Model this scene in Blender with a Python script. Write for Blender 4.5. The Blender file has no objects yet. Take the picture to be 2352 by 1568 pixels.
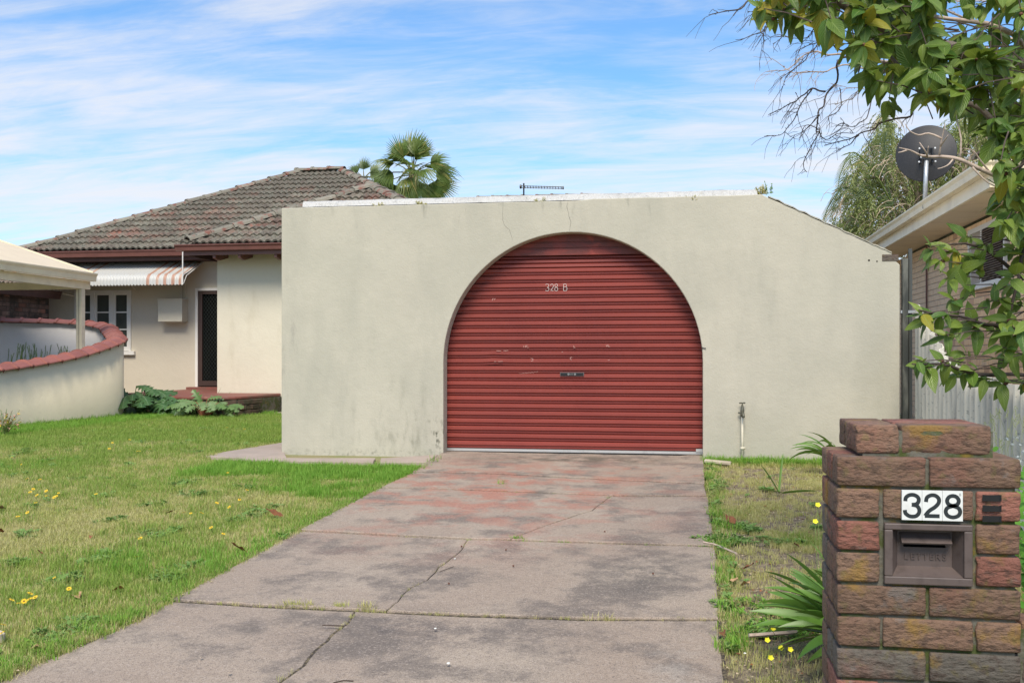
import bpy, bmesh, math, random
from mathutils import Vector, Matrix, noise as mnoise
import numpy as np
random.seed(7); rng = np.random.default_rng(7)
R = math.radians
sc = bpy.context.scene
COL = sc.collection

# ------------------------------------------------------------------ camera
E = 0.95                     # eye height above the garage floor
PSI = R(9.8); F = 2400.0
cam_d = bpy.data.cameras.new('camera'); cam = bpy.data.objects.new('camera', cam_d); COL.objects.link(cam)
cam.location = (0, 0, E); cam.rotation_euler = (R(90), 0, PSI)
cam_d.sensor_width = 36; cam_d.lens = 36 * F / 2352; cam_d.shift_y = 38 / 2352
cam_d.clip_end = 3000; cam_d.clip_start = .05
sc.camera = cam
sc.view_settings.view_transform = 'Standard'; sc.view_settings.look = 'None'
sc.view_settings.exposure = 0.62; sc.view_settings.gamma = 1

# ------------------------------------------------------------------ world and sun
SUN_EL, SUN_AZ = 50, 176     # degrees; azimuth clockwise from +Y
w = bpy.data.worlds.new('World'); sc.world = w; w.use_nodes = True
wn = w.node_tree.nodes; wl = w.node_tree.links; wn.clear()
def wnode(t, **k):
    n = wn.new(t)
    for a, b in k.items(): setattr(n, a, b)
    return n
def wmath(op, a, b=None, c=None):
    n = wnode('ShaderNodeMath', operation=op)
    for i, v in enumerate((a, b, c)):
        if v is None: continue
        if hasattr(v, 'links'): wl.new(v, n.inputs[i])
        else: n.inputs[i].default_value = v
    return n.outputs[0]
sky = wnode('ShaderNodeTexSky', sky_type='NISHITA'); sky.sun_disc = False
sky.sun_elevation = R(SUN_EL); sky.sun_rotation = R(SUN_AZ); sky.air_density = 1.0; sky.dust_density = .4; sky.ozone_density = 2.0
tc = wnode('ShaderNodeTexCoord')
sep = wnode('ShaderNodeSeparateXYZ'); wl.new(tc.outputs['Generated'], sep.inputs[0])
den = wmath('ADD', wmath('MAXIMUM', sep.outputs[2], 0.0), .16)
cmb = wnode('ShaderNodeCombineXYZ')
wl.new(wmath('DIVIDE', sep.outputs[0], den), cmb.inputs[0]); wl.new(wmath('DIVIDE', sep.outputs[1], den), cmb.inputs[1])
def wnoise(rot, scale, ns, det, rough, dist, loc=(0, 0, 0)):
    mp = wnode('ShaderNodeMapping'); mp.inputs['Rotation'].default_value = (0, 0, R(rot)); mp.inputs['Scale'].default_value = scale
    mp.inputs['Location'].default_value = loc
    wl.new(cmb.outputs[0], mp.inputs[0])
    n = wnode('ShaderNodeTexNoise'); n.inputs['Scale'].default_value = ns; n.inputs['Detail'].default_value = det
    n.inputs['Roughness'].default_value = rough; n.inputs['Distortion'].default_value = dist
    wl.new(mp.outputs[0], n.inputs['Vector']); return n.outputs['Fac']
def blob(px, py, sharp):
    u, v = (px - 1176) / F, (822 - py) / F
    d = Vector((-math.sin(PSI) + u * math.cos(PSI), math.cos(PSI) + u * math.sin(PSI), v)).normalized()
    n = wnode('ShaderNodeVectorMath', operation='DOT_PRODUCT'); wl.new(tc.outputs['Generated'], n.inputs[0]); n.inputs[1].default_value = d
    return wmath('POWER', wmath('MAXIMUM', n.outputs['Value'], 0.0), sharp)
n1 = wnoise(-32, (.75, 1.9, 1), 1.5, 9, .58, .5, (3.1, 1.2, 0))
n2 = wnoise(-24, (.9, 3.6, 1), 2.6, 10, .66, .6, (7.3, 2.2, 0))
n3 = wnoise(0, (1, 1, 1), .35, 3, .5, 0, (1.7, 9.2, 0))
cov = wmath('ADD', wmath('MULTIPLY', n1, .62), wmath('MULTIPLY', n2, .38))
cov = wmath('ADD', cov, wmath('MULTIPLY', wmath('SUBTRACT', n3, .5), .25))
cov = wmath('ADD', cov, wmath('MULTIPLY', blob(150, 230, 26), .02))
cov = wmath('ADD', cov, wmath('MULTIPLY', blob(1750, 430, 60), .08))
cov = wmath('SUBTRACT', cov, wmath('MULTIPLY', blob(1480, 60, 40), .10))
low = wnode('ShaderNodeMapRange'); wl.new(sep.outputs[2], low.inputs[0])
low.inputs[1].default_value = 0.0; low.inputs[2].default_value = .30; low.inputs[3].default_value = .20; low.inputs[4].default_value = .015
cov = wmath('ADD', cov, low.outputs[0])
mr = wnode('ShaderNodeMapRange'); mr.interpolation_type = 'SMOOTHSTEP'; wl.new(cov, mr.inputs[0])
mr.inputs[1].default_value = .38; mr.inputs[2].default_value = .74; mr.inputs[3].default_value = 0.04; mr.inputs[4].default_value = .90
tint = wnode('ShaderNodeMix', data_type='RGBA', blend_type='MULTIPLY'); tint.inputs[0].default_value = 1
wl.new(sky.outputs[0], tint.inputs[6]); tint.inputs[7].default_value = (.66, 1.03, 1.28, 1)
mx = wnode('ShaderNodeMix', data_type='RGBA'); wl.new(mr.outputs[0], mx.inputs[0]); wl.new(tint.outputs[2], mx.inputs[6])
mx.inputs[7].default_value = (5.55, 5.55, 5.75, 1)
bg = wnode('ShaderNodeBackground'); bg.inputs[1].default_value = .105; wl.new(mx.outputs[2], bg.inputs[0])
wo = wnode('ShaderNodeOutputWorld'); wl.new(bg.outputs[0], wo.inputs[0])
sd = bpy.data.lights.new('sun', 'SUN'); sd.energy = 2.9; sd.angle = R(26); sd.color = (1, .90, .76)
sun = bpy.data.objects.new('sun', sd); COL.objects.link(sun)
sv = Vector((math.sin(R(SUN_AZ)) * math.cos(R(SUN_EL)), math.cos(R(SUN_AZ)) * math.cos(R(SUN_EL)), math.sin(R(SUN_EL))))
sun.rotation_euler = (-sv).to_track_quat('-Z', 'Y').to_euler()

# ------------------------------------------------------------------ measuring helpers: from the photograph to the ground or a wall
cF = Vector((-math.sin(PSI), math.cos(PSI), 0)); cR = Vector((math.cos(PSI), math.sin(PSI), 0)); UP = Vector((0, 0, 1)); EYE = Vector((0, 0, E))
def ray(px, py): return cF + cR * ((px - 1176) / F) + UP * ((822 - py) / F)
def onY(px, py, Y): d = ray(px, py); return EYE + d * (Y / d.y)
def onX(px, py, X): d = ray(px, py); return EYE + d * (X / d.x)
def atD(px, py, D): return EYE + ray(px, py) * D
SL = .0393
def g(y):
    if y >= 10: return 0.0
    if y >= 1: return SL * (y - 10)
    return SL * -9
def gp(px, py):
    d = ray(px, py)
    t = (-10 * SL - E) / (d.z - SL * d.y)
    if t > 0 and t * d.y <= 10: return EYE + d * t
    t = -E / d.z; return EYE + d * t
def proj(p):
    q = Vector(p) - EYE; D = q.dot(cF)
    return (1176 + F * q.dot(cR) / D, 822 - F * q.z / D, D)

# ------------------------------------------------------------------ materials
MATS = {}
def newmat(name):
    m = bpy.data.materials.new(name); m.use_nodes = True; return m
class NT:
    def __init__(s, m): s.m = m; s.n = m.node_tree.nodes; s.l = m.node_tree.links; s.b = s.n['Principled BSDF']; s.pos = None
    def node(s, t, **k):
        n = s.n.new(t)
        for a, b in k.items(): setattr(n, a, b)
        return n
    def put(s, sock, v):
        if hasattr(v, 'links'): s.l.new(v, sock)
        elif isinstance(v, (tuple, list)) and len(v) == 3 and sock.type == 'RGBA': sock.default_value = (*v, 1)
        else: sock.default_value = v
    def math(s, op, a, b=None, c=None):
        n = s.node('ShaderNodeMath', operation=op)
        for i, v in enumerate((a, b, c)):
            if v is not None: s.put(n.inputs[i], v)
        return n.outputs[0]
    def P(s):
        if s.pos is None: s.pos = s.node('ShaderNodeNewGeometry').outputs['Position']
        return s.pos
    def noise(s, scale, det=4, rough=.55, dist=0, stretch=None, vec=None):
        v = vec or s.P()
        if stretch:
            mp = s.node('ShaderNodeMapping'); mp.inputs['Scale'].default_value = stretch; s.l.new(v, mp.inputs[0]); v = mp.outputs[0]
        n = s.node('ShaderNodeTexNoise'); n.inputs['Scale'].default_value = scale; n.inputs['Detail'].default_value = det
        n.inputs['Roughness'].default_value = rough; n.inputs['Distortion'].default_value = dist; s.l.new(v, n.inputs['Vector']); return n.outputs['Fac']
    def rng(s, f, a, b, lo=0, hi=1, smooth=True):
        n = s.node('ShaderNodeMapRange'); n.interpolation_type = 'SMOOTHSTEP' if smooth else 'LINEAR'
        s.put(n.inputs[0], f)
        for i, v in zip((1, 2, 3, 4), (a, b, lo, hi)): n.inputs[i].default_value = v
        return n.outputs[0]
    def mix(s, f, a, b, mode='MIX'):
        n = s.node('ShaderNodeMix', data_type='RGBA', blend_type=mode); s.put(n.inputs[0], f); s.put(n.inputs[6], a); s.put(n.inputs[7], b); return n.outputs[2]
    def blobm(s, c, r):
        a = s.node('ShaderNodeVectorMath', operation='SUBTRACT'); s.l.new(s.P(), a.inputs[0]); a.inputs[1].default_value = c
        b = s.node('ShaderNodeVectorMath', operation='DIVIDE'); s.l.new(a.outputs[0], b.inputs[0]); b.inputs[1].default_value = r
        d = s.node('ShaderNodeVectorMath', operation='LENGTH'); s.l.new(b.outputs[0], d.inputs[0])
        return s.rng(d.outputs['Value'], 1.0, .1, 0, 1)
    def bump(s, h, st, dist=.01, prev=None):
        n = s.node('ShaderNodeBump'); n.inputs['Strength'].default_value = st; n.inputs['Distance'].default_value = dist; s.put(n.inputs['Height'], h)
        if prev: s.l.new(prev, n.inputs['Normal'])
        return n.outputs[0]
def M(name, col, rough=.8, layers=(), bumps=(), rand=0, metal=0, spec=.5, rlayers=()):
    """layers: (scale, colour, lo, hi, amount[, stretch[, (centre, radius)]])"""
    if name in MATS: return MATS[name]
    m = newmat(name); t = NT(m); c = None
    base = t.node('ShaderNodeRGB').outputs[0]; base.default_value = (*col, 1); c = base
    if rand or rlayers:
        oi = t.node('ShaderNodeObjectInfo').outputs['Random']
    for a, b, cc in rlayers:
        c = t.mix(t.rng(oi, a, b), c, cc)
        oi = t.math('FRACT', t.math('MULTIPLY', oi, 7.31))
    for L in layers:
        sca, c2, lo, hi, amt = L[:5]
        f = t.rng(t.noise(sca, 6, .6, .1, L[5] if len(L) > 5 else None), lo, hi, 0, amt)
        if len(L) > 6 and L[6]: f = t.math('MULTIPLY', f, t.blobm(*L[6]))
        c = t.mix(f, c, c2)
    if rand:
        v = t.rng(oi, 0, 1, 1 - rand, 1 + rand, False)
        hs = t.node('ShaderNodeHueSaturation'); t.l.new(v, hs.inputs['Value']); t.l.new(c, hs.inputs['Color']); c = hs.outputs[0]
    t.l.new(c, t.b.inputs['Base Color'])
    t.b.inputs['Roughness'].default_value = rough; t.b.inputs['Metallic'].default_value = metal; t.b.inputs['Specular IOR Level'].default_value = spec
    prev = None
    for B in bumps:
        prev = t.bump(t.noise(B[0], 6, .6, 0, B[3] if len(B) > 3 else None), B[1], B[2], prev)
    if prev: t.l.new(prev, t.b.inputs['Normal'])
    MATS[name] = m; return m
def leafmat(name, col, col2, yellow=None, rough=.42, trans=.35, vein=(.5, .55, .2), veins=True):
    m = newmat(name); t = NT(m)
    uv = t.node('ShaderNodeUVMap').outputs[0]; sp = t.node('ShaderNodeSeparateXYZ'); t.l.new(uv, sp.inputs[0])
    at = t.node('ShaderNodeAttribute'); at.attribute_name = 'tint'
    oi = t.node('ShaderNodeObjectInfo').outputs['Random']
    r = t.math('FRACT', t.math('ADD', t.math('MULTIPLY', at.outputs['Fac'], 1.0), t.math('MULTIPLY', oi, 3.7)))
    c = t.mix(r, col, col2)
    c = t.mix(t.rng(t.noise(9, 3), .4, .7, 0, .5), c, tuple(x * .7 for x in col))
    if yellow: c = t.mix(t.rng(t.math('FRACT', t.math('MULTIPLY', r, 5.3)), yellow[1], 1.0, 0, 1), c, yellow[0])
    if veins:
        av = t.math('ABSOLUTE', t.math('SUBTRACT', sp.outputs[1], .5))
        mid = t.rng(av, .05, .01)
        s2 = t.math('SINE', t.math('MULTIPLY', t.math('SUBTRACT', sp.outputs[0], t.math('MULTIPLY', av, .7)), 55))
        sv_ = t.rng(s2, .8, 1.0, 0, .5)
        c = t.mix(t.math('MULTIPLY', t.math('MAXIMUM', mid, sv_), .6), c, vein)
        t.l.new(t.bump(t.math('ADD', s2, t.math('MULTIPLY', mid, -2)), .35, .004), t.b.inputs['Normal'])
    t.l.new(c, t.b.inputs['Base Color']); t.b.inputs['Roughness'].default_value = rough
    tr = t.node('ShaderNodeBsdfTranslucent'); t.l.new(t.mix(.5, c, (.35, .42, .05), 'MIX'), tr.inputs[0])
    ms = t.node('ShaderNodeMixShader'); ms.inputs[0].default_value = trans
    out = t.n['Material Output']; t.l.new(t.b.outputs[0], ms.inputs[1]); t.l.new(tr.outputs[0], ms.inputs[2]); t.l.new(ms.outputs[0], out.inputs[0])
    MATS[name] = m; return m

# ------------------------------------------------------------------ mesh and object helpers
class MB:
    def __init__(s): s.v = []; s.f = []; s.m = []; s.uv = []; s.t = []; s.useuv = False
    def add(s, vs, fs, mi=0, uvs=None, tint=0.0):
        o = len(s.v); s.v += [tuple(p) for p in vs]; s.f += [tuple(i + o for i in f) for f in fs]; s.m += [mi] * len(fs)
        s.uv += list(uvs) if uvs else [(0, 0)] * len(vs); s.t += [tint] * len(vs)
        if uvs: s.useuv = True
        return s
    def box(s, x0, x1, y0, y1, z0, z1, mi=0):
        return s.add([(x0, y0, z0), (x1, y0, z0), (x1, y1, z0), (x0, y1, z0), (x0, y0, z1), (x1, y0, z1), (x1, y1, z1), (x0, y1, z1)],
                     [(0, 3, 2, 1), (4, 5, 6, 7), (0, 1, 5, 4), (1, 2, 6, 5), (2, 3, 7, 6), (3, 0, 4, 7)], mi)
    def quad(s, a, b, c, d, mi=0): return s.add([a, b, c, d], [(0, 1, 2, 3)], mi)
    def prism(s, pts, off, mi=0):
        """closed polygon of 3-D points swept by vector off"""
        n = len(pts); off = Vector(off); A = [Vector(p) for p in pts]; B = [p + off for p in A]
        return s.add(A + B, [tuple(range(n))[::-1], tuple(range(n, 2 * n))] + [(i, (i + 1) % n, (i + 1) % n + n, i + n) for i in range(n)], mi)
    def tube(s, path, rad, k=6, mi=0, cap=True):
        path = [Vector(p) for p in path]; n = len(path)
        if not hasattr(rad, '__len__'): rad = [rad] * n
        vs = []; prevx = None
        for i, p in enumerate(path):
            d = (path[min(i + 1, n - 1)] - path[max(i - 1, 0)]).normalized()
            x = (prevx - d * prevx.dot(d)) if prevx else d.orthogonal()
            if x.length < 1e-6: x = d.orthogonal()
            x.normalize(); prevx = x; y = d.cross(x)
            vs += [p + (x * math.cos(2 * math.pi * j / k) + y * math.sin(2 * math.pi * j / k)) * rad[i] for j in range(k)]
        fs = [(i * k + j, i * k + (j + 1) % k, (i + 1) * k + (j + 1) % k, (i + 1) * k + j) for i in range(n - 1) for j in range(k)]
        if cap: fs += [tuple(range(k))[::-1], tuple(range((n - 1) * k, n * k))]
        return s.add(vs, fs, mi)
    def lathe(s, prof, c, k=24, axis='z', mi=0):
        vs = []; c = Vector(c)
        for r, h in prof:
            for j in range(k):
                a = 2 * math.pi * j / k; p = (r * math.cos(a), r * math.sin(a), h)
                if axis == 'y': p = (p[0], h, p[1])
                if axis == 'x': p = (h, p[0], p[1])
                vs.append(c + Vector(p))
        n = len(prof)
        return s.add(vs, [(i * k + j, i * k + (j + 1) % k, (i + 1) * k + (j + 1) % k, (i + 1) * k + j) for i in range(n - 1) for j in range(k)], mi)
    def mesh(s, name, mats, smooth=False, off=None):
        me = bpy.data.meshes.new(name)
        vs = s.v if off is None else [(a - off[0], b - off[1], c - off[2]) for a, b, c in s.v]
        me.from_pydata(vs, [], s.f)
        for m in (mats if isinstance(mats, (list, tuple)) else [mats]): me.materials.append(m)
        if any(s.m): me.polygons.foreach_set('material_index', s.m)
        if s.useuv:
            li = np.empty(len(me.loops), dtype=np.int32); me.loops.foreach_get('vertex_index', li)
            ul = me.uv_layers.new(name='UVMap'); ul.data.foreach_set('uv', np.array(s.uv, dtype=np.float32)[li].ravel())
            at = me.attributes.new('tint', 'FLOAT', 'POINT'); at.data.foreach_set('value', np.array(s.t, dtype=np.float32))
        me.validate(clean_customdata=False)
        bm = bmesh.new(); bm.from_mesh(me)
        if not s.useuv: bmesh.ops.recalc_face_normals(bm, faces=bm.faces)
        bm.to_mesh(me); bm.free()
        if smooth: me.polygons.foreach_set('use_smooth', [True] * len(me.polygons))
        me.update(); return me
    def build(s, name, mats, parent=None, smooth=False):
        off = parent['_w'] if parent is not None else None
        me = s.mesh(name, mats, smooth, off); o = link(name, me, parent)
        return o
def link(name, data, parent=None, loc=None, rot=None, scale=None):
    """loc in world metres; parents are unrotated so a child only subtracts the parent's world place"""
    o = bpy.data.objects.new(name, data); COL.objects.link(o)
    pw = Vector((0, 0, 0))
    if parent is not None: o.parent = parent; pw = Vector(parent['_w'])
    if loc is not None: o.location = Vector(loc) - pw
    o['_w'] = tuple(Vector(loc)) if loc is not None else (tuple(pw) if parent is not None else (0.0, 0.0, 0.0))
    if rot is not None: o.rotation_euler = rot
    if scale is not None: o.scale = scale
    return o
def thing(name, label, cat, loc=(0, 0, 0), group=None):
    o = bpy.data.objects.new(name, None); COL.objects.link(o); o.location = loc; o['_w'] = tuple(float(x) for x in loc); o.empty_display_size = .1
    return tag(o, label, cat, group)
def tag(o, label, cat, group=None, kind=None):
    if label: o['label'] = label
    if cat: o['category'] = cat
    if group: o['group'] = group
    if kind: o['kind'] = kind
    return o
def struct(o): o['kind'] = 'structure'; return o
def origin_base(o):
    """move a top-level mesh's origin to the middle of its base"""
    me = o.data; a = np.empty(len(me.vertices) * 3, dtype=np.float32); me.vertices.foreach_get('co', a); a = a.reshape(-1, 3)
    c = np.array([a[:, 0].mean(), a[:, 1].mean(), a[:, 2].min()]); a -= c; me.vertices.foreach_set('co', a.ravel()); o.location = c; me.update(); return o
def scatter(name, pts, rots, scs, idx, sources, label=None, parent=None, kind='stuff', cat=None):
    """one object that places copies of the source meshes on its own points"""
    me = bpy.data.meshes.new(name); me.from_pydata([tuple(p) for p in pts], [], [])
    for an, ty, arr in (('rot', 'FLOAT_VECTOR', rots), ('scl', 'FLOAT', scs), ('idx', 'INT', idx)):
        a = me.attributes.new(an, ty, 'POINT'); a.data.foreach_set('vector' if ty == 'FLOAT_VECTOR' else 'value', np.array(arr, dtype=np.int32 if ty == 'INT' else np.float32).ravel())
    sc_col = bpy.data.collections.new(name + '_kinds')
    for i, (sm) in enumerate(sources):
        so = bpy.data.objects.new('%s_kind_%03d' % (name, i), sm); sc_col.objects.link(so)
    o = bpy.data.objects.new(name, me); COL.objects.link(o)
    ng = bpy.data.node_groups.new(name + '_scatter', 'GeometryNodeTree')
    ng.interface.new_socket('Geometry', in_out='INPUT', socket_type='NodeSocketGeometry'); ng.interface.new_socket('Geometry', in_out='OUTPUT', socket_type='NodeSocketGeometry')
    N = ng.nodes; gi = N.new('NodeGroupInput'); go = N.new('NodeGroupOutput'); ip = N.new('GeometryNodeInstanceOnPoints'); ci = N.new('GeometryNodeCollectionInfo')
    ci.inputs['Collection'].default_value = sc_col; ci.inputs['Separate Children'].default_value = True; ci.inputs['Reset Children'].default_value = True
    def na(nm, ty):
        n = N.new('GeometryNodeInputNamedAttribute'); n.data_type = ty; n.inputs['Name'].default_value = nm; return n.outputs['Attribute']
    e = N.new('FunctionNodeEulerToRotation'); L = ng.links
    L.new(na('rot', 'FLOAT_VECTOR'), e.inputs[0]); L.new(gi.outputs[0], ip.inputs['Points']); L.new(ci.outputs[0], ip.inputs['Instance'])
    ip.inputs['Pick Instance'].default_value = True
    L.new(na('idx', 'INT'), ip.inputs['Instance Index']); L.new(e.outputs[0], ip.inputs['Rotation']); L.new(na('scl', 'FLOAT'), ip.inputs['Scale']); L.new(ip.outputs[0], go.inputs[0])
    md = o.modifiers.new('scatter', 'NODES'); md.node_group = ng
    if kind: o['kind'] = kind
    if label: o['label'] = label
    if cat: o['category'] = cat
    return o
def inpoly(x, y, poly):
    c = False; n = len(poly); j = n - 1
    for i in range(n):
        xi, yi = poly[i][0], poly[i][1]; xj, yj = poly[j][0], poly[j][1]
        if (yi > y) != (yj > y) and x < (xj - xi) * (y - yi) / (yj - yi) + xi: c = not c
        j = i
    return c
def resample(path, step):
    path = [Vector(p) for p in path]; out = [path[0]]; acc = 0
    L = [0]
    for a, b in zip(path, path[1:]): L.append(L[-1] + (b - a).length)
    n = max(2, int(round(L[-1] / step)) + 1)
    res = []
    for k in range(n):
        s_ = L[-1] * k / (n - 1); i = 0
        while i < len(L) - 2 and L[i + 1] < s_: i += 1
        t = (s_ - L[i]) / max(1e-9, L[i + 1] - L[i]); res.append(path[i].lerp(path[i + 1], t))
    return res
def smoothpath(path, sub=6):
    P = [Vector(p) for p in path]; out = []
    for i in range(len(P) - 1):
        p0 = P[max(i - 1, 0)]; p1 = P[i]; p2 = P[i + 1]; p3 = P[min(i + 2, len(P) - 1)]
        for k in range(sub):
            t = k / sub
            out.append(.5 * ((2 * p1) + (p2 - p0) * t + (2 * p0 - 5 * p1 + 4 * p2 - p3) * t * t + (-p0 + 3 * p1 - 3 * p2 + p3) * t ** 3))
    out.append(P[-1]); return out
def text_mesh(txt, size, ext=0, offset=0):
    cu = bpy.data.curves.new('lettering', 'FONT'); cu.body = txt; cu.size = size; cu.extrude = ext; cu.offset = offset; cu.align_x = 'CENTER'; cu.align_y = 'CENTER'
    o = bpy.data.objects.new('lettering', cu); COL.objects.link(o); dg = bpy.context.evaluated_depsgraph_get()
    me = bpy.data.meshes.new_from_object(o.evaluated_get(dg)); bpy.data.objects.remove(o); return me

#@@MATS
m_render = None
PALE = (.80, .735, .60)
def render_mat(name, col, lay=()):
    return M(name, col, .9, [(1.3, tuple(c * .9 for c in col), .35, .75, .7), (45, tuple(c * .86 for c in col), .5, .75, .5)] + list(lay),
             [(60, .35, .006), (8, .28, .02)])
M_GAR = render_mat('garage_render', (.50, .472, .385), [
    (2.2, (.36, .35, .29), .40, .74, .65, (1, 1, .35)), (.8, (.42, .405, .33), .42, .62, .6),
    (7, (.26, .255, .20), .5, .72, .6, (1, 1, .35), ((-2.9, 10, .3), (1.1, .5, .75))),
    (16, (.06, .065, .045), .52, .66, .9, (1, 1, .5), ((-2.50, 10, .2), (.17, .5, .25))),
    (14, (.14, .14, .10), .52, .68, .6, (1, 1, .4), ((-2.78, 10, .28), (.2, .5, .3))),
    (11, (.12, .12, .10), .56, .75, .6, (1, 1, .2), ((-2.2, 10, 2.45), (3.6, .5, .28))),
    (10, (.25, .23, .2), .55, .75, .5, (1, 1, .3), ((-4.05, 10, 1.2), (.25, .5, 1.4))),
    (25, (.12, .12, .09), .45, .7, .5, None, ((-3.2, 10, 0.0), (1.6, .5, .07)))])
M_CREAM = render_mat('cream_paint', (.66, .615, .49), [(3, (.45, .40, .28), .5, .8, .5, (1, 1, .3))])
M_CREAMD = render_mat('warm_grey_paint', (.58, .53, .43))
M_CURVE = render_mat('warm_cream_paint', (.82, .72, .52))
M_INNER = render_mat('pale_grey_render', (.60, .585, .58))
M_WHITE = M('white_gloss_paint', (.74, .73, .69), .45, [(20, (.5, .48, .42), .6, .8, .5)])
M_BEIGE = M('beige_metal', (.84, .73, .52), .4, [(3, (.6, .51, .37), .4, .7, .5)])
M_BEIGER = M('beige_roof_sheet', (.56, .48, .36), .5, [(3, (.48, .41, .31), .4, .7, .5)])
M_BEIGEP = M('beige_metal_side', (.72, .63, .47), .42, [(2, (.62, .53, .38), .4, .7, .5, (1, 1, 6))])
M_BROWN = M('brown_painted_gutter', (.15, .058, .045), .42, [(5, (.10, .04, .03), .4, .7, .6)])
M_BROWND = M('dark_brown_timber', (.075, .035, .028), .7, [(8, (.04, .02, .017), .4, .7, .6)])
M_RED = M('red_roller_door_paint', (.25, .044, .032), .5, [(1.6, (.205, .034, .026), .4, .7, .7), (24, (.20, .035, .03), .55, .8, .5, (.25, 1, 1)),
    (90, (.55, .35, .3), .735, .76, .7, (1, 1, 1))], [(3, .35, .03, (1, 1, .3)), (60, .08, .004)], rand=.07)
M_RED2 = M('faded_red_panel_paint', (.26, .045, .034), .55, [(4, (.13, .035, .03), .45, .6, .8, (.5, 1, 1)), (3, (.40, .07, .05), .58, .66, .8)])
M_DRUM = M('dark_gap_metal', (.03, .012, .010), .8)
M_ALU = M('aluminium', (.62, .62, .61), .35, [(10, (.4, .4, .4), .5, .7, .5)], metal=.6)
M_BLACK = M('black_plastic', (.012, .012, .013), .35)
M_CHALK = M('white_chalk', (.72, .66, .62), .9)
M_CHALKF = M('faint_chalk', (.62, .38, .33), .9)
M_MEMB = M('white_membrane', (.54, .535, .51), .6, [(4, (.42, .41, .38), .48, .7, .6, (1, 1, .5)), (15, (.35, .33, .25), .6, .75, .6)], [(5, 1, .12, (1, 1, .4)), (20, .7, .02)])
M_CEM = M('cracked_cement', (.47, .445, .365), .95, [(10, (.30, .29, .23), .45, .65, .7)], [(25, .8, .02)])
M_MORTAR = M('pale_mortar', (.42, .37, .31), .95, [(30, (.3, .26, .22), .4, .7, .6)], [(80, .4, .004)])
M_MOSSM = M('mossy_mortar', (.13, .125, .10), .95, [(9, (.055, .075, .012), .45, .6, .95), (14, (.20, .13, .02), .56, .68, .8), (40, (.08, .08, .07), .5, .7, .6)], [(60, .7, .008)])
M_PBRICK = M('rock_faced_brick', (.195, .120, .080), .88, [
    (5, (.20, .085, .06), .45, .7, .6), (38, (.06, .038, .028), .48, .66, .7, (1, 1, 2.0)),
    (7, (.27, .16, .03), .56, .68, .7), (28, (.14, .12, .04), .54, .66, .45), (11, (.17, .16, .15), .60, .72, .6), (170, (.6, .5, .45), .735, .77, .8)],
    [(38, 1.0, .011, (1, 1, 2.4)), (140, .6, .004)], rand=.2, rlayers=[(.84, .9, (.25, .105, .075)), (.80, .86, (.13, .115, .095))])
M_SBRICK = M('salmon_brick', (.92, .65, .39), .85, [(12, (.64, .40, .25), .45, .7, .6)], [(70, .3, .004)], rand=.10, rlayers=[(.80, .9, (.82, .62, .42)), (.75, .9, (.66, .42, .27))])
M_DBRICK = M('dark_old_brick', (.15, .10, .082), .9, [(3, (.04, .036, .032), .42, .62, .9), (8, (.22, .17, .14), .55, .7, .5)], [(50, .5, .006)], rand=.3, rlayers=[(.7, .85, (.22, .11, .08))])
M_PORB = M('mossy_porch_brick', (.11, .068, .048), .9, [(6, (.05, .05, .025), .42, .6, .85), (20, (.2, .14, .1), .55, .75, .6)], [(50, .6, .008)], rand=.25)
M_PORCH = M('red_oxide_paint', (.235, .075, .058), .6, [(4, (.16, .08, .06), .42, .65, .8), (14, (.34, .12, .09), .55, .72, .6)], [(40, .2, .004)])
M_PLINTH = M('dark_stone_plinth', (.10, .088, .07), .95, [(10, (.035, .032, .026), .45, .6, .9), (22, (.2, .18, .15), .55, .7, .6)], [(25, 1, .03)])
M_TILE = M('lichened_clay_tile', (.235, .115, .085), .9, [
    (1.15, (.16, .15, .115), .31, .50, .88), (5, (.20, .195, .15), .46, .60, .75), (9, (.085, .055, .042), .52, .66, .6), (24, (.055, .055, .045), .52, .64, .8), (30, (.24, .24, .20), .60, .72, .6)],
    [(60, .6, .006)], rand=.22, rlayers=[(.86, .92, (.31, .105, .07))])
M_RIDGE = M('lichened_ridge_cap', (.20, .085, .062), .9, [(6, (.22, .215, .17), .36, .5, .9), (20, (.30, .29, .25), .56, .66, .6), (15, (.06, .055, .04), .58, .7, .7)], [(50, .6, .008)], rand=.2)
M_COPE = M('terracotta_coping_tile', (.30, .105, .08), .5, [(6, (.24, .09, .075), .4, .7, .6)], [(50, .15, .003)], rand=.12)
M_AW = M('white_awning_paint', (.52, .52, .49), .45, [(4, (.5, .47, .40), .5, .75, .6, (1, .25, 1)), (22, (.13, .13, .11), .66, .72, .8)])
M_AWR = M('faded_red_awning_paint', (.42, .24, .17), .5, [(5, (.55, .42, .33), .45, .65, .7, (1, .25, 1))])
M_GLASS = M('dark_window_glass', (.06, .07, .06), .06, [(1.5, (.075, .085, .075), .4, .7, .6)], spec=.8)
M_CURT = M('curtain_fabric', (.16, .175, .15), .9)
M_SCREEN = M('dark_fly_screen', (.005, .006, .0055), .9, spec=.1)
M_GRILLE = M('dark_grille_metal', (.028, .036, .034), .5)
M_FRAMED = M('brown_door_frame', (.055, .033, .028), .5)
M_STEEL = M('galvanised_steel', (.48, .51, .53), .42, [(30, (.34, .37, .39), .45, .65, .7)], metal=.5)
M_DISH = M('black_textured_dish', (.018, .018, .020), .55, [(120, (.05, .05, .052), .5, .7, .8)], [(160, .3, .002)])
M_FENCE = M('weathered_corrugated_cement', (.74, .70, .59), .92, [(2.4, (.38, .37, .33), .42, .68, .8, (1, 1, .25)), (35, (.22, .22, .19), .57, .72, .7), (5, (.16, .17, .14), .62, .75, .7, (1, 1, .3))], [(60, .4, .004)])
M_FENCED = M('dark_weathered_sheet', (.15, .155, .14), .92, [(5, (.08, .08, .07), .42, .68, .8, (1, 1, .25))])
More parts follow.
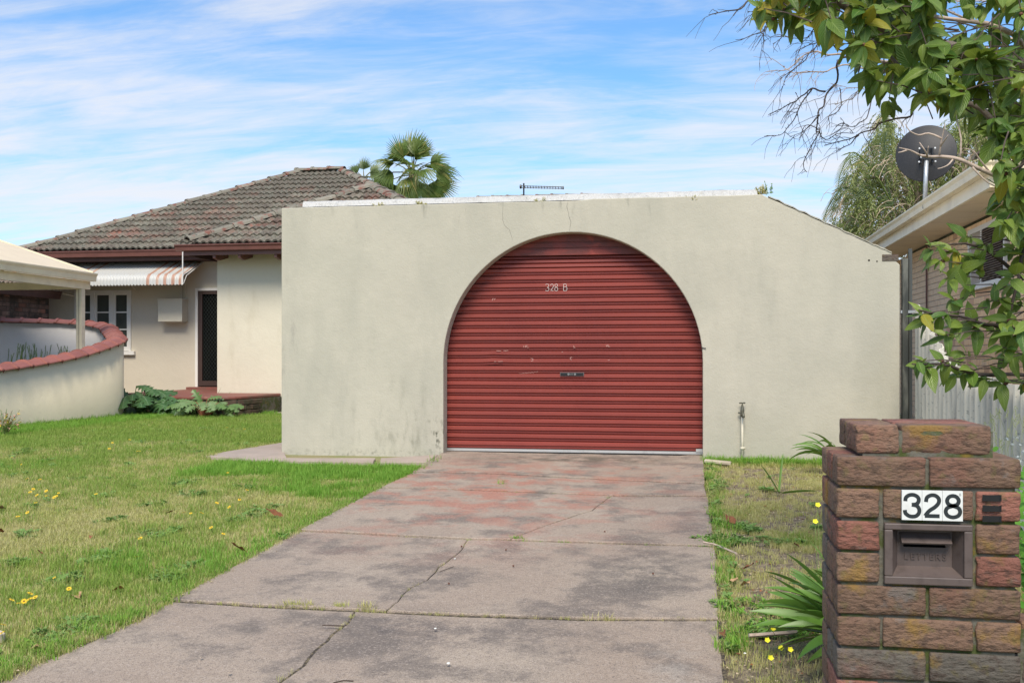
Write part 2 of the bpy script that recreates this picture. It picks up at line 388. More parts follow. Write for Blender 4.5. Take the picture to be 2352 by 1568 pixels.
M_BARK = M('grey_bark', (.17, .14, .115), .9, [(25, (.09, .07, .06), .45, .65, .8)], [(60, .8, .006)])
M_TWIGD = M('dark_twig_bark', (.075, .055, .045), .9, [(40, (.16, .12, .10), .55, .7, .7)])
M_TWIGL = M('pale_dead_bark', (.50, .40, .33), .9, [(25, (.32, .25, .20), .5, .7, .8)], [(80, .5, .004)])
M_BRASS = M('tarnished_brass', (.13, .13, .10), .55, [(40, (.24, .2, .12), .5, .7, .6)], metal=.5)
M_SIGN = M('white_number_plate', (.70, .72, .70), .5, [(15, (.5, .5, .47), .55, .75, .5)])
M_INK = M('black_number_ink', (.015, .022, .024), .5)
M_FAINTINK = M('faint_grey_ink', (.36, .37, .37), .6)
M_LBOX = M('brown_letterbox_metal', (.105, .08, .072), .52, [(20, (.055, .04, .036), .45, .7, .6), (150, (.4, .35, .3), .74, .77, .7)], [(30, .15, .003)])
M_LBOX2 = M('worn_letter_metal', (.095, .07, .062), .5)
M_HOLE = M('black_slot', (.002, .002, .002), .9)
M_DRYLEAF = M('dry_brown_leaf', (.27, .10, .035), .7, [(30, (.16, .06, .025), .45, .65, .8)], rand=.35, rlayers=[(.6, .8, (.42, .27, .14))])
M_WOOD = M('weathered_timber', (.50, .44, .33), .85, [(12, (.3, .25, .18), .45, .65, .8, (.2, 1, 1))])
M_CRACK = M('crack_shadow', (.16, .15, .13), .95)
M_CARP = M('silver_car_paint', (.35, .38, .42), .25, metal=.6)
M_TYRE = M('black_rubber', (.02, .02, .02), .8)
M_YEL = M('yellow_petal', (.72, .50, .02), .6)
M_YELC = M('dark_flower_centre', (.20, .09, .01), .8)
M_PINK = M('dry_pink_flower', (.50, .26, .20), .8)
M_WPET = M('white_petal', (.75, .76, .70), .7)
M_PODS = M('brown_seed_pod', (.12, .045, .025), .7)

def grassmat(name, a, b):
    m = newmat(name); t = NT(m)
    gz = t.node('ShaderNodeUVMap').outputs[0]; sp = t.node('ShaderNodeSeparateXYZ'); t.l.new(gz, sp.inputs[0])
    r = t.node('ShaderNodeObjectInfo').outputs['Random']; at = t.node('ShaderNodeAttribute'); at.attribute_name = 'tint'
    f = t.math('FRACT', t.math('ADD', r, at.outputs['Fac']))
    c = t.mix(f, a, b); t.l.new(c, t.b.inputs['Base Color']); t.b.inputs['Roughness'].default_value = .6; t.b.inputs['Specular IOR Level'].default_value = .3
    tr = t.node('ShaderNodeBsdfTranslucent'); t.l.new(c, tr.inputs[0]); ms = t.node('ShaderNodeMixShader'); ms.inputs[0].default_value = .35
    t.l.new(t.b.outputs[0], ms.inputs[1]); t.l.new(tr.outputs[0], ms.inputs[2]); t.l.new(ms.outputs[0], t.n['Material Output'].inputs[0]); return m
G_GREEN = grassmat('green_grass', (.22, .36, .05), (.32, .42, .10))
G_LUSH = grassmat('lush_grass', (.17, .38, .045), (.27, .45, .07))
G_DRY = grassmat('dry_grass', (.47, .46, .17), (.64, .58, .30))
G_MID = grassmat('yellow_green_grass', (.42, .47, .12), (.52, .50, .20))
G_WEED = grassmat('weed_leaf', (.16, .30, .07), (.26, .40, .12))
G_STRAP = leafmat('strap_leaf', (.085, .20, .03), (.14, .27, .045), None, .38, .2, veins=False)
G_ACAN = leafmat('lobed_dark_leaf', (.035, .10, .025), (.06, .14, .04), None, .35, .15, vein=(.2, .3, .15))
G_FATS = leafmat('pale_cut_leaf', (.12, .22, .06), (.22, .32, .14), None, .4, .2, veins=False)
G_BIG = leafmat('large_tree_leaf', (.055, .14, .018), (.22, .30, .045), ((.40, .33, .03), .955), .40, .28, vein=(.30, .40, .12))
G_BIGY = leafmat('yellowing_tree_leaf', (.40, .32, .02), (.22, .28, .03), None, .42, .4, vein=(.5, .45, .1))
G_PALM = leafmat('palm_frond_leaf', (.10, .17, .04), (.17, .22, .05), ((.35, .30, .10), .85), .45, .25, veins=False)
G_PALMD = leafmat('dark_palm_leaf', (.09, .14, .05), (.16, .20, .08), None, .5, .15, veins=False)
G_WEEP = leafmat('weeping_leaf', (.17, .23, .06), (.34, .36, .14), None, .6, .25, veins=False)
G_WEEPD = M('dead_strand', (.50, .39, .28), .9)
G_ROSE = grassmat('rosemary_leaf', (.09, .15, .05), (.14, .20, .08))
G_BUSH = grassmat('bright_bush_leaf', (.08, .26, .03), (.16, .36, .05))

#@@GROUND
# ground: one wide sheet, following the fall of the block towards the street
def ground_mat():
    m = newmat('soil_and_thatch'); t = NT(m)
    c = t.mix(t.rng(t.noise(2.2, 6), .38, .62), (.26, .23, .11), (.19, .22, .07))
    c = t.mix(t.rng(t.noise(30, 5), .45, .7, 0, .8), c, (.26, .22, .13))
    # bare soil of the narrow bed on the right
    sp = t.node('ShaderNodeSeparateXYZ'); t.l.new(t.P(), sp.inputs[0])
    bed = t.math('MULTIPLY', t.rng(sp.outputs[0], -.25, .1), t.rng(sp.outputs[0], 3.4, 3.0))
    soil = t.mix(t.rng(t.noise(22, 6), .4, .65), (.145, .11, .08), (.30, .24, .16))
    soil = t.mix(t.rng(t.noise(90, 3), .5, .65, 0, .8), soil, (.09, .065, .05))
    c = t.mix(t.math('MULTIPLY', bed, .9), c, soil)
    t.l.new(c, t.b.inputs['Base Color']); t.b.inputs['Roughness'].default_value = .95
    t.l.new(t.bump(t.noise(40, 6), .9, .02), t.b.inputs['Normal']); return m
mb = MB()
xs = [-600, -60, -20, -10, 0, 5, 10, 30, 600]; ys = [-300, -20, 1, 10, 20, 60, 900]
vs = [(x, y, g(y) - .025) for y in ys for x in xs]; nx = len(xs)
mb.add(vs, [(j * nx + i, j * nx + i + 1, (j + 1) * nx + i + 1, (j + 1) * nx + i) for j in range(len(ys) - 1) for i in range(nx - 1)])
ground = struct(mb.build('ground', ground_mat()))

def concrete_mat():
    m = newmat('stained_concrete'); t = NT(m)
    c = t.mix(t.rng(t.noise(1.3, 5), .35, .7), (.335, .265, .205), (.415, .345, .27))
    c = t.mix(t.rng(t.noise(2.6, 6, .65), .45, .63, 0, .85), c, (.15, .125, .105))
    c = t.mix(t.math('MULTIPLY', t.rng(t.noise(3.1, 6, .65, .3, None), .44, .62, 0, .95), t.blobm((-1.5, 7.9, -.1), (2.2, 2.8, 1.2))), c, (.40, .18, .125))
    c = t.mix(t.math('MULTIPLY', t.rng(t.noise(4.4, 6, .65, .2), .52, .66, 0, .8), t.blobm((-.6, 9.0, -.1), (1.6, 1.1, .6))), c, (.38, .17, .11))
    c = t.mix(t.math('MULTIPLY', t.rng(t.noise(5, 6), .40, .6, 0, .85), t.blobm((-1.0, 9.75, 0), (1.5, .45, .5))), c, (.085, .08, .055))
    c = t.mix(t.math('MULTIPLY', t.rng(t.noise(6, 6, .7), .35, .6, 0, .75), t.blobm((-.25, 5.5, -.2), (.42, .7, .6))), c, (.085, .078, .07))
    c = t.mix(t.math('MULTIPLY', t.rng(t.noise(6, 6, .7), .38, .6, 0, .7), t.blobm((-1.15, 4.4, -.2), (1.0, .45, .6))), c, (.095, .082, .075))
    c = t.mix(t.math('MULTIPLY', t.rng(t.noise(9, 6, .7), .40, .65, 0, .5), t.blobm((-.05, 3.9, -.2), (.22, .9, .6))), c, (.42, .38, .33))
    c = t.mix(t.rng(t.noise(75, 3, .7), .5, .66, 0, .7), c, t.mix(.6, c, (.50, .42, .36)))
    c = t.mix(t.rng(t.noise(48, 4, .8), .52, .7, 0, .55), c, (.13, .105, .09))
    c = t.mix(t.rng(t.noise(14, 6, .7), .56, .7, 0, .4), c, (.15, .125, .11))
    c = t.mix(t.rng(t.noise(210, 2), .54, .64, 0, .7), c, (.075, .06, .055))
    t.l.new(c, t.b.inputs['Base Color']); t.b.inputs['Roughness'].default_value = .85
    b = t.bump(t.noise(170, 3), .45, .004); t.l.new(t.bump(t.noise(9, 5), .25, .015, b), t.b.inputs['Normal']); return m
M_CONC = concrete_mat()
M_PATH = M('pinkish_path_concrete', (.40, .325, .275), .88, [(3, (.30, .25, .21), .4, .7, .7), (150, (.24, .2, .17), .5, .65, .5)], [(150, .4, .004)])
def wob(path, amp, step=.12, seed=0):
    P = resample(path, step)
    return [Vector((p.x + amp * mnoise.noise((p.x * 7 + seed, p.y * 7, 1)), p.y + amp * mnoise.noise((p.x * 7, p.y * 7 + seed, 9)), p.z)) for p in P]
G2 = lambda pts: [gp(*p) for p in pts]
LE = [(1012, 1043), (943, 1087), (880, 1117), (800, 1158), (685, 1218), (600, 1262), (505, 1312), (390, 1374), (300, 1422), (190, 1472), (75, 1518), (-25, 1568), (-240, 1680)]
RE = [(1619, 1049), (1622, 1080), (1623, 1116), (1629, 1141), (1636, 1190), (1641, 1225), (1646, 1254), (1652, 1330), (1656, 1418), (1664, 1490), (1673, 1568), (1683, 1680)]
J1 = [(943, 1087), (1142, 1092), (1380, 1105), (1623, 1116)]
J2 = [(868, 1122), (960, 1123), (1074, 1127), (1250, 1134), (1403, 1140), (1629, 1141)]
J3 = [(685, 1218), (880, 1228), (1074, 1238), (1175, 1239), (1400, 1247), (1646, 1254)]
J4 = [(390, 1374), (580, 1386), (886, 1400), (1083, 1408), (1358, 1417), (1656, 1418)]
CA = [(1403, 1140), (1358, 1174), (1312, 1188), (1220, 1220), (1175, 1239)]
CB = [(1074, 1238), (1058, 1264), (1010, 1300), (982, 1330), (941, 1348), (914, 1380), (886, 1400)]
CC = [(815, 1397), (799, 1424), (758, 1454), (717, 1495), (699, 1520), (639, 1561), (560, 1680)]
drive = thing('driveway', None, None, (-1, 6, g(6))); struct(drive)
def seg(poly, a, b):
    """the stretch of a measured line between two x (or y) stops, in order"""
    return poly
def slab(pts, name='concrete_slab', mat=M_CONC, par=drive, dz=0.0, tilt=(0, 0), amp=.006, wobble=True):
    W = G2(pts); c = sum(W, Vector()) / len(W)
    P = []; crk = [gp(*q_) for q_ in CA + CB + CC]
    isc = lambda a: any((a - q_).length < .012 for q_ in crk)
    for a, b in zip(W, W[1:] + W[:1]):
        ins_ = .003 if isc(a) and isc(b) else (.013 if a.y < 7.5 else .022)
        P += [p + (c - p).normalized() * ins_ for p in wob([a, b], amp if ins_ > .01 else .012, .06)[:-1]]
    top = [Vector((p.x, p.y, g(p.y) + dz + tilt[0] * (p.x - c.x) + tilt[1] * (p.y - c.y))) for p in P]
    inn = [p + (Vector((c.x, c.y, p.z)) - p).normalized() * .006 for p in top]
    n = len(top); low = [Vector((p.x, p.y, p.z - .004)) for p in top]; bot = [Vector((p.x, p.y, p.z - .10)) for p in top]
    m_ = MB(); m_.add(inn + low + bot, [tuple(range(n))] + [(i, (i + 1) % n, (i + 1) % n + n, i + n) for i in range(n)] + [(i + n, (i + 1) % n + n, (i + 1) % n + 2 * n, i + 2 * n) for i in range(n)])
    return m_.build(name, mat, par)
rJ = lambda L: L[::-1]
slab([(1026, 1034), (1612, 1042)] + RE[0:3] + rJ(J1)[1:] + [LE[0]], dz=.022)
slab(J1 + [RE[3]] + rJ(J2)[1:], dz=.014)
slab(J2[:5] + CA[1:] + rJ(J3[:3]) + [(800, 1158)], dz=.008)
slab([(1403, 1140), (1629, 1141)] + RE[4:7] + [(1400, 1247), (1175, 1239)] + rJ(CA[1:-1]), dz=.005)
slab(J3[:3] + CB[1:] + [(580, 1386), (390, 1374)] + [(505, 1312), (600, 1262)], dz=-.002)
slab([(1074, 1238)] + J3[3:] + [RE[7]] + rJ(J4[2:]) + rJ(CB[1:-1]), dz=-.003)
slab([(390, 1374), (580, 1386), (815, 1397)] + CC[1:] + [(-240, 1680)] + rJ(LE[8:12]), dz=-.012)
slab([(815, 1397)] + J4[2:] + RE[9:] + rJ(CC[1:]), dz=-.013)
joint = MB()
jp = [Vector((p.x, p.y, g(p.y) - .014)) for p in G2(LE + rJ(RE))]
joint.add(jp, [tuple(range(len(jp)))]); jb = joint.build('joint_fill', M('joint_dirt', (.045, .035, .025), .95, [(40, (.2, .16, .09), .45, .6, .8)]), drive)
path = thing('path', None, None, (-3.5, 10, 0)); struct(path)
for pts in ([(462, 1049), (520, 1036), (580, 1027), (650, 1016), (660, 1051), (560, 1052)],
            [(545, 1052.5), (660, 1051.5), (800, 1052), (868, 1052), (862, 1062), (700, 1060), (560, 1056)],
            [(870, 1052), (1010, 1044), (985, 1062), (868, 1063)],
            [(520, 942), (640, 938), (700, 941), (700, 951), (600, 951), (530, 950)]):
    slab(pts, 'paving_slab', M_PATH, path, dz=.004)

#@@GARAGE
GY = 10.0; GL, GR = -4.09, 1.865; TOP = 2.462; AC, AR, AS = -1.158, 1.254, .905   # arch centre, radius, springing height
gar = thing('garage', 'cream rendered garage with wide arched opening and sloping right shoulder', 'garage', (AC, GY, 0))
arc = [(AC + AR * math.cos(a), AS + AR * math.sin(a)) for a in np.linspace(0, math.pi, 49)]
out = [(GL, -.1), (AC - AR, -.1)] + arc[::-1] + [(AC + AR, -.1), (GR, -.1), (GR, 1.80), (GR - .03, 1.83), (GR - .05, 1.88)]
k = 26
for i in range(1, k + 1):
    t = i / k; x = GR - .05 + (.66 - GR + .05) * t; z = 1.90 + (TOP - 1.90) * t
    out.append((x + .01 * mnoise.noise((x * 9, 0, 1)), z + .018 * mnoise.noise((x * 14, 3, 1)) * (1 - t)))
for i in range(31):
    x = .64 + (GL - .64) * i / 30; out.append((x, TOP + (.012 if x > -1 else .0) + .005 * mnoise.noise((x * 5, 7, 1))))
mb = MB(); T = .165
n = len(out); A = [(x, GY, z) for x, z in out]; B = [(x, GY + T, z) for x, z in out]
mb.add(A + B, [tuple(range(n)), tuple(range(2 * n - 1, n - 1, -1))] + [(i, (i + 1) % n, (i + 1) % n + n, i + n) for i in range(n)])
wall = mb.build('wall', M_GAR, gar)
bv = wall.modifiers.new('worn_edges', 'BEVEL'); bv.width = .008; bv.segments = 2; bv.limit_method = 'ANGLE'; bv.angle_limit = R(50)
mb = MB(); mb.box(GL, GL + .11, GY + T + .002, 17.2, -.1, 2.30); mb.build('side_wall', M_GAR, gar)
mb = MB(); mb.box(GR - .12, GR - .01, GY + T + .002, 15.0, -.1, 1.60); mb.build('side_wall', M_CREAM, gar)  # cut short and given pale paint to bounce light onto the brick house
mb = MB(); mb.prism([(GL + .1, GY + .3, 2.33), (.7, GY + .3, 2.33), (GR - .02, GY + .3, 1.66), (GR - .02, GY + .3, 1.61), (.68, GY + .3, 2.27), (GL + .1, GY + .3, 2.27)], (0, 4.7, 0)); mb.build('roof', M('light_bounce_roof', (.7, .69, .65), .5), gar)  # hidden roof, made pale to throw light up at the neighbouring eave and wall
# membrane folded over the parapet: crumpled sheet
mb = MB(); NXm = 150; rows = []
xl, xr = GL + .22, .60
for i in range(NXm + 1):
    x = xl + (xr - xl) * i / NXm; wv = mnoise.noise((x * 2.3, 1, 0)); wr = mnoise.noise((x * 9, 4, 0)); nar = min(1, (x - xl) / .3 + .25)
    zt = TOP + (.082 + .012 * wv + .006 * wr) * (1.0) - (.03 if x < -2.4 else 0) * abs(wv)
    sh = .02 * mnoise.noise((x * 6, 2, 2))
    rows += [(x, GY + .012 + .01 * wr, TOP + .006), (x + sh, GY + .03 + .012 * mnoise.noise((x * 8, 9, 1)), TOP + .035), (x + sh, GY + .06 + .02 * mnoise.noise((x * 7, 5, 1)), TOP + .05 + .25 * (zt - TOP)),
             (x, GY + .10 + .02 * wr, zt - .012), (x, GY + .14, zt), (x, GY + .30, zt - .02), (x, GY + .5, TOP - .1)]
mb.add(rows, [(i * 7 + j, (i + 1) * 7 + j, (i + 1) * 7 + j + 1, i * 7 + j + 1) for i in range(NXm) for j in range(6)])
mb.build('roof_membrane', M_MEMB, gar, smooth=True)
mb = MB()   # cracked cement capping on the sloping shoulder
P = []
for i in range(61):
    t = i / 60; x = .70 + (GR - .07 - .70) * t; z = TOP - .02 + (1.90 - TOP + .02) * t
    P.append((x, z + .018 + .014 * mnoise.noise((x * 17, 5, 5)), .012 + .012 * mnoise.noise((x * 11, 2, 7))))
vs = []
for x, z, o in P: vs += [(x, GY - .002 - .3 * max(0, o), z - .006 - .4 * o), (x, GY - .003 - .3 * max(0, o), z), (x, GY + .17, z + .006), (x, GY + .17, z - .05)]
mb.add(vs, [(i * 4 + j, (i + 1) * 4 + j, (i + 1) * 4 + j + 1, i * 4 + j + 1) for i in range(60) for j in range(3)])
mb.build('shoulder_capping', M_CEM, gar)
mb = MB(); mb.box(GR - .155, GR - .012, GY - .004, GY + .05, 1.835, 1.895); o = mb.build('brick', M_PBRICK, gar); o['label'] = 'exposed broken brick at the shoulder end'; o.rotation_euler = (0, R(0), 0)
for (x, z, r) in ((GR - .27, 1.845, .009), (GR - .20, 1.835, .007)): mb = MB(); mb.lathe([(0, -.003), (r, -.002), (r * .6, .001)], (x, GY, z), 8, 'y'); mb.build('bolt_hole', M_HOLE, gar)
def crack(pts, wd, name='crack', par=gar):
    m_ = MB(); P = resample([onY(x, y, GY) for x, y in pts], .02); P = [Vector((p.x + .008 * mnoise.noise((p.z * 21, p.x * 9, 2)), GY - .001, p.z)) for p in P]; vs = []
    for i, p in enumerate(P):
        ww = wd * (.5 + .6 * abs(mnoise.noise((p.z * 30, 0, 3)))) * min(1, (i + 1) / 4, (len(P) - i) / 4); vs += [(p.x - ww, p.y, p.z), (p.x + ww, p.y - .0006, p.z)]
    m_.add(vs, [(2 * i, 2 * i + 1, 2 * i + 3, 2 * i + 2) for i in range(len(P) - 1)]); return m_.build(name, M_CRACK, par)
crack([(1304, 460), (1302, 475), (1306, 492), (1311, 510), (1308, 530)], .0026)
crack([(1155, 472), (1154, 505), (1160, 520), (1170, 527), (1178, 553)], .0019)
crack([(1306, 481), (1330, 480), (1350, 482)], .0008)
crack([(925, 478), (926, 487)], .0008); crack([(1070, 475), (1069, 485), (1071, 492)], .001)
crack([(1950, 500), (1975, 512), (1992, 515)], .0015)
mb = MB(); mb.tube([(AC + AR - .004, GY - .004, AS + .14), (AC + AR + .03, GY - .012, AS + .137)], .004, 5); mb.tube([(AC + AR - .012, GY - .005, AS + .15), (AC + AR + .0, GY - .015, AS + .139)], .004, 5); mb.build('cable_clip', M_BLACK, gar)

# roller door: a curtain of interlocking slats behind the arch
DY = GY + T + .012
door = thing('roller_door_pivot', None, None, (AC, DY, 0)); bpy.data.objects.remove(door)
mb = MB(); mb.box(AC - AR - .1, AC + AR + .1, DY + .05, DY + .06, -.05, 2.3); rd = mb.build('roller_door', M_DRUM, gar)
rd['_w'] = tuple(gar['_w'])
pitch = .0742; x0, x1 = AC - AR - .10, AC + AR + .10
prof = [(.030, 0.0), (.030, .004), (.016, .010), (.016, .026), (.000, .036), (0.0, .064), (.004, .068), (.030, .0735)]
NS = 24
def slat_mesh(k_):
    m_ = MB(); vs = []
    for xx in np.linspace(x0, x1, 25):
        d = .003 * mnoise.noise((xx * 2.1, k_ * .7, 4)) 
        if k_ in (11, 12): d += .012 * math.exp(-((xx + 1.94) / .09) ** 2) + .006 * math.exp(-((xx + .9) / .07) ** 2)
        vs += [(xx, DY + y_ + d, z_ + d * .5) for y_, z_ in prof]
    q = len(prof); m_.add(vs, [(i * q + j, (i + 1) * q + j, (i + 1) * q + j + 1, i * q + j + 1) for i in range(24) for j in range(q - 1)]); return m_
for k_ in range(NS):
    s_ = slat_mesh(k_); me = s_.mesh('slat', M_RED, False, (0, 0, 0)); z = .055 + k_ * pitch
    o = bpy.data.objects.new('slat', me); COL.objects.link(o); o.parent = rd; o.location = -Vector(gar['_w']) + Vector((0, 0, z))
ztop = .055 + NS * pitch
for k_ in range(3):   # tighter ribs where the curtain starts to roll back
    m_ = MB(); zz = ztop + [0, .044, .084][k_]; h = [.044, .040, .034][k_]; yb = [.0, .004, .014][k_]
    m_.prism([(x0, DY + yb, zz + .008), (x0, DY + yb + .002, zz + h * .75), (x0, DY + yb + .022, zz + h), (x0, DY + .045, zz + h), (x0, DY + .045, zz), (x0, DY + yb + .02, zz)], (x1 - x0, 0, 0))
    o = m_.build('slat', M_RED, rd)
mb = MB(); mb.box(x0, x1, DY - .004, DY + .03, .028, .052); mb.build('bottom_rail', M_ALU, rd)
mb = MB(); mb.box(x0, x1, DY + .004, DY + .026, .004, .0275); mb.build('rubber_seal', M_BLACK, rd)
hp = MB()      # fixed head panel above the drum gap
zz = 1.955
for a, b, yy in ((0, .055, .0), (.055, .075, .012), (.075, .115, .002), (.115, .132, .013), (.132, .26, .003)):
    hp.box(x0 + .35, x1 - .35, DY - .03 + yy, DY + .05, zz + a, zz + b - .001)
hp.build('head_panel', M_RED2, rd)
# handle plate, with its printed marks
hx = onY(1314, 859, DY); mb = MB(); mb.box(hx.x - .117, hx.x + .117, DY - .010, DY + .012, hx.z - .017, hx.z + .017); hnd = mb.build('door_handle', M('dull_handle_metal', (.16, .15, .15), .5), rd)
mb = MB(); mb.box(hx.x - .113, hx.x + .113, DY - .013, DY - .009, hx.z - .0135, hx.z + .0135); mb.build('handle_plate', M_BLACK, rd)
mb = MB()
for dx in (-.034, .03): mb.lathe([(.0055, -.0005), (.009, -.0012), (.0055, -.0012)], (hx.x + dx, DY - .013, hx.z), 12, 'y')
for i in range(4): mb.box(hx.x - .020 + i * .009, hx.x - .014 + i * .009, DY - .0145, DY - .0132, hx.z + .002, hx.z + .004); mb.box(hx.x - .020 + i * .009, hx.x - .014 + i * .009, DY - .0145, DY - .0132, hx.z - .006, hx.z - .0045)
mb.build('handle_mark', M_ALU, rd)
def stroke_text(strokes, org, s, wd, mat, name='lettering', par=rd, yy=None):
    m_ = MB()
    for st in strokes:
        for a, b in zip(st, st[1:]):
            a = Vector(a) * s; b = Vector(b) * s; d = (b - a); 
            if d.length < 1e-6: continue
            nrm = Vector((-d.y, d.x)).normalized() * wd
            p = [(org[0] + q.x, yy, org[1] + q.y) for q in (a - nrm, b - nrm, b + nrm, a + nrm)]
            m_.add(p + [(x, y + .004, z) for x, y, z in p], [(0, 1, 2, 3), (7, 6, 5, 4), (0, 4, 5, 1), (2, 6, 7, 3), (1, 5, 6, 2), (3, 7, 4, 0)])
    return m_.build(name, mat, par)
three = [[(0, .9), (.12, 1), (.4, 1), (.5, .82), (.42, .58), (.22, .52)], [(.22, .52), (.5, .42), (.52, .16), (.4, 0), (.1, 0), (0, .1)]]
two = [[(0, .8), (.12, .97), (.34, 1), (.48, .82), (.44, .55), (.05, .05)], [(.05, .05), (.5, .02)]]
eight = [[(.25, .54), (.06, .66), (.04, .86), (.16, 1), (.36, 1), (.46, .86), (.42, .66), (.25, .54), (.05, .42), (0, .2), (.1, .02), (.38, 0), (.5, .2), (.45, .42), (.25, .54)]]
bee = [[(0, 0), (.02, 1)], [(.02, 1), (.36, .98), (.46, .8), (.38, .58), (.03, .53)], [(.38, .56), (.54, .38), (.5, .08), (.36, 0), (0, 0)]]
tp = onY(1253, 668, DY); cs = .066
sh_ = lambda L, dx: [[(x + dx, y) for x, y in st] for st in L]
for gl_, dx_ in ((three, 0), (two, .72), (eight, 1.36), (bee, 2.70)): stroke_text(sh_(gl_, dx_), (tp.x, tp.z), cs, .0016, M_CHALK, 'digit', yy=DY - .003)
for (px, py, L) in ((1131, 690, [[(0, 0), (0, .7), (.5, .75)], [(0, .35), (.35, .4)], [(.9, .2), (.95, .7), (1.3, .7)]]), (1203, 798, [[(0, 0), (0, .8)], [(.7, 0), (.7, .8), (1.6, .8)], [(1.0, .1), (1.1, .6)], [(1.5, 0), (2, 0)]]),
    (1219, 829, [[(0, 1), (.9, 1), (.9, .1), (.1, 0)]]), (1318, 798, [[(0, 0), (0, .9)], [(0, 0), (.6, 0)]]), (1392, 796, [[(0, .7), (.3, 0), (.6, .8)], [(.9, 0), (.9, .8)], [(1, 0), (1.6, .05)]]), (1310, 826, [[(0, .9), (0, .1), (.7, 0)], [(0, 1), (.8, 1)]]),
    (1140, 808, [[(0, .5), (2, .4)], [(3, .5), (5, .6)], [(4, .6), (4, .2)]]), (1396, 828, [[(0, .2), (.8, .2)]]), (1290, 808, [[(0, 0), (.5, 0)]]), (1135, 830, [[(0, 0), (.9, 0)], [(1.6, 0), (3.6, .05)]])):
    p = onY(px, py, DY); stroke_text(L, (p.x, p.z), .024, .0016, M_CHALKF, 'chalk_mark', yy=DY - .002)
mb = MB()
p = onY(1193, 858, DY); q = onY(1236, 854, DY); mb.tube([(p.x + (q.x - p.x) * t + .0, DY - .002, p.z + (q.z - p.z) * t + .004 * math.sin(t * 40)) for t in np.linspace(0, 1, 24)], .0011, 4); mb.build('chalk_mark', M_CHALKF, rd)
lx = onY(1607, 1034, DY); mb = MB(); mb.box(lx.x - .035, lx.x + .035, DY - .016, DY - .0065, lx.z - .014, lx.z + .016); mb.build('lock_bracket', M_ALU, rd)

# tap on its riser
tp = onY(1705, 1062, GY - .045); tz = onY(1705, 948, GY - .045).z
tap = thing('garden_tap', 'tarnished brass garden tap on a cream riser pipe in front of the garage wall', 'tap', (tp.x, tp.y, -.03))
x, y = tp.x, tp.y
mb = MB(); mb.tube([(x, y, -.06), (x, y, tz - .02)], .0105, 10); mb.lathe([(.0105, -.012), (.018, -.01), (.018, .01), (.0105, .012)], (x, y, .11), 12); mb.tube([(x, y, .11), (x + .022, y + .01, .11)], .012, 8); mb.build('riser_pipe', M_CREAM, tap, True)
mb = MB(); mb.lathe([(.012, -.035), (.018, -.03), (.020, -.01), (.017, .01), (.020, .02), (.016, .035), (.011, .06), (.009, .075)], (x, y, tz), 14)
mb.tube([(x, y, tz), (x + .005, y - .03, tz - .002), (x + .008, y - .055, tz - .02), (x + .008, y - .06, tz - .04)], [.013, .013, .012, .013], 10); mb.tube([(x - .035, y + .01, tz + .0), (x - .01, y, tz)], .009, 8); mb.build('tap_body', M_BRASS, tap, True)
mb = MB(); mb.lathe([(.004, .07), (.004, .092)], (x, y, tz), 8); mb.tube([(x - .028, y, tz + .092), (x + .028, y, tz + .094)], .0065, 8); mb.tube([(x, y - .022, tz + .093), (x, y + .022, tz + .093)], .006, 8); mb.build('tap_handle', M_BRASS, tap, True)

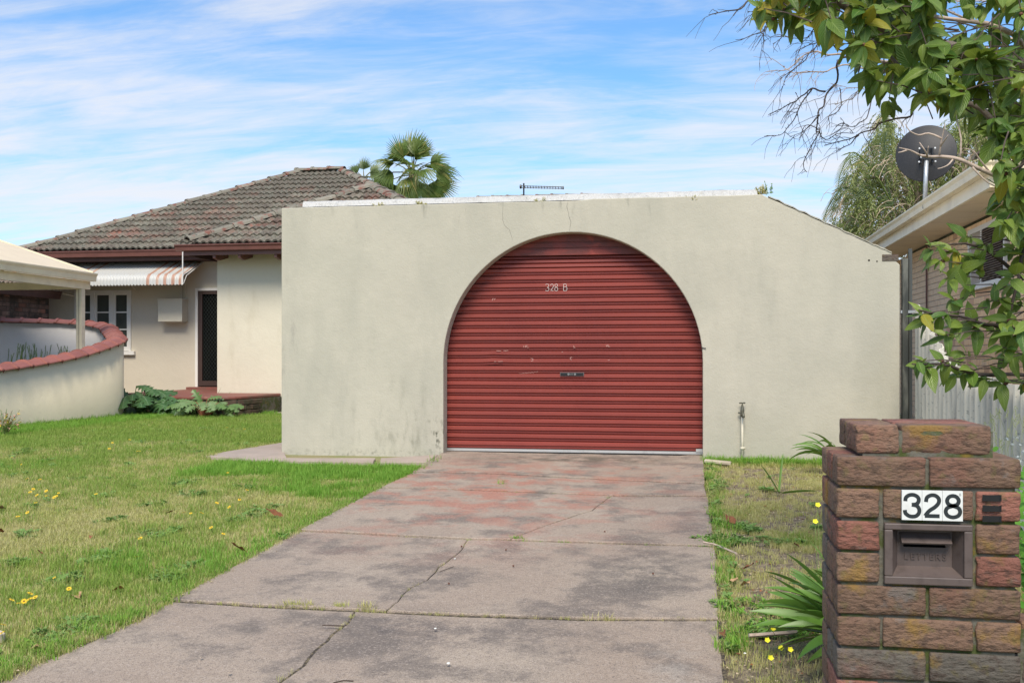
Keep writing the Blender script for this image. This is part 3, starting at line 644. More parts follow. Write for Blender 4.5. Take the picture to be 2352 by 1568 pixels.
#@@HOUSE
# ------------------------------------------------------------------ tiled roofs
def tile_profile(wd, ln, lift=.042):
    xs_ = [0, .035, .07, .10, .13, .165, .20, .23, .26]; zs_ = [0, .032, .038, .010, .004, .032, .038, .010, 0]
    f = wd / .26; xs_ = [x * f - wd / 2 for x in xs_]
    vs = []
    for yy, dz in ((-ln / 2, lift), (ln / 2, 0)): vs += [(x, yy, z + dz) for x, z in zip(xs_, zs_)]
    vs += [(x, -ln / 2 + .004, z + lift - .036) for x, z in zip(xs_, zs_)]
    n_ = len(xs_)
    fs = [(i, i + 1, n_ + i + 1, n_ + i) for i in range(n_ - 1)] + [(i + 1, i, 2 * n_ + i, 2 * n_ + i + 1) for i in range(n_ - 1)]
    return vs, fs
def tiled_face(par, O, U, V, poly, wd=.26, gauge=.32, mats=M_TILE, skip=None):
    """lay tiles over a polygon given in metres along U (eave) and V (upslope); returns (whole, cut) tiles"""
    U = Vector(U).normalized(); V = Vector(V).normalized(); N = U.cross(V)
    if N.z < 0: N = -N
    vs, fs = tile_profile(wd + .004, gauge + .045)
    umin = min(p[0] for p in poly); umax = max(p[0] for p in poly); vmax = max(p[1] for p in poly)
    whole = []; cut = []
    rot = Matrix((U, V, N)).transposed()
    area2 = sum(poly[i][0] * poly[(i + 1) % len(poly)][1] - poly[(i + 1) % len(poly)][0] * poly[i][1] for i in range(len(poly)))
    pol = poly if area2 > 0 else poly[::-1]
    for r in range(int(vmax / gauge) + 1):
        vc = (r + .5) * gauge
        for c in range(int((umax - umin) / wd) + 2):
            uc = umin + (c + .5) * wd
            cor = [(uc + a * wd * .5, vc + b * gauge * .5) for a in (-1, 1) for b in (-1, 1)]
            dmin = min((b[0] - a[0]) * (q[1] - a[1]) - (b[1] - a[1]) * (q[0] - a[0]) for q in cor for a, b in zip(pol, pol[1:] + pol[:1]) if abs(a[1]) + abs(b[1]) > 1e-6)
            ins = inpoly(uc, vc, pol) or any(inpoly(q[0], q[1], pol) for q in cor)
            if not ins: continue
            W = O + U * uc + V * vc + N * .004
            if skip and skip(W): continue
            j = (random.uniform(-.006, .006), random.uniform(-.012, .012), R(random.uniform(-1.6, 1.6)), R(random.uniform(-.8, .8)), random.uniform(0, .005))
            Mx = Matrix.Translation(W + U * j[0] + V * j[1] + N * j[4]) @ (rot @ Matrix.Rotation(j[2], 3, 'Z') @ Matrix.Rotation(j[3], 3, 'X')).to_4x4()
            if dmin >= -1e-6: whole.append((W, Mx))
            else:
                bm = bmesh.new(); bvs = [bm.verts.new(v) for v in vs]
                for f in fs: bm.faces.new([bvs[i] for i in f])
                bm.transform(Mx)
                for a, b in zip(pol, pol[1:] + pol[:1]):
                    if abs(a[1]) + abs(b[1]) < 1e-6: continue
                    e = Vector((b[0] - a[0], b[1] - a[1])); nn = (U * e.y - V * e.x).normalized()
                    bmesh.ops.bisect_plane(bm, geom=bm.verts[:] + bm.edges[:] + bm.faces[:], plane_co=O + U * a[0] + V * a[1], plane_no=nn, clear_outer=True)
                if len(bm.faces) > 2:
                    bm.verts.index_update(); cut.append((W, [tuple(v.co) for v in bm.verts], [tuple(v.index for v in f.verts) for f in bm.faces]))
                bm.free()
    return whole, cut, (vs, fs)
def place_tiles(par, faces, limit=300, mat=M_TILE, name='tile'):
    allt = []
    for whole, cut, pr in faces:
        allt += [((W - EYE).length, 0, Mx, pr) for W, Mx in whole] + [((W - EYE).length, 1, (v, f), pr) for W, v, f in cut]
    allt.sort(key=lambda a: a[0]); pw = Vector(par['_w']); shared = {}
    rest = MB()
    for i, (d, kind, data, pr) in enumerate(allt):
        if i < limit:
            if kind == 0:
                key = id(pr)
                if key not in shared: m_ = MB(); m_.add(*pr); shared[key] = m_.mesh(name, mat, False); 
                o = bpy.data.objects.new(name, shared[key]); o.matrix_local = Matrix.Translation(-pw) @ data
            else:
                m_ = MB(); m_.add(*data); o = bpy.data.objects.new(name, m_.mesh(name, mat, False, pw))
            COL.objects.link(o); o.parent = par
        else:
            if kind == 0: rest.add([data @ Vector(v) for v in pr[0]], pr[1])
            else: rest.add(*data)
    if rest.v:
        o = rest.build(name, mat, par, False); o['kind'] = 'stuff'
def cap_mesh(ln, r=.125, mat=M_RIDGE, name='ridge_cap'):
    m_ = MB(); k = 7; vs = []
    for yy, rr in ((-ln / 2, r + .018), (-ln / 2 + .05, r + .018), (-ln / 2 + .052, r), (ln / 2 + .02, r - .012)):
        for j in range(k):
            a = math.pi * (j / (k - 1)); x = rr * math.cos(a); z = rr * .62 * math.sin(a); vs.append((x, yy, z))
    vs += [(v[0] * .8, v[1] + .001, v[2] * .8 - .004) for v in vs[:k]]
    fs = [(i * k + j, i * k + j + 1, (i + 1) * k + j + 1, (i + 1) * k + j) for i in range(3) for j in range(k - 1)] + [(4 * k + j, 4 * k + j + 1, j + 1, j) for j in range(k - 1)]
    m_.add(vs, fs); return m_.mesh(name, mat, False)
def caps(par, a, b, ln=.40, down=True, mat=M_RIDGE, r=.125):
    a = Vector(a); b = Vector(b); n_ = max(1, int(round((b - a).length / ln))); st = (b - a) / n_; me = cap_mesh(st.length, r, mat); pw = Vector(par['_w'])
    d = st.normalized(); x = d.cross(UP).normalized(); z = x.cross(d)
    for i in range(n_):
        c = a + st * (i + .5); rot = Matrix((x, d, z)).transposed() @ Matrix.Rotation(R(random.uniform(-3, 3)), 3, 'Z') @ Matrix.Rotation(R(random.uniform(-2, 1)), 3, 'X')
        o = bpy.data.objects.new('ridge_cap', me); COL.objects.link(o); o.parent = par; o.matrix_local = Matrix.Translation(c - pw + z * random.uniform(-.006, .008)) @ rot.to_4x4()
def gutter(par, a, b, h=.115, d=.11, mat=M_BROWN, outv=(0, -1, 0), name='gutter'):
    """quad gutter from a to b; outv points away from the wall"""
    a = Vector(a); b = Vector(b); o = Vector(outv); pr = [(0, -h), (d * .72, -h), (d * .80, -h * .45), (d, -.018), (d, 0), (d - .012, 0), (d - .014, -.02), (d * .70, -h + .02), (.012, -h + .02), (0, 0)]
    m_ = MB(); m_.prism([a + o * x + UP * z for x, z in pr], b - a); return m_.build(name, mat, par)

house = thing('house', 'cream rendered house with lichened brown tile roof behind the lawn', 'house', (-9, 19.4, 0))
WY, RY = 17.55, 19.4                 # wing wall and recessed wall
HB = 2.7
EV = 18.85; ZE = 3.02; PT = .512; HX = -13.28      # main eave line
wx0 = onY(499, 700, WY).x
# walls
wl_t = onY(213, 664, RY); wr_b = onY(302, 806, RY)
dl = onY(449, 664, RY - .02); dr_x = onY(499, 700, RY).x + .25; dz0 = onY(449, 888, RY).z; dz1 = onY(449, 662, RY).z
wz1 = onY(213, 667, RY).z; wz0 = onY(302, 806, RY).z; wxr = onY(302, 700, RY).x; wxl = wxr - 1.24
mb = MB()
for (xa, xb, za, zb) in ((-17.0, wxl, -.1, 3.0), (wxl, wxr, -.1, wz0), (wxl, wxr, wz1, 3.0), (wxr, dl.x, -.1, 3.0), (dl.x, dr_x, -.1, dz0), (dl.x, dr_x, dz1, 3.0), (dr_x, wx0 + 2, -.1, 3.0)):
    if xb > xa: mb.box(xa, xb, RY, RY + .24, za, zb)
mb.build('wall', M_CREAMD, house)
pz = onY(520, 911, WY).z
mb = MB(); mb.box(wx0, -3.6, WY, WY + .24, pz, 3.0); mb.build('wing_wall', M_CREAM, house)
mb = MB(); mb.box(wx0 + .003, wx0 + .243, WY + .242, RY + .002, pz, 3.0); mb.build('wing_wall', M_CREAM, house)
mb = MB(); mb.box(wx0 - .01, -3.6, WY - .035, WY + .24, -.1, pz - .002); o = mb.build('plinth', M_PLINTH, house)
mb = MB(); mb.box(-17.0, dr_x + .3, RY + .26, 27.0, -.1, 2.9); mb.build('inner_core', M_SCREEN, house)
# main roof
def face_from(ax, ay, az): return Vector((ax, ay, az))
ce = math.sqrt(1 + PT * PT); Vf = Vector((0, 1, PT)).normalized()
RL = -9.06 + .06; d_ = RL - HX; RZ = ZE + .04 + PT * d_; ridge_r = -7.98
XR = ridge_r + d_                       # eave corner on the right
slen = d_ * ce
# wing roof
WE = 16.98; WZ = onY(412, 567, WE).z; WXL = onY(412, 567, WE).x + .03; wt = 2.62; wsl = wt * ce
WXR = WXL + 2 * wt
def under_wing(p): return p.z < WZ + .02 + PT * min(p.y - WE, p.x - WXL, WXR - p.x) - .03
def hidden(p): return under_wing(p) or p.x > -4.9
f1 = tiled_face(house, Vector((HX, EV, ZE + .04)), (1, 0, 0), Vf, [(0, 0), (XR - HX, 0), (ridge_r - HX, slen), (d_, slen)], skip=hidden)
f2 = tiled_face(house, Vector((WXL, WE, WZ + .03)), (1, 0, 0), Vf, [(0, 0), (2 * wt, 0), (wt, wsl)], skip=lambda p: p.x > -4.6)
place_tiles(house, [f1, f2], 300)
Vr = Vector((-1, 0, PT)).normalized()
f3 = tiled_face(house, Vector((XR, EV, ZE + .04)), (0, 1, 0), Vr, [(0, 0), (10, 0), (10, slen), (d_, slen)], skip=under_wing)
f4 = tiled_face(house, Vector((WXR, WE, WZ + .03)), (0, 1, 0), Vr, [(0, 0), (6, 0), (6, wsl), (wt, wsl)], skip=lambda p: p.z < ZE + PT * min(p.y - EV, XR - p.x) - .0)
mbx = MB()
for fc in (f3, f4):
    for W_, Mx in fc[0]: mbx.add([Mx @ Vector(v) for v in fc[2][0]], fc[2][1])
    for W_, v, f in fc[1]: mbx.add(v, f)
o = mbx.build('tile', M_TILE, house, False); o['kind'] = 'stuff'
z0 = ZE + .02; mb = MB()   # battens deck just under the tiles
rp = [(HX, EV, z0), (XR, EV, z0), (ridge_r, EV + d_, z0 + PT * d_), (RL, EV + d_, z0 + PT * d_), (HX, EV + 2 * d_ + 2, z0), (XR, EV + 2 * d_ + 2, z0), (ridge_r, EV + d_ + 2, z0 + PT * d_), (RL, EV + d_ + 2, z0 + PT * d_)]
mb.add(rp, [(0, 1, 2, 3), (0, 3, 7, 4), (1, 5, 6, 2), (4, 7, 6, 5), (3, 2, 6, 7)])
zw = WZ + .005
mb.add([(WXL, WE, zw), (WXR, WE, zw), (WXL + wt, WE + wt, zw + PT * wt), (WXL, WE + 5, zw), (WXR, WE + 5, zw), (WXL + wt, WE + 5, zw + PT * wt)], [(0, 1, 2), (0, 2, 5, 3), (1, 4, 5, 2)])
mb.build('roof_deck', M_BROWND, house)
RZ2 = ZE + .055 + PT * d_
caps(house, (HX, EV, ZE + .06), (RL, EV + d_, RZ2 + .01)); caps(house, (XR, EV, ZE + .06), (ridge_r, EV + d_, RZ2 + .01), .36); caps(house, (RL - .1, EV + d_, RZ2 + .03), (ridge_r + .05, EV + d_, RZ2 + .04))
caps(house, (WXL + .08, WE + .08, WZ + .10), (WXL + wt, WE + wt, WZ + .06 + PT * wt), .42, r=.14); caps(house, (WXR, WE, WZ + .06), (WXL + wt, WE + wt, WZ + .06 + PT * wt), .40)
caps(house, (WXL + wt, WE + wt, WZ + .06 + PT * wt), (WXL + wt, WE + wt + 1.6, WZ + .06 + PT * wt), .40)
# gutters, fascias, rafter ends, soffit shadow board
gutter(house, (HX - .1, EV + .02, ZE + .03), (WXL + .3, EV + .02, ZE + .03), .12, .11)
mb = MB(); mb.box(HX, -8.0, EV + .03, EV + .06, ZE - .16, ZE + .02); mb.box(HX, -8.0, EV + .06, RY, ZE - .16, ZE - .14); mb.build('eave_lining', M_BROWND, house)
gutter(house, (WXL - .08, WE + .01, WZ + .03), (-4.3, WE + .01, WZ + .03), .105, .11)
mb = MB(); mb.box(WXL + .04, -4.3, WE + .015, WE + .045, WZ - .15, WZ - .0); mb.build('fascia', M_BROWN, house)
mb = MB(); mb.box(WXL + .05, -4.3, WE + .05, WY + .002, WZ - .035, WZ - .02); mb.box(WXL + .05, WXL + .09, WE + .046, RY, WZ - .15, WZ - .04); mb.box(WXL + .1, wx0 + .1, WY, RY, WZ - .06, WZ - .045); mb.build('eave_lining', M_BROWND, house)
for px in (557, 640, 500):
    x = onY(px, 583, WE + .2).x; mb = MB(); mb.prism([(x - .02, WE + .05, WZ - .20), (x - .02, WE + .22, WZ - .23), (x - .02, WY - .003, WZ - .15), (x - .02, WY - .003, WZ - .06), (x - .02, WE + .05, WZ - .06)], (.05, 0, 0)); mb.build('rafter_end', M_BROWN, house)
# window
fr = .05; mb = MB(); cas = (wxr - wxl) / 3
yF = RY - .012
mb.box(wxl, wxr, yF - .02, RY + .08, wz1 - .045, wz1 - .002); mb.box(wxl, wxl + .045, yF - .02, RY + .08, wz0, wz1 - .046); mb.box(wxr - .045, wxr, yF - .02, RY + .08, wz0, wz1 - .046)
for i in (1, 2): mb.box(wxl + cas * i - .022, wxl + cas * i + .022, yF - .018, RY + .08, wz0, wz1 - .046)
win = mb.build('window', M_WHITE, house); win['_w'] = tuple(house['_w'])
for i in range(3):
    a = wxl + cas * i + (.045 if i == 0 else .024); b = wxl + cas * (i + 1) - (.045 if i == 2 else .024); z0_, z1_ = wz0 + .004, wz1 - .048
    mb = MB(); s = .05
    mb.box(a, a + s, yF, yF + .04, z0_, z1_); mb.box(b - s, b, yF, yF + .04, z0_, z1_); mb.box(a + s, b - s, yF, yF + .04, z1_ - s, z1_); mb.box(a + s, b - s, yF, yF + .04, z0_, z0_ + .085)
    mb.build('sash', M_WHITE, win)
    ph = (z1_ - s - z0_ - .085) / 3
    for j in (1, 2): m2 = MB(); zz = z0_ + .085 + ph * j; m2.box(a + s, b - s, yF + .004, yF + .03, zz - .014, zz + .014); m2.build('glazing_bar', M_WHITE, win)
    for j in range(3): m2 = MB(); zz = z0_ + .085 + ph * j; m2.box(a + s, b - s, yF + .018, yF + .022, zz + (.014 if j else 0), zz + ph - (.014 if j < 2 else 0)); m2.build('pane', M_GLASS, win)
    m2 = MB(); vs = []
    for t in range(40): xx = a + (b - a) * t / 39; vs += [(xx, yF + .085 + .012 * math.sin(t * 1.4), z0_), (xx, yF + .085 + .012 * math.sin(t * 1.4), z1_)]
    m2.add(vs, [(2 * t, 2 * t + 2, 2 * t + 3, 2 * t + 1) for t in range(39)]); m2.build('curtain', M_CURT, win)
mb = MB(); mb.box(wxl - .08, wxr + .09, RY - .07, RY + .0, wz0 - .075, wz0 - .002); mb.build('sill', M_WHITE, win)
# door
mb = MB(); mb.box(dl.x - .005, dl.x + .05, RY - .03, RY + .1, dz0, dz1); mb.box(dl.x + .052, dr_x, RY - .03, RY + .1, dz1 - .05, dz1); dr = mb.build('door', M_WHITE, house); dr['_w'] = tuple(house['_w'])
xa, xb = dl.x + .055, dr_x; mb = MB(); mb.box(xa, xa + .085, RY - .02, RY + .02, dz0 + .02, dz1 - .055); mb.box(xa + .086, xb, RY - .02, RY + .02, dz1 - .12, dz1 - .055); mb.box(xa + .086, xb, RY - .02, RY + .02, dz0 + .02, dz0 + .12); mb.build('screen_frame', M_FRAMED, dr)
mb = MB(); mb.box(xa + .08, xb, RY + .022, RY + .03, dz0 + .02, dz1 - .06); mb.build('fly_screen', M_SCREEN, dr)
mb = MB(); cx0, cx1, cz0, cz1 = xa + .086, xb, dz0 + .12, dz1 - .12; s = .085
for k_ in range(-30, 50):
    for sg in (1, -1):
        # diagonals z = sg*1.25*(x) + c clipped to the opening
        c = cz0 + k_ * s * 1.0; pts = []
        for t in np.linspace(0, 1, 2):
            pass
        xA, xB = cx0, cx1; zA = c + sg * 1.3 * (xA - cx0); zB = c + sg * 1.3 * (xB - cx0)
        t0, t1 = 0.0, 1.0
        dzz = zB - zA
        for lim, sgn in ((cz0, 1), (cz1, -1)):
            va = (zA - lim) * sgn; vb = (zB - lim) * sgn
            if va < 0 and vb < 0: t0 = 2
            elif va < 0: t0 = max(t0, -va / (vb - va))
            elif vb < 0: t1 = min(t1, va / (va - vb))
        if t0 >= t1: continue
        mb.tube([(xA + (xB - xA) * t0, RY + .01 + .004 * sg, zA + dzz * t0), (xA + (xB - xA) * t1, RY + .01 + .004 * sg, zA + dzz * t1)], .0024, 4, cap=False)
mb.build('diamond_grille', M_GRILLE, dr)
pzt = onY(470, 894, RY).z
mb = MB(); mb.box(dl.x - .1, dr_x, RY - .22, RY - .032, pzt, dz0 - .0); mb.build('door_step', M_PORCH, house)
# meter box
mz1 = onY(390, 686, RY - .25).z; mz0 = onY(390, 738, RY - .25).z; mx0 = onY(363, 700, RY - .25).x; mx1 = onY(418, 700, RY - .25).x
mb = MB(); mb.box(mx0, mx1, RY - .25, RY - .002, mz0, mz1 - .02); mtr = mb.build('meter_box', M_CREAM, house); mtr['_w'] = tuple(house['_w'])
mb = MB(); mb.box(mx0 - .01, mx1 + .01, RY - .262, RY - .002, mz1 - .019, mz1 + .002); mb.build('lid', M_CREAM, mtr)
mb = MB(); mb.box(mx0 + .1, mx1 - .02, RY - .2, RY - .04, mz0 - .022, mz0 - .001); mb.build('cable_tray', M_CREAMD, mtr)
for x in (mx1 - .15, mx1 - .12, mx1 - .035): mb = MB(); mb.tube([(x, RY - .05, mz1), (x, RY - .05, ZE - .15)], .011, 6); mb.build('conduit', M_CREAMD, mtr)
# awning over the window
ar = onY(468, 600, RY).x; al = ar - 3.85; zt = onY(468, 599, RY - .02).z; yb_ = 18.55; zb = onY(428, 634, yb_).z; ze = onY(428, 653, yb_ - .03).z
cpit = .068; ncol = int((ar - al) / cpit) * 6; mb = MB(); vs = []; pr = []
for t in np.linspace(0, 1, 5): pr.append((RY - .02 + (yb_ + .1 - RY + .02) * t, zt + (zb + .055 - zt) * t))
for a in (20, 45, 70, 90): pr.append((yb_ + .1 - .11 * math.sin(R(a)) , zb + .055 - .0 - .13 * (1 - math.cos(R(a)))))
pr.append((yb_ - .012, ze))
q = len(pr)
for i in range(ncol + 1):
    x = al + (ar - al) * i / ncol; ph = 2 * math.pi * i / 6; o_ = .013 * math.sin(ph)
    for (y_, z_) in pr: vs.append((x, y_ - o_ * .4, z_ + o_ * .9))
fs = []; ms = []
red = [(-.30, .16), (.0, .07), (.18, .05), (.36, .07), (.60, .07)]
for i in range(ncol):
    xr_ = ar - (al + (ar - al) * (i + .5) / ncol)
    isred = any(a <= xr_ % 100 <= b for a, b in ((.03, .09), (.17, .24), (.34, .40), (.50, .56), (.70, .76), (2.02, 2.08), (2.22, 2.29), (2.46, 2.51), (3.75, 3.85)))
    for j in range(q - 1): fs.append((i * q + j, (i + 1) * q + j, (i + 1) * q + j + 1, i * q + j + 1)); ms.append(1 if isred else 0)
mb.v = vs; mb.f = fs; mb.m = ms; mb.uv = [(0, 0)] * len(vs); mb.t = [0] * len(vs)
aw = mb.build('awning', [M_AW, M_AWR], house, True); aw['_w'] = tuple(house['_w'])
mb = MB(); mb.tube([(ar - .0, yb_ - .02, ze), (ar - .0, yb_ - .02, ze + .62)], .012, 6); mb.tube([(ar + .005, RY - .02, zt - .02), (ar + .005, yb_ + .12, zb + .02), (ar + .005, yb_, ze + .02)], .010, 6)
mb.build('awning_frame', M_WHITE, aw)
mb = MB(); mb.tube([(ar - 1.2, yb_ + .1, ze + .05), (onY(316, 670, RY).x, RY - .02, onY(316, 667, RY).z)], .008, 6); mb.build('stay', M_CREAMD, aw)
mb = MB(); mb.box(al, ar + .1, RY - .03, RY - .001, zt + .015, zt + .045); mb.build('head_batten', M_WHITE, aw)

# ------------------------------------------------------------------ porch of mossy bricks with a painted slab
pe = [onY(0, 0, 1)]  # placeholder
def porch_pt(px, py): return EYE + ray(px, py) * ((pzt - E) / ray(px, py).z)
fl = [porch_pt(280, 903), porch_pt(330, 906), porch_pt(400, 909.5), porch_pt(470, 911), porch_pt(540, 910.5), porch_pt(585, 908)]
fl = smoothpath(fl, 4); fl = [Vector((p.x, p.y, pzt)) for p in fl]
por = thing('porch', 'low brick porch with red painted slab below the front door', 'porch', tuple(fl[len(fl) // 2] - UP * pzt))
back = [Vector((fl[-1].x, WY - .037, pzt)), Vector((wx0 - .012, WY - .037, pzt)), Vector((wx0 - .012, RY - .002, pzt)), Vector((fl[0].x, RY - .002, pzt))]
mb = MB(); poly = fl + back; nn = len(poly); mb.add(poly + [p - UP * .05 for p in poly], [tuple(range(nn)), tuple(range(2 * nn - 1, nn - 1, -1))] + [(i, (i + 1) % nn, (i + 1) % nn + nn, i + nn) for i in range(nn)])
sl = mb.build('slab', M_PORCH, por); b_ = sl.modifiers.new('rounded', 'BEVEL'); b_.width = .015; b_.segments = 2; b_.limit_method = 'ANGLE'; b_.angle_limit = R(60)
inn = [p + Vector((0, .03, 0)) for p in fl]; poly = inn + back; nn = len(poly)
mb = MB(); mb.add([p - UP * .052 for p in poly] + [Vector((p.x, p.y, -.05)) for p in poly], [tuple(range(nn)), tuple(range(2 * nn - 1, nn - 1, -1))] + [(i, (i + 1) % nn, (i + 1) % nn + nn, i + nn) for i in range(nn)]); mb.build('mortar', M_MOSSM, por)
def brick_mesh(l, d, h, mat, ch=.005, name='brick', rough=0, nx_=1, nz_=1, seed=0):
    m_ = MB()
    if not rough:
        a, b, c = l / 2, d / 2, h / 2
        m_.add([(-a, -b + ch, -c), (a, -b + ch, -c), (a, -b + ch, c), (-a, -b + ch, c), (-a + ch, -b, -c + ch), (a - ch, -b, -c + ch), (a - ch, -b, c - ch), (-a + ch, -b, c - ch),
                (-a, b, -c), (a, b, -c), (a, b, c), (-a, b, c)],
               [(4, 5, 6, 7), (0, 1, 5, 4), (1, 2, 6, 5), (2, 3, 7, 6), (3, 0, 4, 7), (0, 8, 9, 1), (1, 9, 10, 2), (2, 10, 11, 3), (3, 11, 8, 0), (8, 11, 10, 9)])
        return m_.mesh(name, mat)
    bm = bmesh.new(); bmesh.ops.create_cube(bm, size=1)
    bmesh.ops.scale(bm, vec=(l, d, h), verts=bm.verts)
    bmesh.ops.bevel(bm, geom=bm.edges[:], offset=.0035, segments=1, affect='EDGES')
    bmesh.ops.subdivide_edges(bm, edges=[e for e in bm.edges if e.calc_length() > .1], cuts=7, use_grid_fill=True)
    bmesh.ops.subdivide_edges(bm, edges=[e for e in bm.edges if e.calc_length() > .05], cuts=3, use_grid_fill=True)
    for v in bm.verts:
        p = v.co; nn_ = .7 * mnoise.noise((p.x * 26 + seed, p.y * 26, p.z * 70)) + .7 * mnoise.noise((p.x * 75, p.y * 60 + seed, p.z * 150))
        dv = Vector((.35 * (1 if p.x > 0 else -1) * (abs(p.x) > l * .45), (1.6 if p.y > 0 else -1.6) * (abs(p.y) > d * .45), .15 * (p.z / h))); v.co = p + dv * rough * nn_ * .42
    me = bpy.data.meshes.new(name); bm.to_mesh(me); bm.free(); me.materials.append(mat); me.polygons.foreach_set('use_smooth', [True] * len(me.polygons)); return me
pbm = [brick_mesh(.228, .10, .076, M_PORB), brick_mesh(.228, .10, .076, M_PORB, .008)]
L = [0]
for a, b in zip(fl, fl[1:]): L.append(L[-1] + (b - a).length)
for r_ in range(5):
    zc = pzt - .05 - .006 - .038 - r_ * .086
    s_ = (.12 if r_ % 2 else 0) - .02
    while s_ < L[-1] - .05:
        sc_ = min(max(s_ + .114, 0.01), L[-1] - .01); i = max(j for j in range(len(L)) if L[j] <= sc_); i = min(i, len(fl) - 2)
        p = fl[i].lerp(fl[i + 1], (sc_ - L[i]) / (L[i + 1] - L[i])); d = (fl[i + 1] - fl[i]).normalized()
        link('brick', random.choice(pbm), por, (p.x, p.y + .075, zc), (R(random.uniform(-1, 1)), 0, math.atan2(d.y, d.x))); s_ += .238

#@@LEFT
# ------------------------------------------------------------------ curved garden wall with tile coping
cw = [(-9.12, 10.6, .66), (-9.12, 12.6, .78), (-9.05, 14.0, .93), (-9.08, 15.1, 1.12), (-9.25, 15.7, 1.22), (-9.62, 16.25, 1.30), (-10.0, 16.75, 1.40), (-10.35, 17.15, 1.48), (-10.95, 17.32, 1.545), (-11.6, 17.18, 1.57), (-12.2, 16.88, 1.575), (-12.9, 16.45, 1.58), (-13.8, 16.0, 1.58)]
cp = smoothpath(cw, 5); TW = .20
gw = thing('garden_wall', 'curved cream garden wall topped with terracotta coping tiles', 'wall', (-9.0, 15.0, 0))
def offs(P, o):
    res = []
    for i, p in enumerate(P):
        d = (P[min(i + 1, len(P) - 1)] - P[max(i - 1, 0)]); d.z = 0; d.normalize(); res.append(p + Vector((d.y, -d.x, 0)) * o)
    return res
oo = offs(cp, TW / 2); ii = offs(cp, -TW / 2); nn = len(cp)
mb = MB(); vs = [(p.x, p.y, -.15) for p in oo] + [tuple(p) for p in oo] + [tuple(p) for p in ii] + [(p.x, p.y, -.15) for p in ii]
mb.add(vs, [(i, i + 1, nn + i + 1, nn + i) for i in range(nn - 1)], 0); o_ = [(nn + i, nn + i + 1, 2 * nn + i + 1, 2 * nn + i) for i in range(nn - 1)]
mb.f += o_; mb.m += [0] * len(o_); o_ = [(2 * nn + i, 2 * nn + i + 1, 3 * nn + i + 1, 3 * nn + i) for i in range(nn - 1)]; mb.f += o_; mb.m += [1] * len(o_)
mb.build('wall', [M_CURVE, M_INNER], gw, True)
P = resample(cp, .31)
def cope_mesh(L_, seed):
    m_ = MB(); pr = [(-.155, -.035), (-.15, -.012), (-.07, .055), (-.03, .072), (.03, .072), (.07, .055), (.15, -.012), (.155, -.035)]; k = len(pr); vs = []
    for yy, s, dz in ((-L_ / 2 - .01, 1.0, -.004), (L_ / 2 - .045, 1.0, .006), (L_ / 2 - .04, 1.10, .018), (L_ / 2 + .005, 1.10, .020)): vs += [(x * s, yy, z * s * .72 + dz * .8) for x, z in pr]
    vs += [(x * .95, L_ / 2 + .005, z * .95 - .03) for x, z in pr]
    m_.add(vs, [(i * k + j, i * k + j + 1, (i + 1) * k + j + 1, (i + 1) * k + j) for i in range(4) for j in range(k - 1)] + [tuple(range(k))]); return m_.mesh('coping_tile', M_COPE, False)
for i in range(len(P) - 1):
    a, b = P[i], P[i + 1]; d = (b - a); L_ = d.length; d.normalize(); x = d.cross(UP).normalized(); z = x.cross(d)
    ob = bpy.data.objects.new('coping_tile', cope_mesh(L_ * 1.04, i)); COL.objects.link(ob); ob.parent = gw
    ob.matrix_local = Matrix.Translation((a + b) / 2 - Vector(gw['_w']) + UP * .036) @ (Matrix((x, d, z)).transposed() @ Matrix.Rotation(R(random.uniform(-2, 2)), 3, 'Z')).to_4x4()

# ------------------------------------------------------------------ carport
CX, CY = -9.8, 16.06; CZ = onX(225, 628, CX).z
cpt = thing('carport', 'beige metal carport with sloping roof behind the curved wall', 'carport', (CX - .3, 15.9, 0))
gutter(cpt, (CX - .12, 8.5, CZ), (CX - .12, CY, CZ), .135, .11, M_BEIGE, (1, 0, 0))
mb = MB(); mb.box(CX - .20, CX - .13, 8.5, CY - .03, CZ - .27, CZ - .137); mb.build('side_beam', M_BEIGE, cpt)
mb = MB(); mb.box(CX - 4.5, CX - .21, CY - .20, CY - .13, CZ - .27, CZ - .15); mb.build('end_beam', M_BEIGE, cpt)
for yy in (CY - .22, 10.2): mb = MB(); mb.box(CX - .235, CX - .135, yy - .055, yy + .045, -.02, CZ - .272); mb.build('post', M_BEIGEP, cpt)
yy = CY - .22
mb = MB(); mb.box(CX - .188, CX - .182, yy - .058, yy - .054, 0, CZ - .28); mb.build('post_seam', M_BROWND, cpt)
mb = MB(); vs = []; ncol = 62 * 4; slp = .33
for i in range(ncol + 1):
    y_ = 8.5 + (CY - 8.5) * i / ncol; h = [0, 0, .022, .022][i % 4]
    vs += [(CX - .10, y_, CZ - .012 + h), (CX - 2.5, y_, CZ - .012 + h + 2.4 * slp)]
mb.add(vs, [(2 * i, 2 * i + 2, 2 * i + 3, 2 * i + 1) for i in range(ncol)]); mb.build('roof_sheet', M_BEIGER, cpt)
mb = MB(); mb.prism([(CX - .1, CY + .004, CZ - .03), (CX - 2.5, CY + .004, CZ - .03 + 2.4 * slp), (CX - 2.5, CY + .004, CZ + .03 + 2.4 * slp), (CX - .1, CY + .004, CZ + .03)], (0, .03, 0)); mb.build('barge_flashing', M_BEIGE, cpt)
mb = MB(); mb.quad((CX - 2.5, 8.5, CZ + 2.4 * slp), (CX - 4.9, 8.5, CZ), (CX - 4.9, CY, CZ), (CX - 2.5, CY, CZ + 2.4 * slp)); mb.build('roof_sheet', M_BEIGE, cpt)

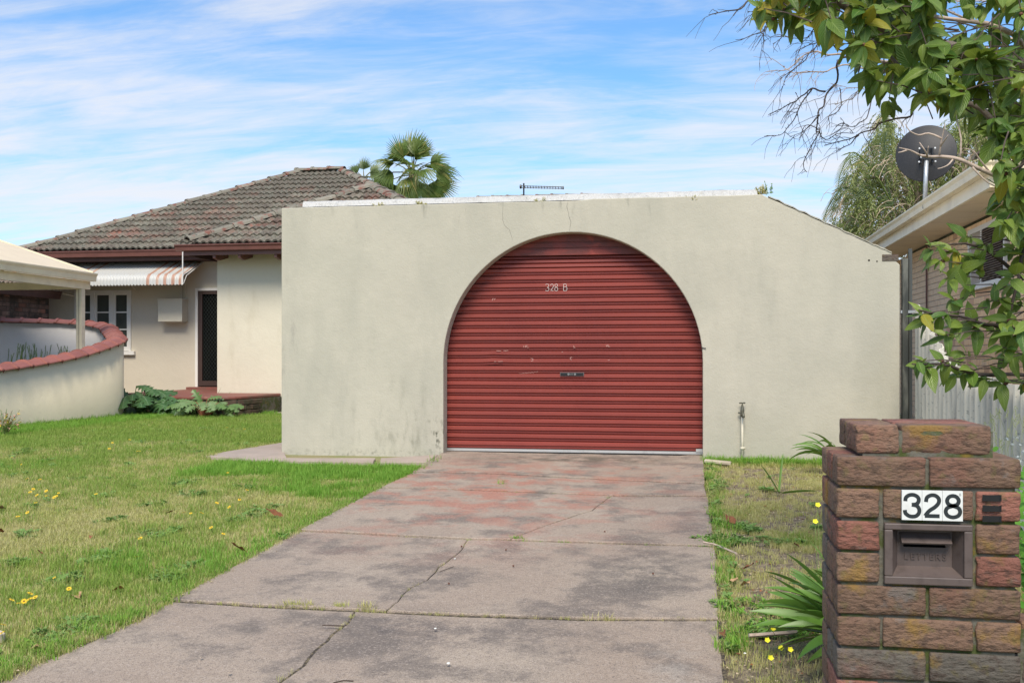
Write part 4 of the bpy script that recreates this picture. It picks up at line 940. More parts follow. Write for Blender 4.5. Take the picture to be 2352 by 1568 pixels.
# ------------------------------------------------------------------ old brick outbuilding at far left
BX = -12.6; by1 = 18.9; bz = onX(60, 683, BX).z
ob_ = thing('brick_outbuilding', 'dark old brick outbuilding with brown gutter beyond the carport', 'building', (BX, 18, 0))
mb = MB(); mb.box(BX - 3.5, BX - .105, 17.0, by1, -.1, bz + .05); mb.build('mortar', M_DBRICK, ob_); 
mb = MB(); mb.box(BX - .108, BX - .006, 17.0, by1, -.1, bz + .04); mb.build('mortar', M('dark_mortar', (.05, .045, .04), .95), ob_)
dbm = brick_mesh(.228, .10, .076, M_DBRICK)
for r_ in range(17):
    z = bz + .02 - r_ * .0865; s_ = by1 - .114 - (.12 if r_ % 2 else 0)
    while s_ > 17.1:
        if z > 1.2: link('brick', dbm, ob_, (BX - .05, s_, z), (0, R(random.uniform(-1, 1)), R(90)))
        s_ -= .24
mb = MB()
mb.box(BX - .10, BX + .0, by1 - .12, by1 + .0, -.1, bz)
gutter(ob_, (BX + .08, 16.5, bz + .16), (BX + .08, by1 + .1, bz + .16), .15, .14, M_BROWND, (1, 0, 0))
mb = MB(); mb.box(BX - .1, BX + .075, 16.5, by1 + .1, bz + .03, bz + .07); mb.build('eave_lining', M_BROWND, ob_)
place_tiles(ob_, [tiled_face(ob_, Vector((BX + .15, 16.4, bz + .17)), (0, 1, 0), Vector((-1, 0, .30)).normalized(), [(0, 0), (2.6, 0), (2.6, 1.6), (0, 1.6)])], 80)
mb = MB(); mb.add([(BX + .1, 16.4, bz + .14), (BX + .1, 19.0, bz + .14), (BX - 1.5, 19.0, bz + .58), (BX - 1.5, 16.4, bz + .58), (BX + .1, 16.4, bz + .10), (BX + .1, 19.0, bz + .10), (BX - 1.5, 19.0, bz + .10), (BX - 1.5, 16.4, bz + .10)], [(0, 1, 2, 3), (4, 5, 1, 0), (5, 6, 2, 1), (7, 4, 0, 3), (6, 7, 3, 2)]); mb.build('roof_deck', M_BROWND, ob_)
mb = MB(); mb.tube([(BX + .25, by1 + .05, bz + .12), (BX + .38, by1 + .25, bz + .08)], .012, 6); mb.build('bracket', M_CREAMD, ob_)
mb = MB(); mb.box(BX + .3, -9.3, 15.6, 19.3, -.02, .004)
fl_ = struct(mb.build('yard_paving', M_PATH))

# ------------------------------------------------------------------ car glimpsed over the coping
car = thing('parked_car', 'silver car parked under the carport, only its bonnet corner showing over the coping', 'car', (-11.1, 12.2, g(12)))
cyf = 14.25; cz0 = .0
pr = [(cyf - 4.3, .42), (cyf - 4.35, .85), (cyf - 4.1, 1.02), (cyf - 3.3, 1.36), (cyf - 1.9, 1.38), (cyf - 1.05, 1.00), (cyf - .25, .86), (cyf, .70), (cyf + .02, .36), (cyf - .1, .24), (cyf - 4.2, .24)]
mb = MB(); mb.prism([(-12.0, y_, z_) for y_, z_ in pr], (1.72, 0, 0)); bd = mb.build('body', M_CARP, car); b_ = bd.modifiers.new('soft', 'BEVEL'); b_.width = .07; b_.segments = 3
mb = MB(); mb.quad((-11.85, cyf - 1.85, 1.36), (-10.43, cyf - 1.85, 1.36), (-10.40, cyf - 1.08, 1.03), (-11.88, cyf - 1.08, 1.03)); mb.v = [(a, b, c + .02) for a, b, c in mb.v]; mb.build('windscreen', M_GLASS, car)
mb = MB(); mb.prism([(-10.272, cyf - 3.3, 1.30), (-10.272, cyf - 1.95, 1.31), (-10.272, cyf - 1.2, 1.0), (-10.272, cyf - 3.9, .99)], (.006, 0, 0)); mb.build('side_window', M_GLASS, car)
mb = MB(); mb.lathe([(0, -.09), (.05, -.08), (.075, 0), (.05, .08), (0, .09)], (-10.16, cyf - 1.25, 1.02), 12, 'x'); mb.build('mirror', M_CARP, car, True)
for yy in (cyf - .8, cyf - 3.5):
    for xx in (-11.98, -10.42):
        m_ = MB(); m_.lathe([(0, 0), (.2, 0), (.31, .01), (.32, .1), (.31, .19), (.2, .2), (0, .2)], (xx, yy, .31), 20, 'x'); wh = m_.build('wheel', M_TYRE, car, True); wh['_w'] = tuple(car['_w'])
        m_ = MB(); m_.lathe([(0, .205), (.19, .205), (.2, .195)], (xx, yy, .31), 20, 'x'); m_.build('rim', M_ALU, wh, True)

#@@RIGHT
# ------------------------------------------------------------------ neighbouring brick house
NX = 3.55; NG = 2.9; NZ = 2.96; NY0 = 11.3; NY1 = 21
nh = thing('brick_house', 'salmon brick house with beige gutter and wide eave to the right of the garage', 'house', (NX, 13, 0))
mb = MB(); mb.box(NX + .004, NX + .5, 11.92, NY1, -.3, NZ - .3); mb.build('mortar', M_MORTAR, nh)
sbm = brick_mesh(.229, .10, .0765, M_SBRICK, .003); lst = []
bzt = NZ - .34
wy0, wy1, wz0n, wz1n = None, None, None, None
for r_ in range(40):
    z = bzt - r_ * .0862; s_ = 11.92 + .115 + (.12 if r_ % 2 else 0)
    while s_ < 19.5:
        lst.append((s_, z)); s_ += .2395
wa = onX(2236, 600, NX); wb = onX(2310, 600, NX); wzt = onX(2240, 536, NX).z; wzb = onX(2240, 655, NX).z; wya, wyb = wb.y, wa.y + .12
lst = [(s_, z) for s_, z in lst if not (wya - .12 < s_ < wyb + .12 and wzb - .04 < z < wzt + .04)]
def visish(s_, z):
    x, y, D = proj((NX, s_, z)); return x < 2375 and 2062 < x and 400 < y < 900
vis = sorted([q_ for q_ in lst if visish(*q_)], key=lambda q_: q_[0]); rest = [q_ for q_ in lst if not visish(*q_)]
for s_, z in vis[:300]: link('brick', sbm, nh, (NX + .046, s_, z), (R(random.uniform(-.3, .3)), 0, R(-90 + random.uniform(-.4, .4))))
mb = MB(); bv_ = [tuple(v.co) for v in sbm.vertices]; bf_ = [tuple(p.vertices) for p in sbm.polygons]
for s_, z in vis[300:] + rest: mb.add([(NX + .046 + v[1], s_ - v[0], z + v[2]) for v in bv_], bf_)
o = mb.build('brick', M_SBRICK, nh); o['kind'] = 'stuff'
gutter(nh, (NG + .10, NY1, NZ), (NG + .10, NY0, NZ), .115, .12, M_BEIGE, (-1, 0, 0))
gutter(nh, (NG - .02, NY0 + .10, NZ - .001), (NG + 6, NY0 + .10, NZ - .001), .115, .12, M_BEIGE, (0, -1, 0))
mb = MB(); mb.box(NG + .105, NG + .135, NY0 + .10, NY1, NZ - .26, NZ - .03); mb.build('fascia', M_BEIGE, nh)
mb = MB(); mb.box(NG + .137, NG + 6, NY0 + .104, NY0 + .135, NZ - .26, NZ - .03); mb.build('fascia', M_BEIGE, nh)
M_SOFF = M('soffit_paint', (.72, .60, .44), .8, [(3, (.50, .40, .29), .45, .7, .5)])
yy = NY0 + .136; first = True
while yy < NY1:
    y2 = min(yy + 1.8, NY1); mb = MB(); mb.box(NG + .137, NX + .004, yy + .005, y2 - .005, NZ - .262, NZ - .25); mb.build('soffit_panel', M_SOFF, nh); yy = y2
mb = MB(); mb.box(NX + .005, NG + 6, NY0 + .14, 11.918, NZ - .262, NZ - .25); mb.build('soffit_panel', M_SOFF, nh)
mb = MB(); mb.box(NG + .14, NX + .02, NY0 + .14, NY1, NZ - .249, NZ - .24); mb.build('soffit_backing', M_BROWND, nh)
mb = MB(); rz = NZ - .01; mb.add([(NG + .03, NY0 + .03, rz), (NG + 7, NY0 + .03, rz), (NG + 4, NY0 + 4, rz + 1.7), (NG + .03, NY1, rz), (NG + 4, NY1 - 3, rz + 1.7), (NG + 7, NY1, rz)], [(0, 1, 2), (0, 2, 4, 3), (1, 5, 4, 2), (3, 4, 5)])
mb.build('roof', M_TILE, nh)
a0 = Vector((NG + .03, NY0 + .03, rz + .04)); caps(nh, a0, (NG + 4, NY0 + 4, rz + 1.74), .4)
mb = MB(); p = onX(2120, 600, NX - .03); mb.tube([(NX - .03, p.y - .25, .3), (NX - .03, p.y - .25, NZ - .27)], .014, 6); mb.build('conduit', M_BROWN, nh)
# window with louvred cooler
mb = MB(); x = NX - .03
mb.box(x, NX + .1, wya - .05, wya, wzb, wzt); mb.box(x, NX + .1, wyb, wyb + .05, wzb, wzt); mb.box(x, NX + .1, wya - .05, wyb + .05, wzt, wzt + .06); mb.box(x - .03, NX + .1, wya - .08, wyb + .08, wzb - .07, wzb - .001)
ym = wya + (wyb - wya) * .62; mb.box(x, NX + .1, ym - .03, ym + .03, wzb, wzt)
nw = mb.build('window', M_WHITE, nh); nw['_w'] = tuple(nh['_w'])
mb = MB(); mb.box(NX + .04, NX + .05, ym + .031, wyb, wzb, wzt - .001); mb.build('pane', M('pale_reflecting_glass', (.38, .38, .36), .15), nw)
mb = MB(); mb.box(NX - .02, NX + .08, wya, ym - .031, wzb, wzt - .001); mb.build('cooler_box', M_DRUM, nw)
nsl = 22
for i in range(nsl):
    z = wzb + .02 + (wzt - wzb - .04) * i / nsl; m_ = MB(); m_.prism([(NX - .05, wya + .01, z), (NX - .05, ym - .04, z), (NX - .025, ym - .04, z + .018), (NX - .025, wya + .01, z + .018)], (0, 0, .004)); m_.build('louvre', M('louvre_brown', (.20, .15, .11), .6), nw)

# ------------------------------------------------------------------ satellite dish on its mast
dc = atD(2127, 352, 13.5); gy_ = onX(2125, 448, NG + .22)
dish = thing('satellite_dish', 'round black satellite dish on galvanised mast above the beige gutter', 'satellite dish', (dc.x - .03, dc.y - .12, NZ))
mb = MB(); mb.tube([(dc.x - .045, dc.y - .13, NZ - .10), (dc.x - .02, dc.y - .13, dc.z - .04)], .028, 14); mb.build('mast', M_STEEL, dish, True)
mb = MB(); pr = [(0, -.075)] + [(r, -.075 + .075 * (r / .365) ** 2) for r in np.linspace(.03, .365, 10)] + [(.372, .002), (.372, .012), (.362, .008), (.2, -.045), (0, -.068)]
mb.lathe(pr, (0, 0, 0), 64, 'y'); me = mb.mesh('reflector', M_DISH, True)
rf = link('reflector', me, dish, tuple(dc), (R(-10), 0, R(-16)), (1, 1, 1.02))
mb = MB(); x, y, z = dc.x - .02, dc.y - .12, dc.z
mb.box(x - .07, x + .07, y + .03, y + .05, z - .02, z + .05); mb.box(x - .08, x - .06, y - .02, y + .05, z - .15, z + .04); mb.box(x + .06, x + .08, y - .02, y + .05, z - .15, z + .04); mb.box(x - .08, x + .08, y - .045, y - .03, z - .11, z - .085)
br = mb.build('bracket', M_BLACK, dish); br['_w'] = tuple(dish['_w'])
for dx, dz in ((-.075, -.08), (.075, -.08), (-.10, -.14), (.10, -.14), (-.095, .03), (.095, .03)): m_ = MB(); m_.lathe([(0, -.012), (.012, -.010), (.012, .0), (0, .004)], (x + dx, y - .04, z + dz), 8, 'y'); m_.build('bolt', M_ALU, br)
mb = MB(); ey = dc + Vector((.12, .42, -.1)); mb.tube([dc + Vector((0, .0, -.36)), ey], .012, 6); mb.lathe([(0, -.05), (.03, -.04), (.03, .04), (0, .05)], ey, 10, 'y'); mb.build('feed_arm', M_BLACK, dish)

# ------------------------------------------------------------------ corrugated fence
FX = 2.0
fe = thing('corrugated_fence', 'weathered grey corrugated cement sheet fence between garage and brick house', 'fence', (FX, 7, g(7)))
def ftop(y):
    if y > 8.8: return .93 + (y - 8.8) * .42 + .0
    if y > 8.0: return .83 + (y - 8.0) * .125
    return .83 + (8.0 - y) * -.035
fy = 9.98; si = 0
while fy > 2.0:
    w_ = .90; m_ = MB(); vs = []; N_ = 60; jog = random.uniform(-.02, .02); broken = si == 3
    for i in range(N_ + 1):
        y_ = fy - w_ * i / N_; cx_ = .026 * math.sin(2 * math.pi * (fy - y_) / .146 + .6); tp_ = ftop(fy - w_ / 2 if fy < 8.6 else y_) + jog
        if broken: tp_ -= 0
        low = -.05
        vs += [(FX + cx_ + (.012 if si % 2 else 0), y_, g(y_) + low), (FX + cx_ + (.012 if si % 2 else 0), y_, tp_)]
    k = 2; fs = [(2 * i, 2 * i + 2, 2 * i + 3, 2 * i + 1) for i in range(N_)]
    n0 = len(vs); vs2 = [(a + .007, b, c) for a, b, c in vs]
    m_.add(vs + vs2, fs + [(a + n0, b + n0, c + n0, d + n0) for a, b, c, d in fs] + [(2 * i + 1, 2 * i + 3, 2 * i + 3 + n0, 2 * i + 1 + n0) for i in range(N_)] + [(0, 1, 1 + n0, n0), (2 * N_, 2 * N_ + 1, 2 * N_ + 1 + n0, 2 * N_ + n0)])
    ob = m_.build('sheet', M_FENCE if si != 4 else M_FENCED, fe); 
    if si == 4: ob['label'] = 'darker cracked sheet'
    fy -= w_ - .04 + (.07 if si == 3 else 0); si += 1
mb = MB(); mb.box(GR + .025, GR + .075, GY + .01, GY + .07, 0, 1.86); mb.build('post', M('gap_shade_post', (.035, .04, .035), .7, [(6, (.2, .2, .17), .5, .7, .6, (1, 1, .3))]), fe)  # post coloured almost black to stand in for the shade of the gap
mb = MB(); mb.tube([(GR + .10, GY + .05, 0), (GR + .10, GY + .05, 1.95)], .018, 8); mb.build('post', M('dull_pipe', (.07, .075, .07), .6), fe)
mb = MB(); mb.box(GR + .012, GR + .16, GY + .02, GY + .04, 1.36, 1.385); mb.build('strap', M_STEEL, fe)

# ------------------------------------------------------------------ letterbox pillar
PY = 2.968; PX = .391; PT0 = .680; CP = .0874; BH = .0775; PW = .47; PD = .35
pil = thing('letterbox_pillar', 'rock-faced brick letterbox pillar with orange lichen and number 328', 'pillar', (PX + PW / 2, PY + PD / 2, g(3)))
zb = g(3) - .1
lx0, lx1 = PX + .122, PX + .348; lz1 = PT0 - 2 * CP - .002; lz0 = lz1 - .165
mb = MB(); mb.box(PX + .012, PX + PW - .012, PY + .11, PY + PD - .012, zb, PT0 - .004); mb.box(PX + .012, lx0, PY + .012, PY + .1095, zb, PT0 - .0045); mb.box(lx1, PX + PW - .012, PY + .012, PY + .1095, zb, PT0 - .0045); mb.box(lx0 + .0005, lx1 - .0005, PY + .0125, PY + .1095, lz1, PT0 - .005); mb.box(lx0 + .0005, lx1 - .0005, PY + .0125, PY + .1095, zb, lz0); mb.box(PX + .06 + .012, PX + .41, PY + .04, PY + .31, PT0 - .003, PT0 + .07); mb.box(PX + PW, 2.0, PY + .03, PY + .2, zb, PT0 - 5 * CP - .02)
mo = mb.build('mortar', M_MOSSM, pil)
FULL = [brick_mesh(.2295, .11, BH, M_PBRICK, rough=.008, seed=s * 9.1) for s in range(4)]; HALF = [brick_mesh(.110, .11, BH, M_PBRICK, rough=.008, seed=s * 7.7) for s in range(3)]
def pb(kind, x, y, z, rz=0): 
    link('brick', random.choice(FULL if kind else HALF), pil, (x, y, z), (R(random.uniform(-.5, .5)), R(random.uniform(-.5, .5)), R(rz + random.uniform(-.6, .6) + (180 if random.random() < .5 else 0))))
for r_ in range(1, 13):
    zc = PT0 - CP * (r_ - 1) - BH / 2; a, b = PX, PY
    if r_ % 2 == 1:
        for yb2 in (.055, .175, .295): 
            pb(1, a + .115, b + yb2, zc); pb(1, a + .355, b + yb2, zc)
        if r_ >= 7: pb(1, a + .595, b + .085, zc); pb(1, a + .835, b + .085, zc)
    else:
        pb(1, a + .055, b + .115, zc, 90); pb(1, a + PW - .055, b + .115, zc, 90)
        if r_ != 4 : pb(1, a + .235, b + .055, zc) 
        pb(1, a + .115, b + .295, zc); pb(1, a + .355, b + .295, zc)
        if r_ >= 6: pb(1, a + .595, b + .085, zc); pb(1, a + .835, b + .085, zc)
    if r_ == 3:
        pass
# open the letterbox bay: course 3 and 4 keep only half bricks beside it
for o in [o for o in pil.children if o.name.startswith('brick')]:
    wz_ = o.location.z + pil['_w'][2]; wx_ = o.location.x + pil['_w'][0]; wy_ = o.location.y + pil['_w'][1]
    r_ = round((PT0 - BH / 2 - wz_) / CP) + 1
    if r_ == 3 and wy_ < PY + .1: bpy.data.objects.remove(o)
zc = PT0 - CP * 2 - BH / 2
for xx in (PX + .055, PX + PW - .055): pb(1, xx, PY + .115, zc, 90)
# re-seat course 3 behind so the side bond still alternates
zc = PT0 + CP - BH / 2 - .002
pb(1, PX + .11, PY + .150, zc, 90)
for yb2 in (.093, .213, .333 - .03): pb(1, PX + .29, PY + yb2, zc)
pb(0, PX + .11, PY + .325, zc)
# letterbox insert
lx0, lx1 = PX + .122, PX + .348; lz1 = PT0 - 2 * CP - .002; lz0 = lz1 - .165
mb = MB(); f = .022
mb.box(lx0, lx1, PY - .006, PY + .03, lz1 - f * .8, lz1); mb.box(lx0, lx1, PY - .006, PY + .03, lz0, lz0 + f); mb.box(lx0, lx0 + f, PY - .006, PY + .03, lz0 + f, lz1 - f * .8); mb.box(lx1 - f, lx1, PY - .006, PY + .03, lz0 + f, lz1 - f * .8)
lb = mb.build('letterbox', M_LBOX, pil); lb['_w'] = tuple(pil['_w']); b_ = lb.modifiers.new('worn', 'BEVEL'); b_.width = .003; b_.segments = 2
mb = MB(); xa, xb, za, zb_ = lx0 + f, lx1 - f, lz0 + f, lz1 - f * .8; yi = PY + .045; s = .02
mb.add([(xa, PY + .004, za), (xb, PY + .004, za), (xb - s, yi, za + s), (xa + s, yi, za + s), (xa, PY + .004, zb_), (xb, PY + .004, zb_), (xb - s, yi, zb_ - s * .4), (xa + s, yi, zb_ - s * .4)],
       [(0, 1, 2, 3), (5, 4, 7, 6), (4, 0, 3, 7), (1, 5, 6, 2)]); mb.build('tray', M_LBOX, lb)
mb = MB(); zs0 = za + .072; zs1 = zs0 + .016
mb.box(xa + s * .5, xb - s * .5, yi, yi + .006, za + .01, zs0); mb.box(xa + s * .5, xb - s * .5, yi, yi + .006, zs1, zb_); mb.box(xa + s * .5, xa + .036, yi, yi + .006, zs0, zs1); mb.box(xb - .036, xb - s * .5, yi, yi + .006, zs0, zs1); mb.build('plate', M_LBOX, lb)
mb = MB(); mb.box(xa + .03, xb - .03, yi + .03, yi + .035, zs0 - .02, zs1 + .02); mb.build('slot', M_HOLE, lb)
mb = MB(); mb.prism([(xa + .026, yi - .001, zb_ - .012), (xa + .026, yi - .034, zs1 + .001), (xa + .026, yi - .031, zs1 - .003), (xa + .026, yi - .001, zb_ - .020)], (xb - xa - .052, 0, 0))
mb.build('flap', M_LBOX, lb)
for i, ch in enumerate('LETTERS'):
    me = text_mesh(ch, .025, .0022, 0); me.materials.append(M_LBOX2); link('letter', me, lb, ((xa + xb) / 2 - .048 + i * .0165, yi - .0008, za + .046), (R(90), 0, 0))
# number plates
nx0 = PX + .166; npw = .0520
for i, ch in enumerate('328'):
    m_ = MB(); m_.box(nx0 + i * npw, nx0 + (i + 1) * npw - .0008, PY - .0105, PY + .0, .514, .594); np_ = m_.build('number_plate', M_SIGN, pil); np_['_w'] = tuple(pil['_w'])
    dg_ = {'3': [[(-.40, .62), (-.36, .84), (-.14, .99), (.14, .99), (.36, .84), (.38, .62), (.24, .46), (-.02, .42)], [(-.02, .42), (.28, .36), (.42, .14), (.38, -.10), (.18, -.26), (-.14, -.26), (-.38, -.10), (-.43, .10)]],
           '2': [[(-.38, .60), (-.32, .86), (-.08, 1.0), (.18, .98), (.37, .80), (.36, .56), (.16, .32), (-.16, .10), (-.36, -.12), (-.42, -.22)], [(-.45, -.22), (.42, -.22)]],
           '8': [[(0, .40), (-.26, .50), (-.34, .72), (-.22, .92), (0, .99), (.22, .92), (.34, .72), (.26, .50), (0, .40), (-.32, .28), (-.42, .05), (-.30, -.18), (0, -.27), (.30, -.18), (.42, .05), (.32, .28), (0, .40)]]}[ch]
    m_ = MB(); cx_, cz_ = nx0 + (i + .5) * npw, .553 - .0165
    for si_, st in enumerate(dg_):
        Pd = smoothpath([Vector((cx_ + x * .0435, 0, cz_ + z * .0455)) for x, z in st], 5) if len(st) > 2 else [Vector((cx_ + x * .0435, 0, cz_ + z * .0455)) for x, z in st]
        vs = []
        for q_, p in enumerate(Pd):
            d = (Pd[min(q_ + 1, len(Pd) - 1)] - Pd[max(q_ - 1, 0)]).normalized(); nv = Vector((-d.z, 0, d.x)) * .0051
            yy_ = PY - .0110 - si_ * .0002
            vs += [(p.x - nv.x, yy_, p.z - nv.z), (p.x + nv.x, yy_, p.z + nv.z)]
        m_.add(vs, [(2 * q_, 2 * q_ + 2, 2 * q_ + 3, 2 * q_ + 1) for q_ in range(len(Pd) - 1)])
    m_.build('digit', M_INK, np_)
me = text_mesh('B', .010, .0003, 0); me.materials.append(M_FAINTINK); link('digit', me, np_, (nx0 + 3 * npw - .008, PY - .0111, .585), (R(90), 0, 0))
mb = MB()
for dz in (.0, -.028, -.056): mb.add([(PX + .372 + .048 * a, PY - .0045 - .002 * (abs(a - .5) < .4), .586 + dz - .017 * b + .002 * mnoise.noise((a * 9, b * 5, dz * 90))) for b in (0, .5, 1) for a in (0, .15, .85, 1)], [(j * 4 + i, j * 4 + i + 1, (j + 1) * 4 + i + 1, (j + 1) * 4 + i) for j in range(2) for i in range(3)])
mb.build('tar_smear', M_BLACK, pil)

#@@PLANTS
# ------------------------------------------------------------------ leaf and frond shapes
def leaf_mesh(L_, W_, mat, fold=.25, droop=.3, seed=0, k=6, name='leaf', wave=.0, build=True):
    rr = random.Random(seed); vs = []; uv = []
    for i in range(k + 1):
        t = i / k; w_ = W_ * math.sin(math.pi * min(1, t * .92 + .04) ** .85) * (1 - .25 * t) if 0 < i < k else .004
        w_ = max(w_, .0008); y = L_ * t; z = -droop * L_ * t * t; wv = wave * math.sin(i * 2.1 + seed)
        vs += [(-w_, y, z + w_ * fold + wv), (0, y, z), (w_, y, z + w_ * fold - wv)]; uv += [(t, 0), (t, .5), (t, 1)]
    fs = [(3 * i + j, 3 * i + j + 1, 3 * i + j + 4, 3 * i + j + 3) for i in range(k) for j in range(2)]
    if not build: return vs, fs, uv
    m_ = MB(); m_.add(vs, fs, 0, uv, 0); return m_.mesh(name, mat, True)
def orient(d, up=UP, roll=0):
    d = Vector(d).normalized(); x = d.cross(up)
    if x.length < .01: x = Vector((1, 0, 0))
    x.normalize(); z = x.cross(d)
    return Matrix((x, d, z)).transposed() @ Matrix.Rotation(roll, 3, 'Y')

# ------------------------------------------------------------------ large-leaved tree on the right
tree = thing('leafy_tree', 'large-leaved green tree reaching in over the letterbox pillar at the right edge', 'tree', (2.35, 4.9, g(5)))
S8 = lambda zx, zy: (zx * .3383 + 1556.6, zy * .3383)
def limb(pts, r0, r1, mat, parent, name='branch', sub=4, k=7):
    P = smoothpath([atD(*p) for p in pts], sub); n_ = len(P); P = [p + Vector((mnoise.noise(p * 9), mnoise.noise(p * 9 + Vector((5, 0, 0))), mnoise.noise(p * 9 + Vector((0, 9, 0))))) * .013 for p in P]
    m_ = MB(); m_.tube(P, [r0 + (r1 - r0) * i / (n_ - 1) for i in range(n_)], k); m_.build(name, mat, parent, True); return P
tk = [Vector((2.35, 4.9, g(5) - .1)), Vector((2.30, 4.85, .6)), Vector((2.15, 4.8, 1.4)), Vector((1.95, 4.75, 2.1)), Vector((1.75, 4.7, 2.7)), Vector((1.5, 4.8, 3.2))]
m_ = MB(); m_.tube(smoothpath(tk, 4), list(np.linspace(.10, .045, 21)), 10); m_.build('trunk', M_BARK, tree, True)
limb([(2700, 250, 4.7), (2500, 180, 4.7), (2300, 140, 4.6), (2078, 81, 4.6), (1990, 35, 4.6), (1922, -5, 4.6), (1850, -60, 4.6)], .035, .022, M_BARK, tree)
arms = []
arms.append(limb([(2700, 700, 4.6), (2480, 690, 4.5), (2352, 640, 4.45), (2290, 590, 4.4), (2215, 560, 4.35), (2130, 565, 4.3)], .014, .003, M_TWIGD, tree))
arms.append(limb([(2700, 820, 4.4), (2480, 790, 4.3), (2352, 760, 4.25), (2260, 742, 4.2), (2180, 722, 4.15), (2110, 715, 4.1)], .012, .003, M_TWIGD, tree))
arms.append(limb([(2700, 900, 4.3), (2480, 880, 4.2), (2352, 862, 4.2), (2250, 858, 4.1), (2160, 838, 4.05), (2095, 832, 4.0)], .012, .003, M_TWIGD, tree))
arms.append(limb([(2700, 560, 4.9), (2420, 430, 4.8), (2330, 340, 4.7), (2250, 250, 4.7), (2160, 230, 4.7), (2060, 150, 4.6), (1960, 60, 4.6), (1840, 20, 4.6)], .02, .004, M_BARK, tree))
arms.append(limb([(2700, 480, 4.5), (2450, 520, 4.4), (2360, 560, 4.3), (2330, 680, 4.2), (2300, 760, 4.2)], .012, .004, M_TWIGD, tree))
arms.append(limb([(2700, 420, 5.0), (2500, 300, 4.9), (2352, 100, 4.8), (2264, 55, 4.7), (2150, 40, 4.7), (2080, -20, 4.7)], .018, .006, M_TWIGL, tree))
arms.append(limb([(2420, 430, 4.8), (2380, 340, 4.5), (2330, 400, 4.4), (2290, 430, 4.3)], .010, .003, M_TWIGD, tree))
# pale dead branch reaching across the dish
dead = limb([(2640, 640, 4.5), (2460, 540, 4.4), (2352, 452, 4.3), (2277, 396, 4.25), (2206, 365, 4.2), (2156, 357, 4.2), (2114, 355, 4.15)], .014, .005, M_TWIGL, tree, 'dead_branch')
for pts in ([(2114, 355, 4.15), (2092, 346, 4.14), (2064, 338, 4.12)], [(2159, 356, 4.2), (2161, 320, 4.18), (2169, 284, 4.15)], [(2161, 320, 4.18), (2135, 306, 4.2), (2110, 308, 4.2), (2087, 300, 4.2), (2076, 286, 4.2)], [(2160, 335, 4.18), (2172, 312, 4.1)],
            [(2190, 364, 4.2), (2182, 378, 4.15), (2155, 384, 4.1)], [(2130, 356, 4.16), (2126, 345, 4.1), (2110, 328, 4.1)], [(2085, 345, 4.14), (2064, 349, 4.1)], [(2206, 365, 4.2), (2200, 300, 4.2), (2195, 262, 4.25)], [(2277, 396, 4.25), (2240, 350, 4.2), (2212, 342, 4.2)],
            [(2235, 380, 4.2), (2270, 420, 4.2), (2325, 445, 4.2)], [(2130, 356, 4.15), (2131, 334, 4.1)]):
    limb(pts, .0045, .0016, M_TWIGL, tree, 'dead_twig', 3, 5)
LV = [leaf_mesh(1.0, .26, G_BIG, .22, d, s, 7, wave=.012) for s, d in ((1, .10), (2, .30), (3, .55), (4, -.12), (5, .2))]
LV += [leaf_mesh(1.0, .25, G_BIGY, .25, .35, 9, 7, wave=.015)]
whorls = []
def whorl_at(px, py, D, out, n_=7, L_=.095, yel=0.0): whorls.append((atD(px, py, D), Vector(out), n_, L_, yel))
rr = random.Random(11)
toppoly = [(1742, 25), (1790, 98), (1850, 40), (1925, 60), (1935, 120), (2000, 185), (1985, 215), (2040, 235), (2075, 180), (2120, 225), (2165, 235), (2230, 262), (2290, 330), (2352, 300), (2420, 300), (2420, -60), (1742, -60)]
cnt = 0
while cnt < 235:
    px, py = rr.uniform(1742, 2430), rr.uniform(-60, 320)
    if not inpoly(px, py, toppoly): continue
    if px > 2150 and py < 95 and rr.random() < .55: continue
    if px < 1930 and rr.random() < .25: continue
    cnt += 1; yel = .45 if px < 1860 else (.12 if px < 2050 else .03)
    whorl_at(px, py, rr.uniform(4.15, 5.1), (rr.uniform(-1, .3), rr.uniform(-.8, .1), rr.uniform(-.7, .3)), rr.randint(5, 8), rr.uniform(.078, .118), yel)
for _ in range(64): whorl_at(rr.uniform(2295, 2440), rr.uniform(290, 600), rr.uniform(3.9, 4.6), (rr.uniform(-1, 0), rr.uniform(-.8, 0), rr.uniform(-.8, .3)), 6, rr.uniform(.075, .105), .06)
for _ in range(30): whorl_at(rr.uniform(2290, 2440), rr.uniform(600, 905), rr.uniform(3.8, 4.5), (rr.uniform(-1, 0), rr.uniform(-.8, 0), rr.uniform(-.7, .4)), 5, rr.uniform(.07, .10), .02)
for px, py, D in ((2140, 575, 4.3), (2165, 600, 4.25), (2195, 575, 4.3), (2235, 590, 4.3), (2175, 640, 4.2), (2225, 655, 4.2), (2250, 620, 4.3), (2270, 690, 4.2), (2225, 545, 4.4), (2265, 560, 4.35), (2205, 625, 4.3), (2195, 690, 4.2),
                  (2110, 722, 4.1), (2135, 735, 4.1), (2165, 725, 4.1), (2200, 745, 4.15), (2240, 750, 4.2), (2180, 770, 4.1), (2290, 760, 4.2), (2110, 830, 4.0), (2135, 845, 4.0), (2165, 832, 4.05), (2200, 860, 4.1), (2235, 850, 4.1), (2270, 872, 4.1), (2215, 815, 4.1), (2310, 880, 4.1), (2320, 820, 4.1)):
    whorl_at(px, py, D, (-1, -.5, rr.uniform(-.35, .25)), 5, rr.uniform(.068, .102), 0)
leaves = []
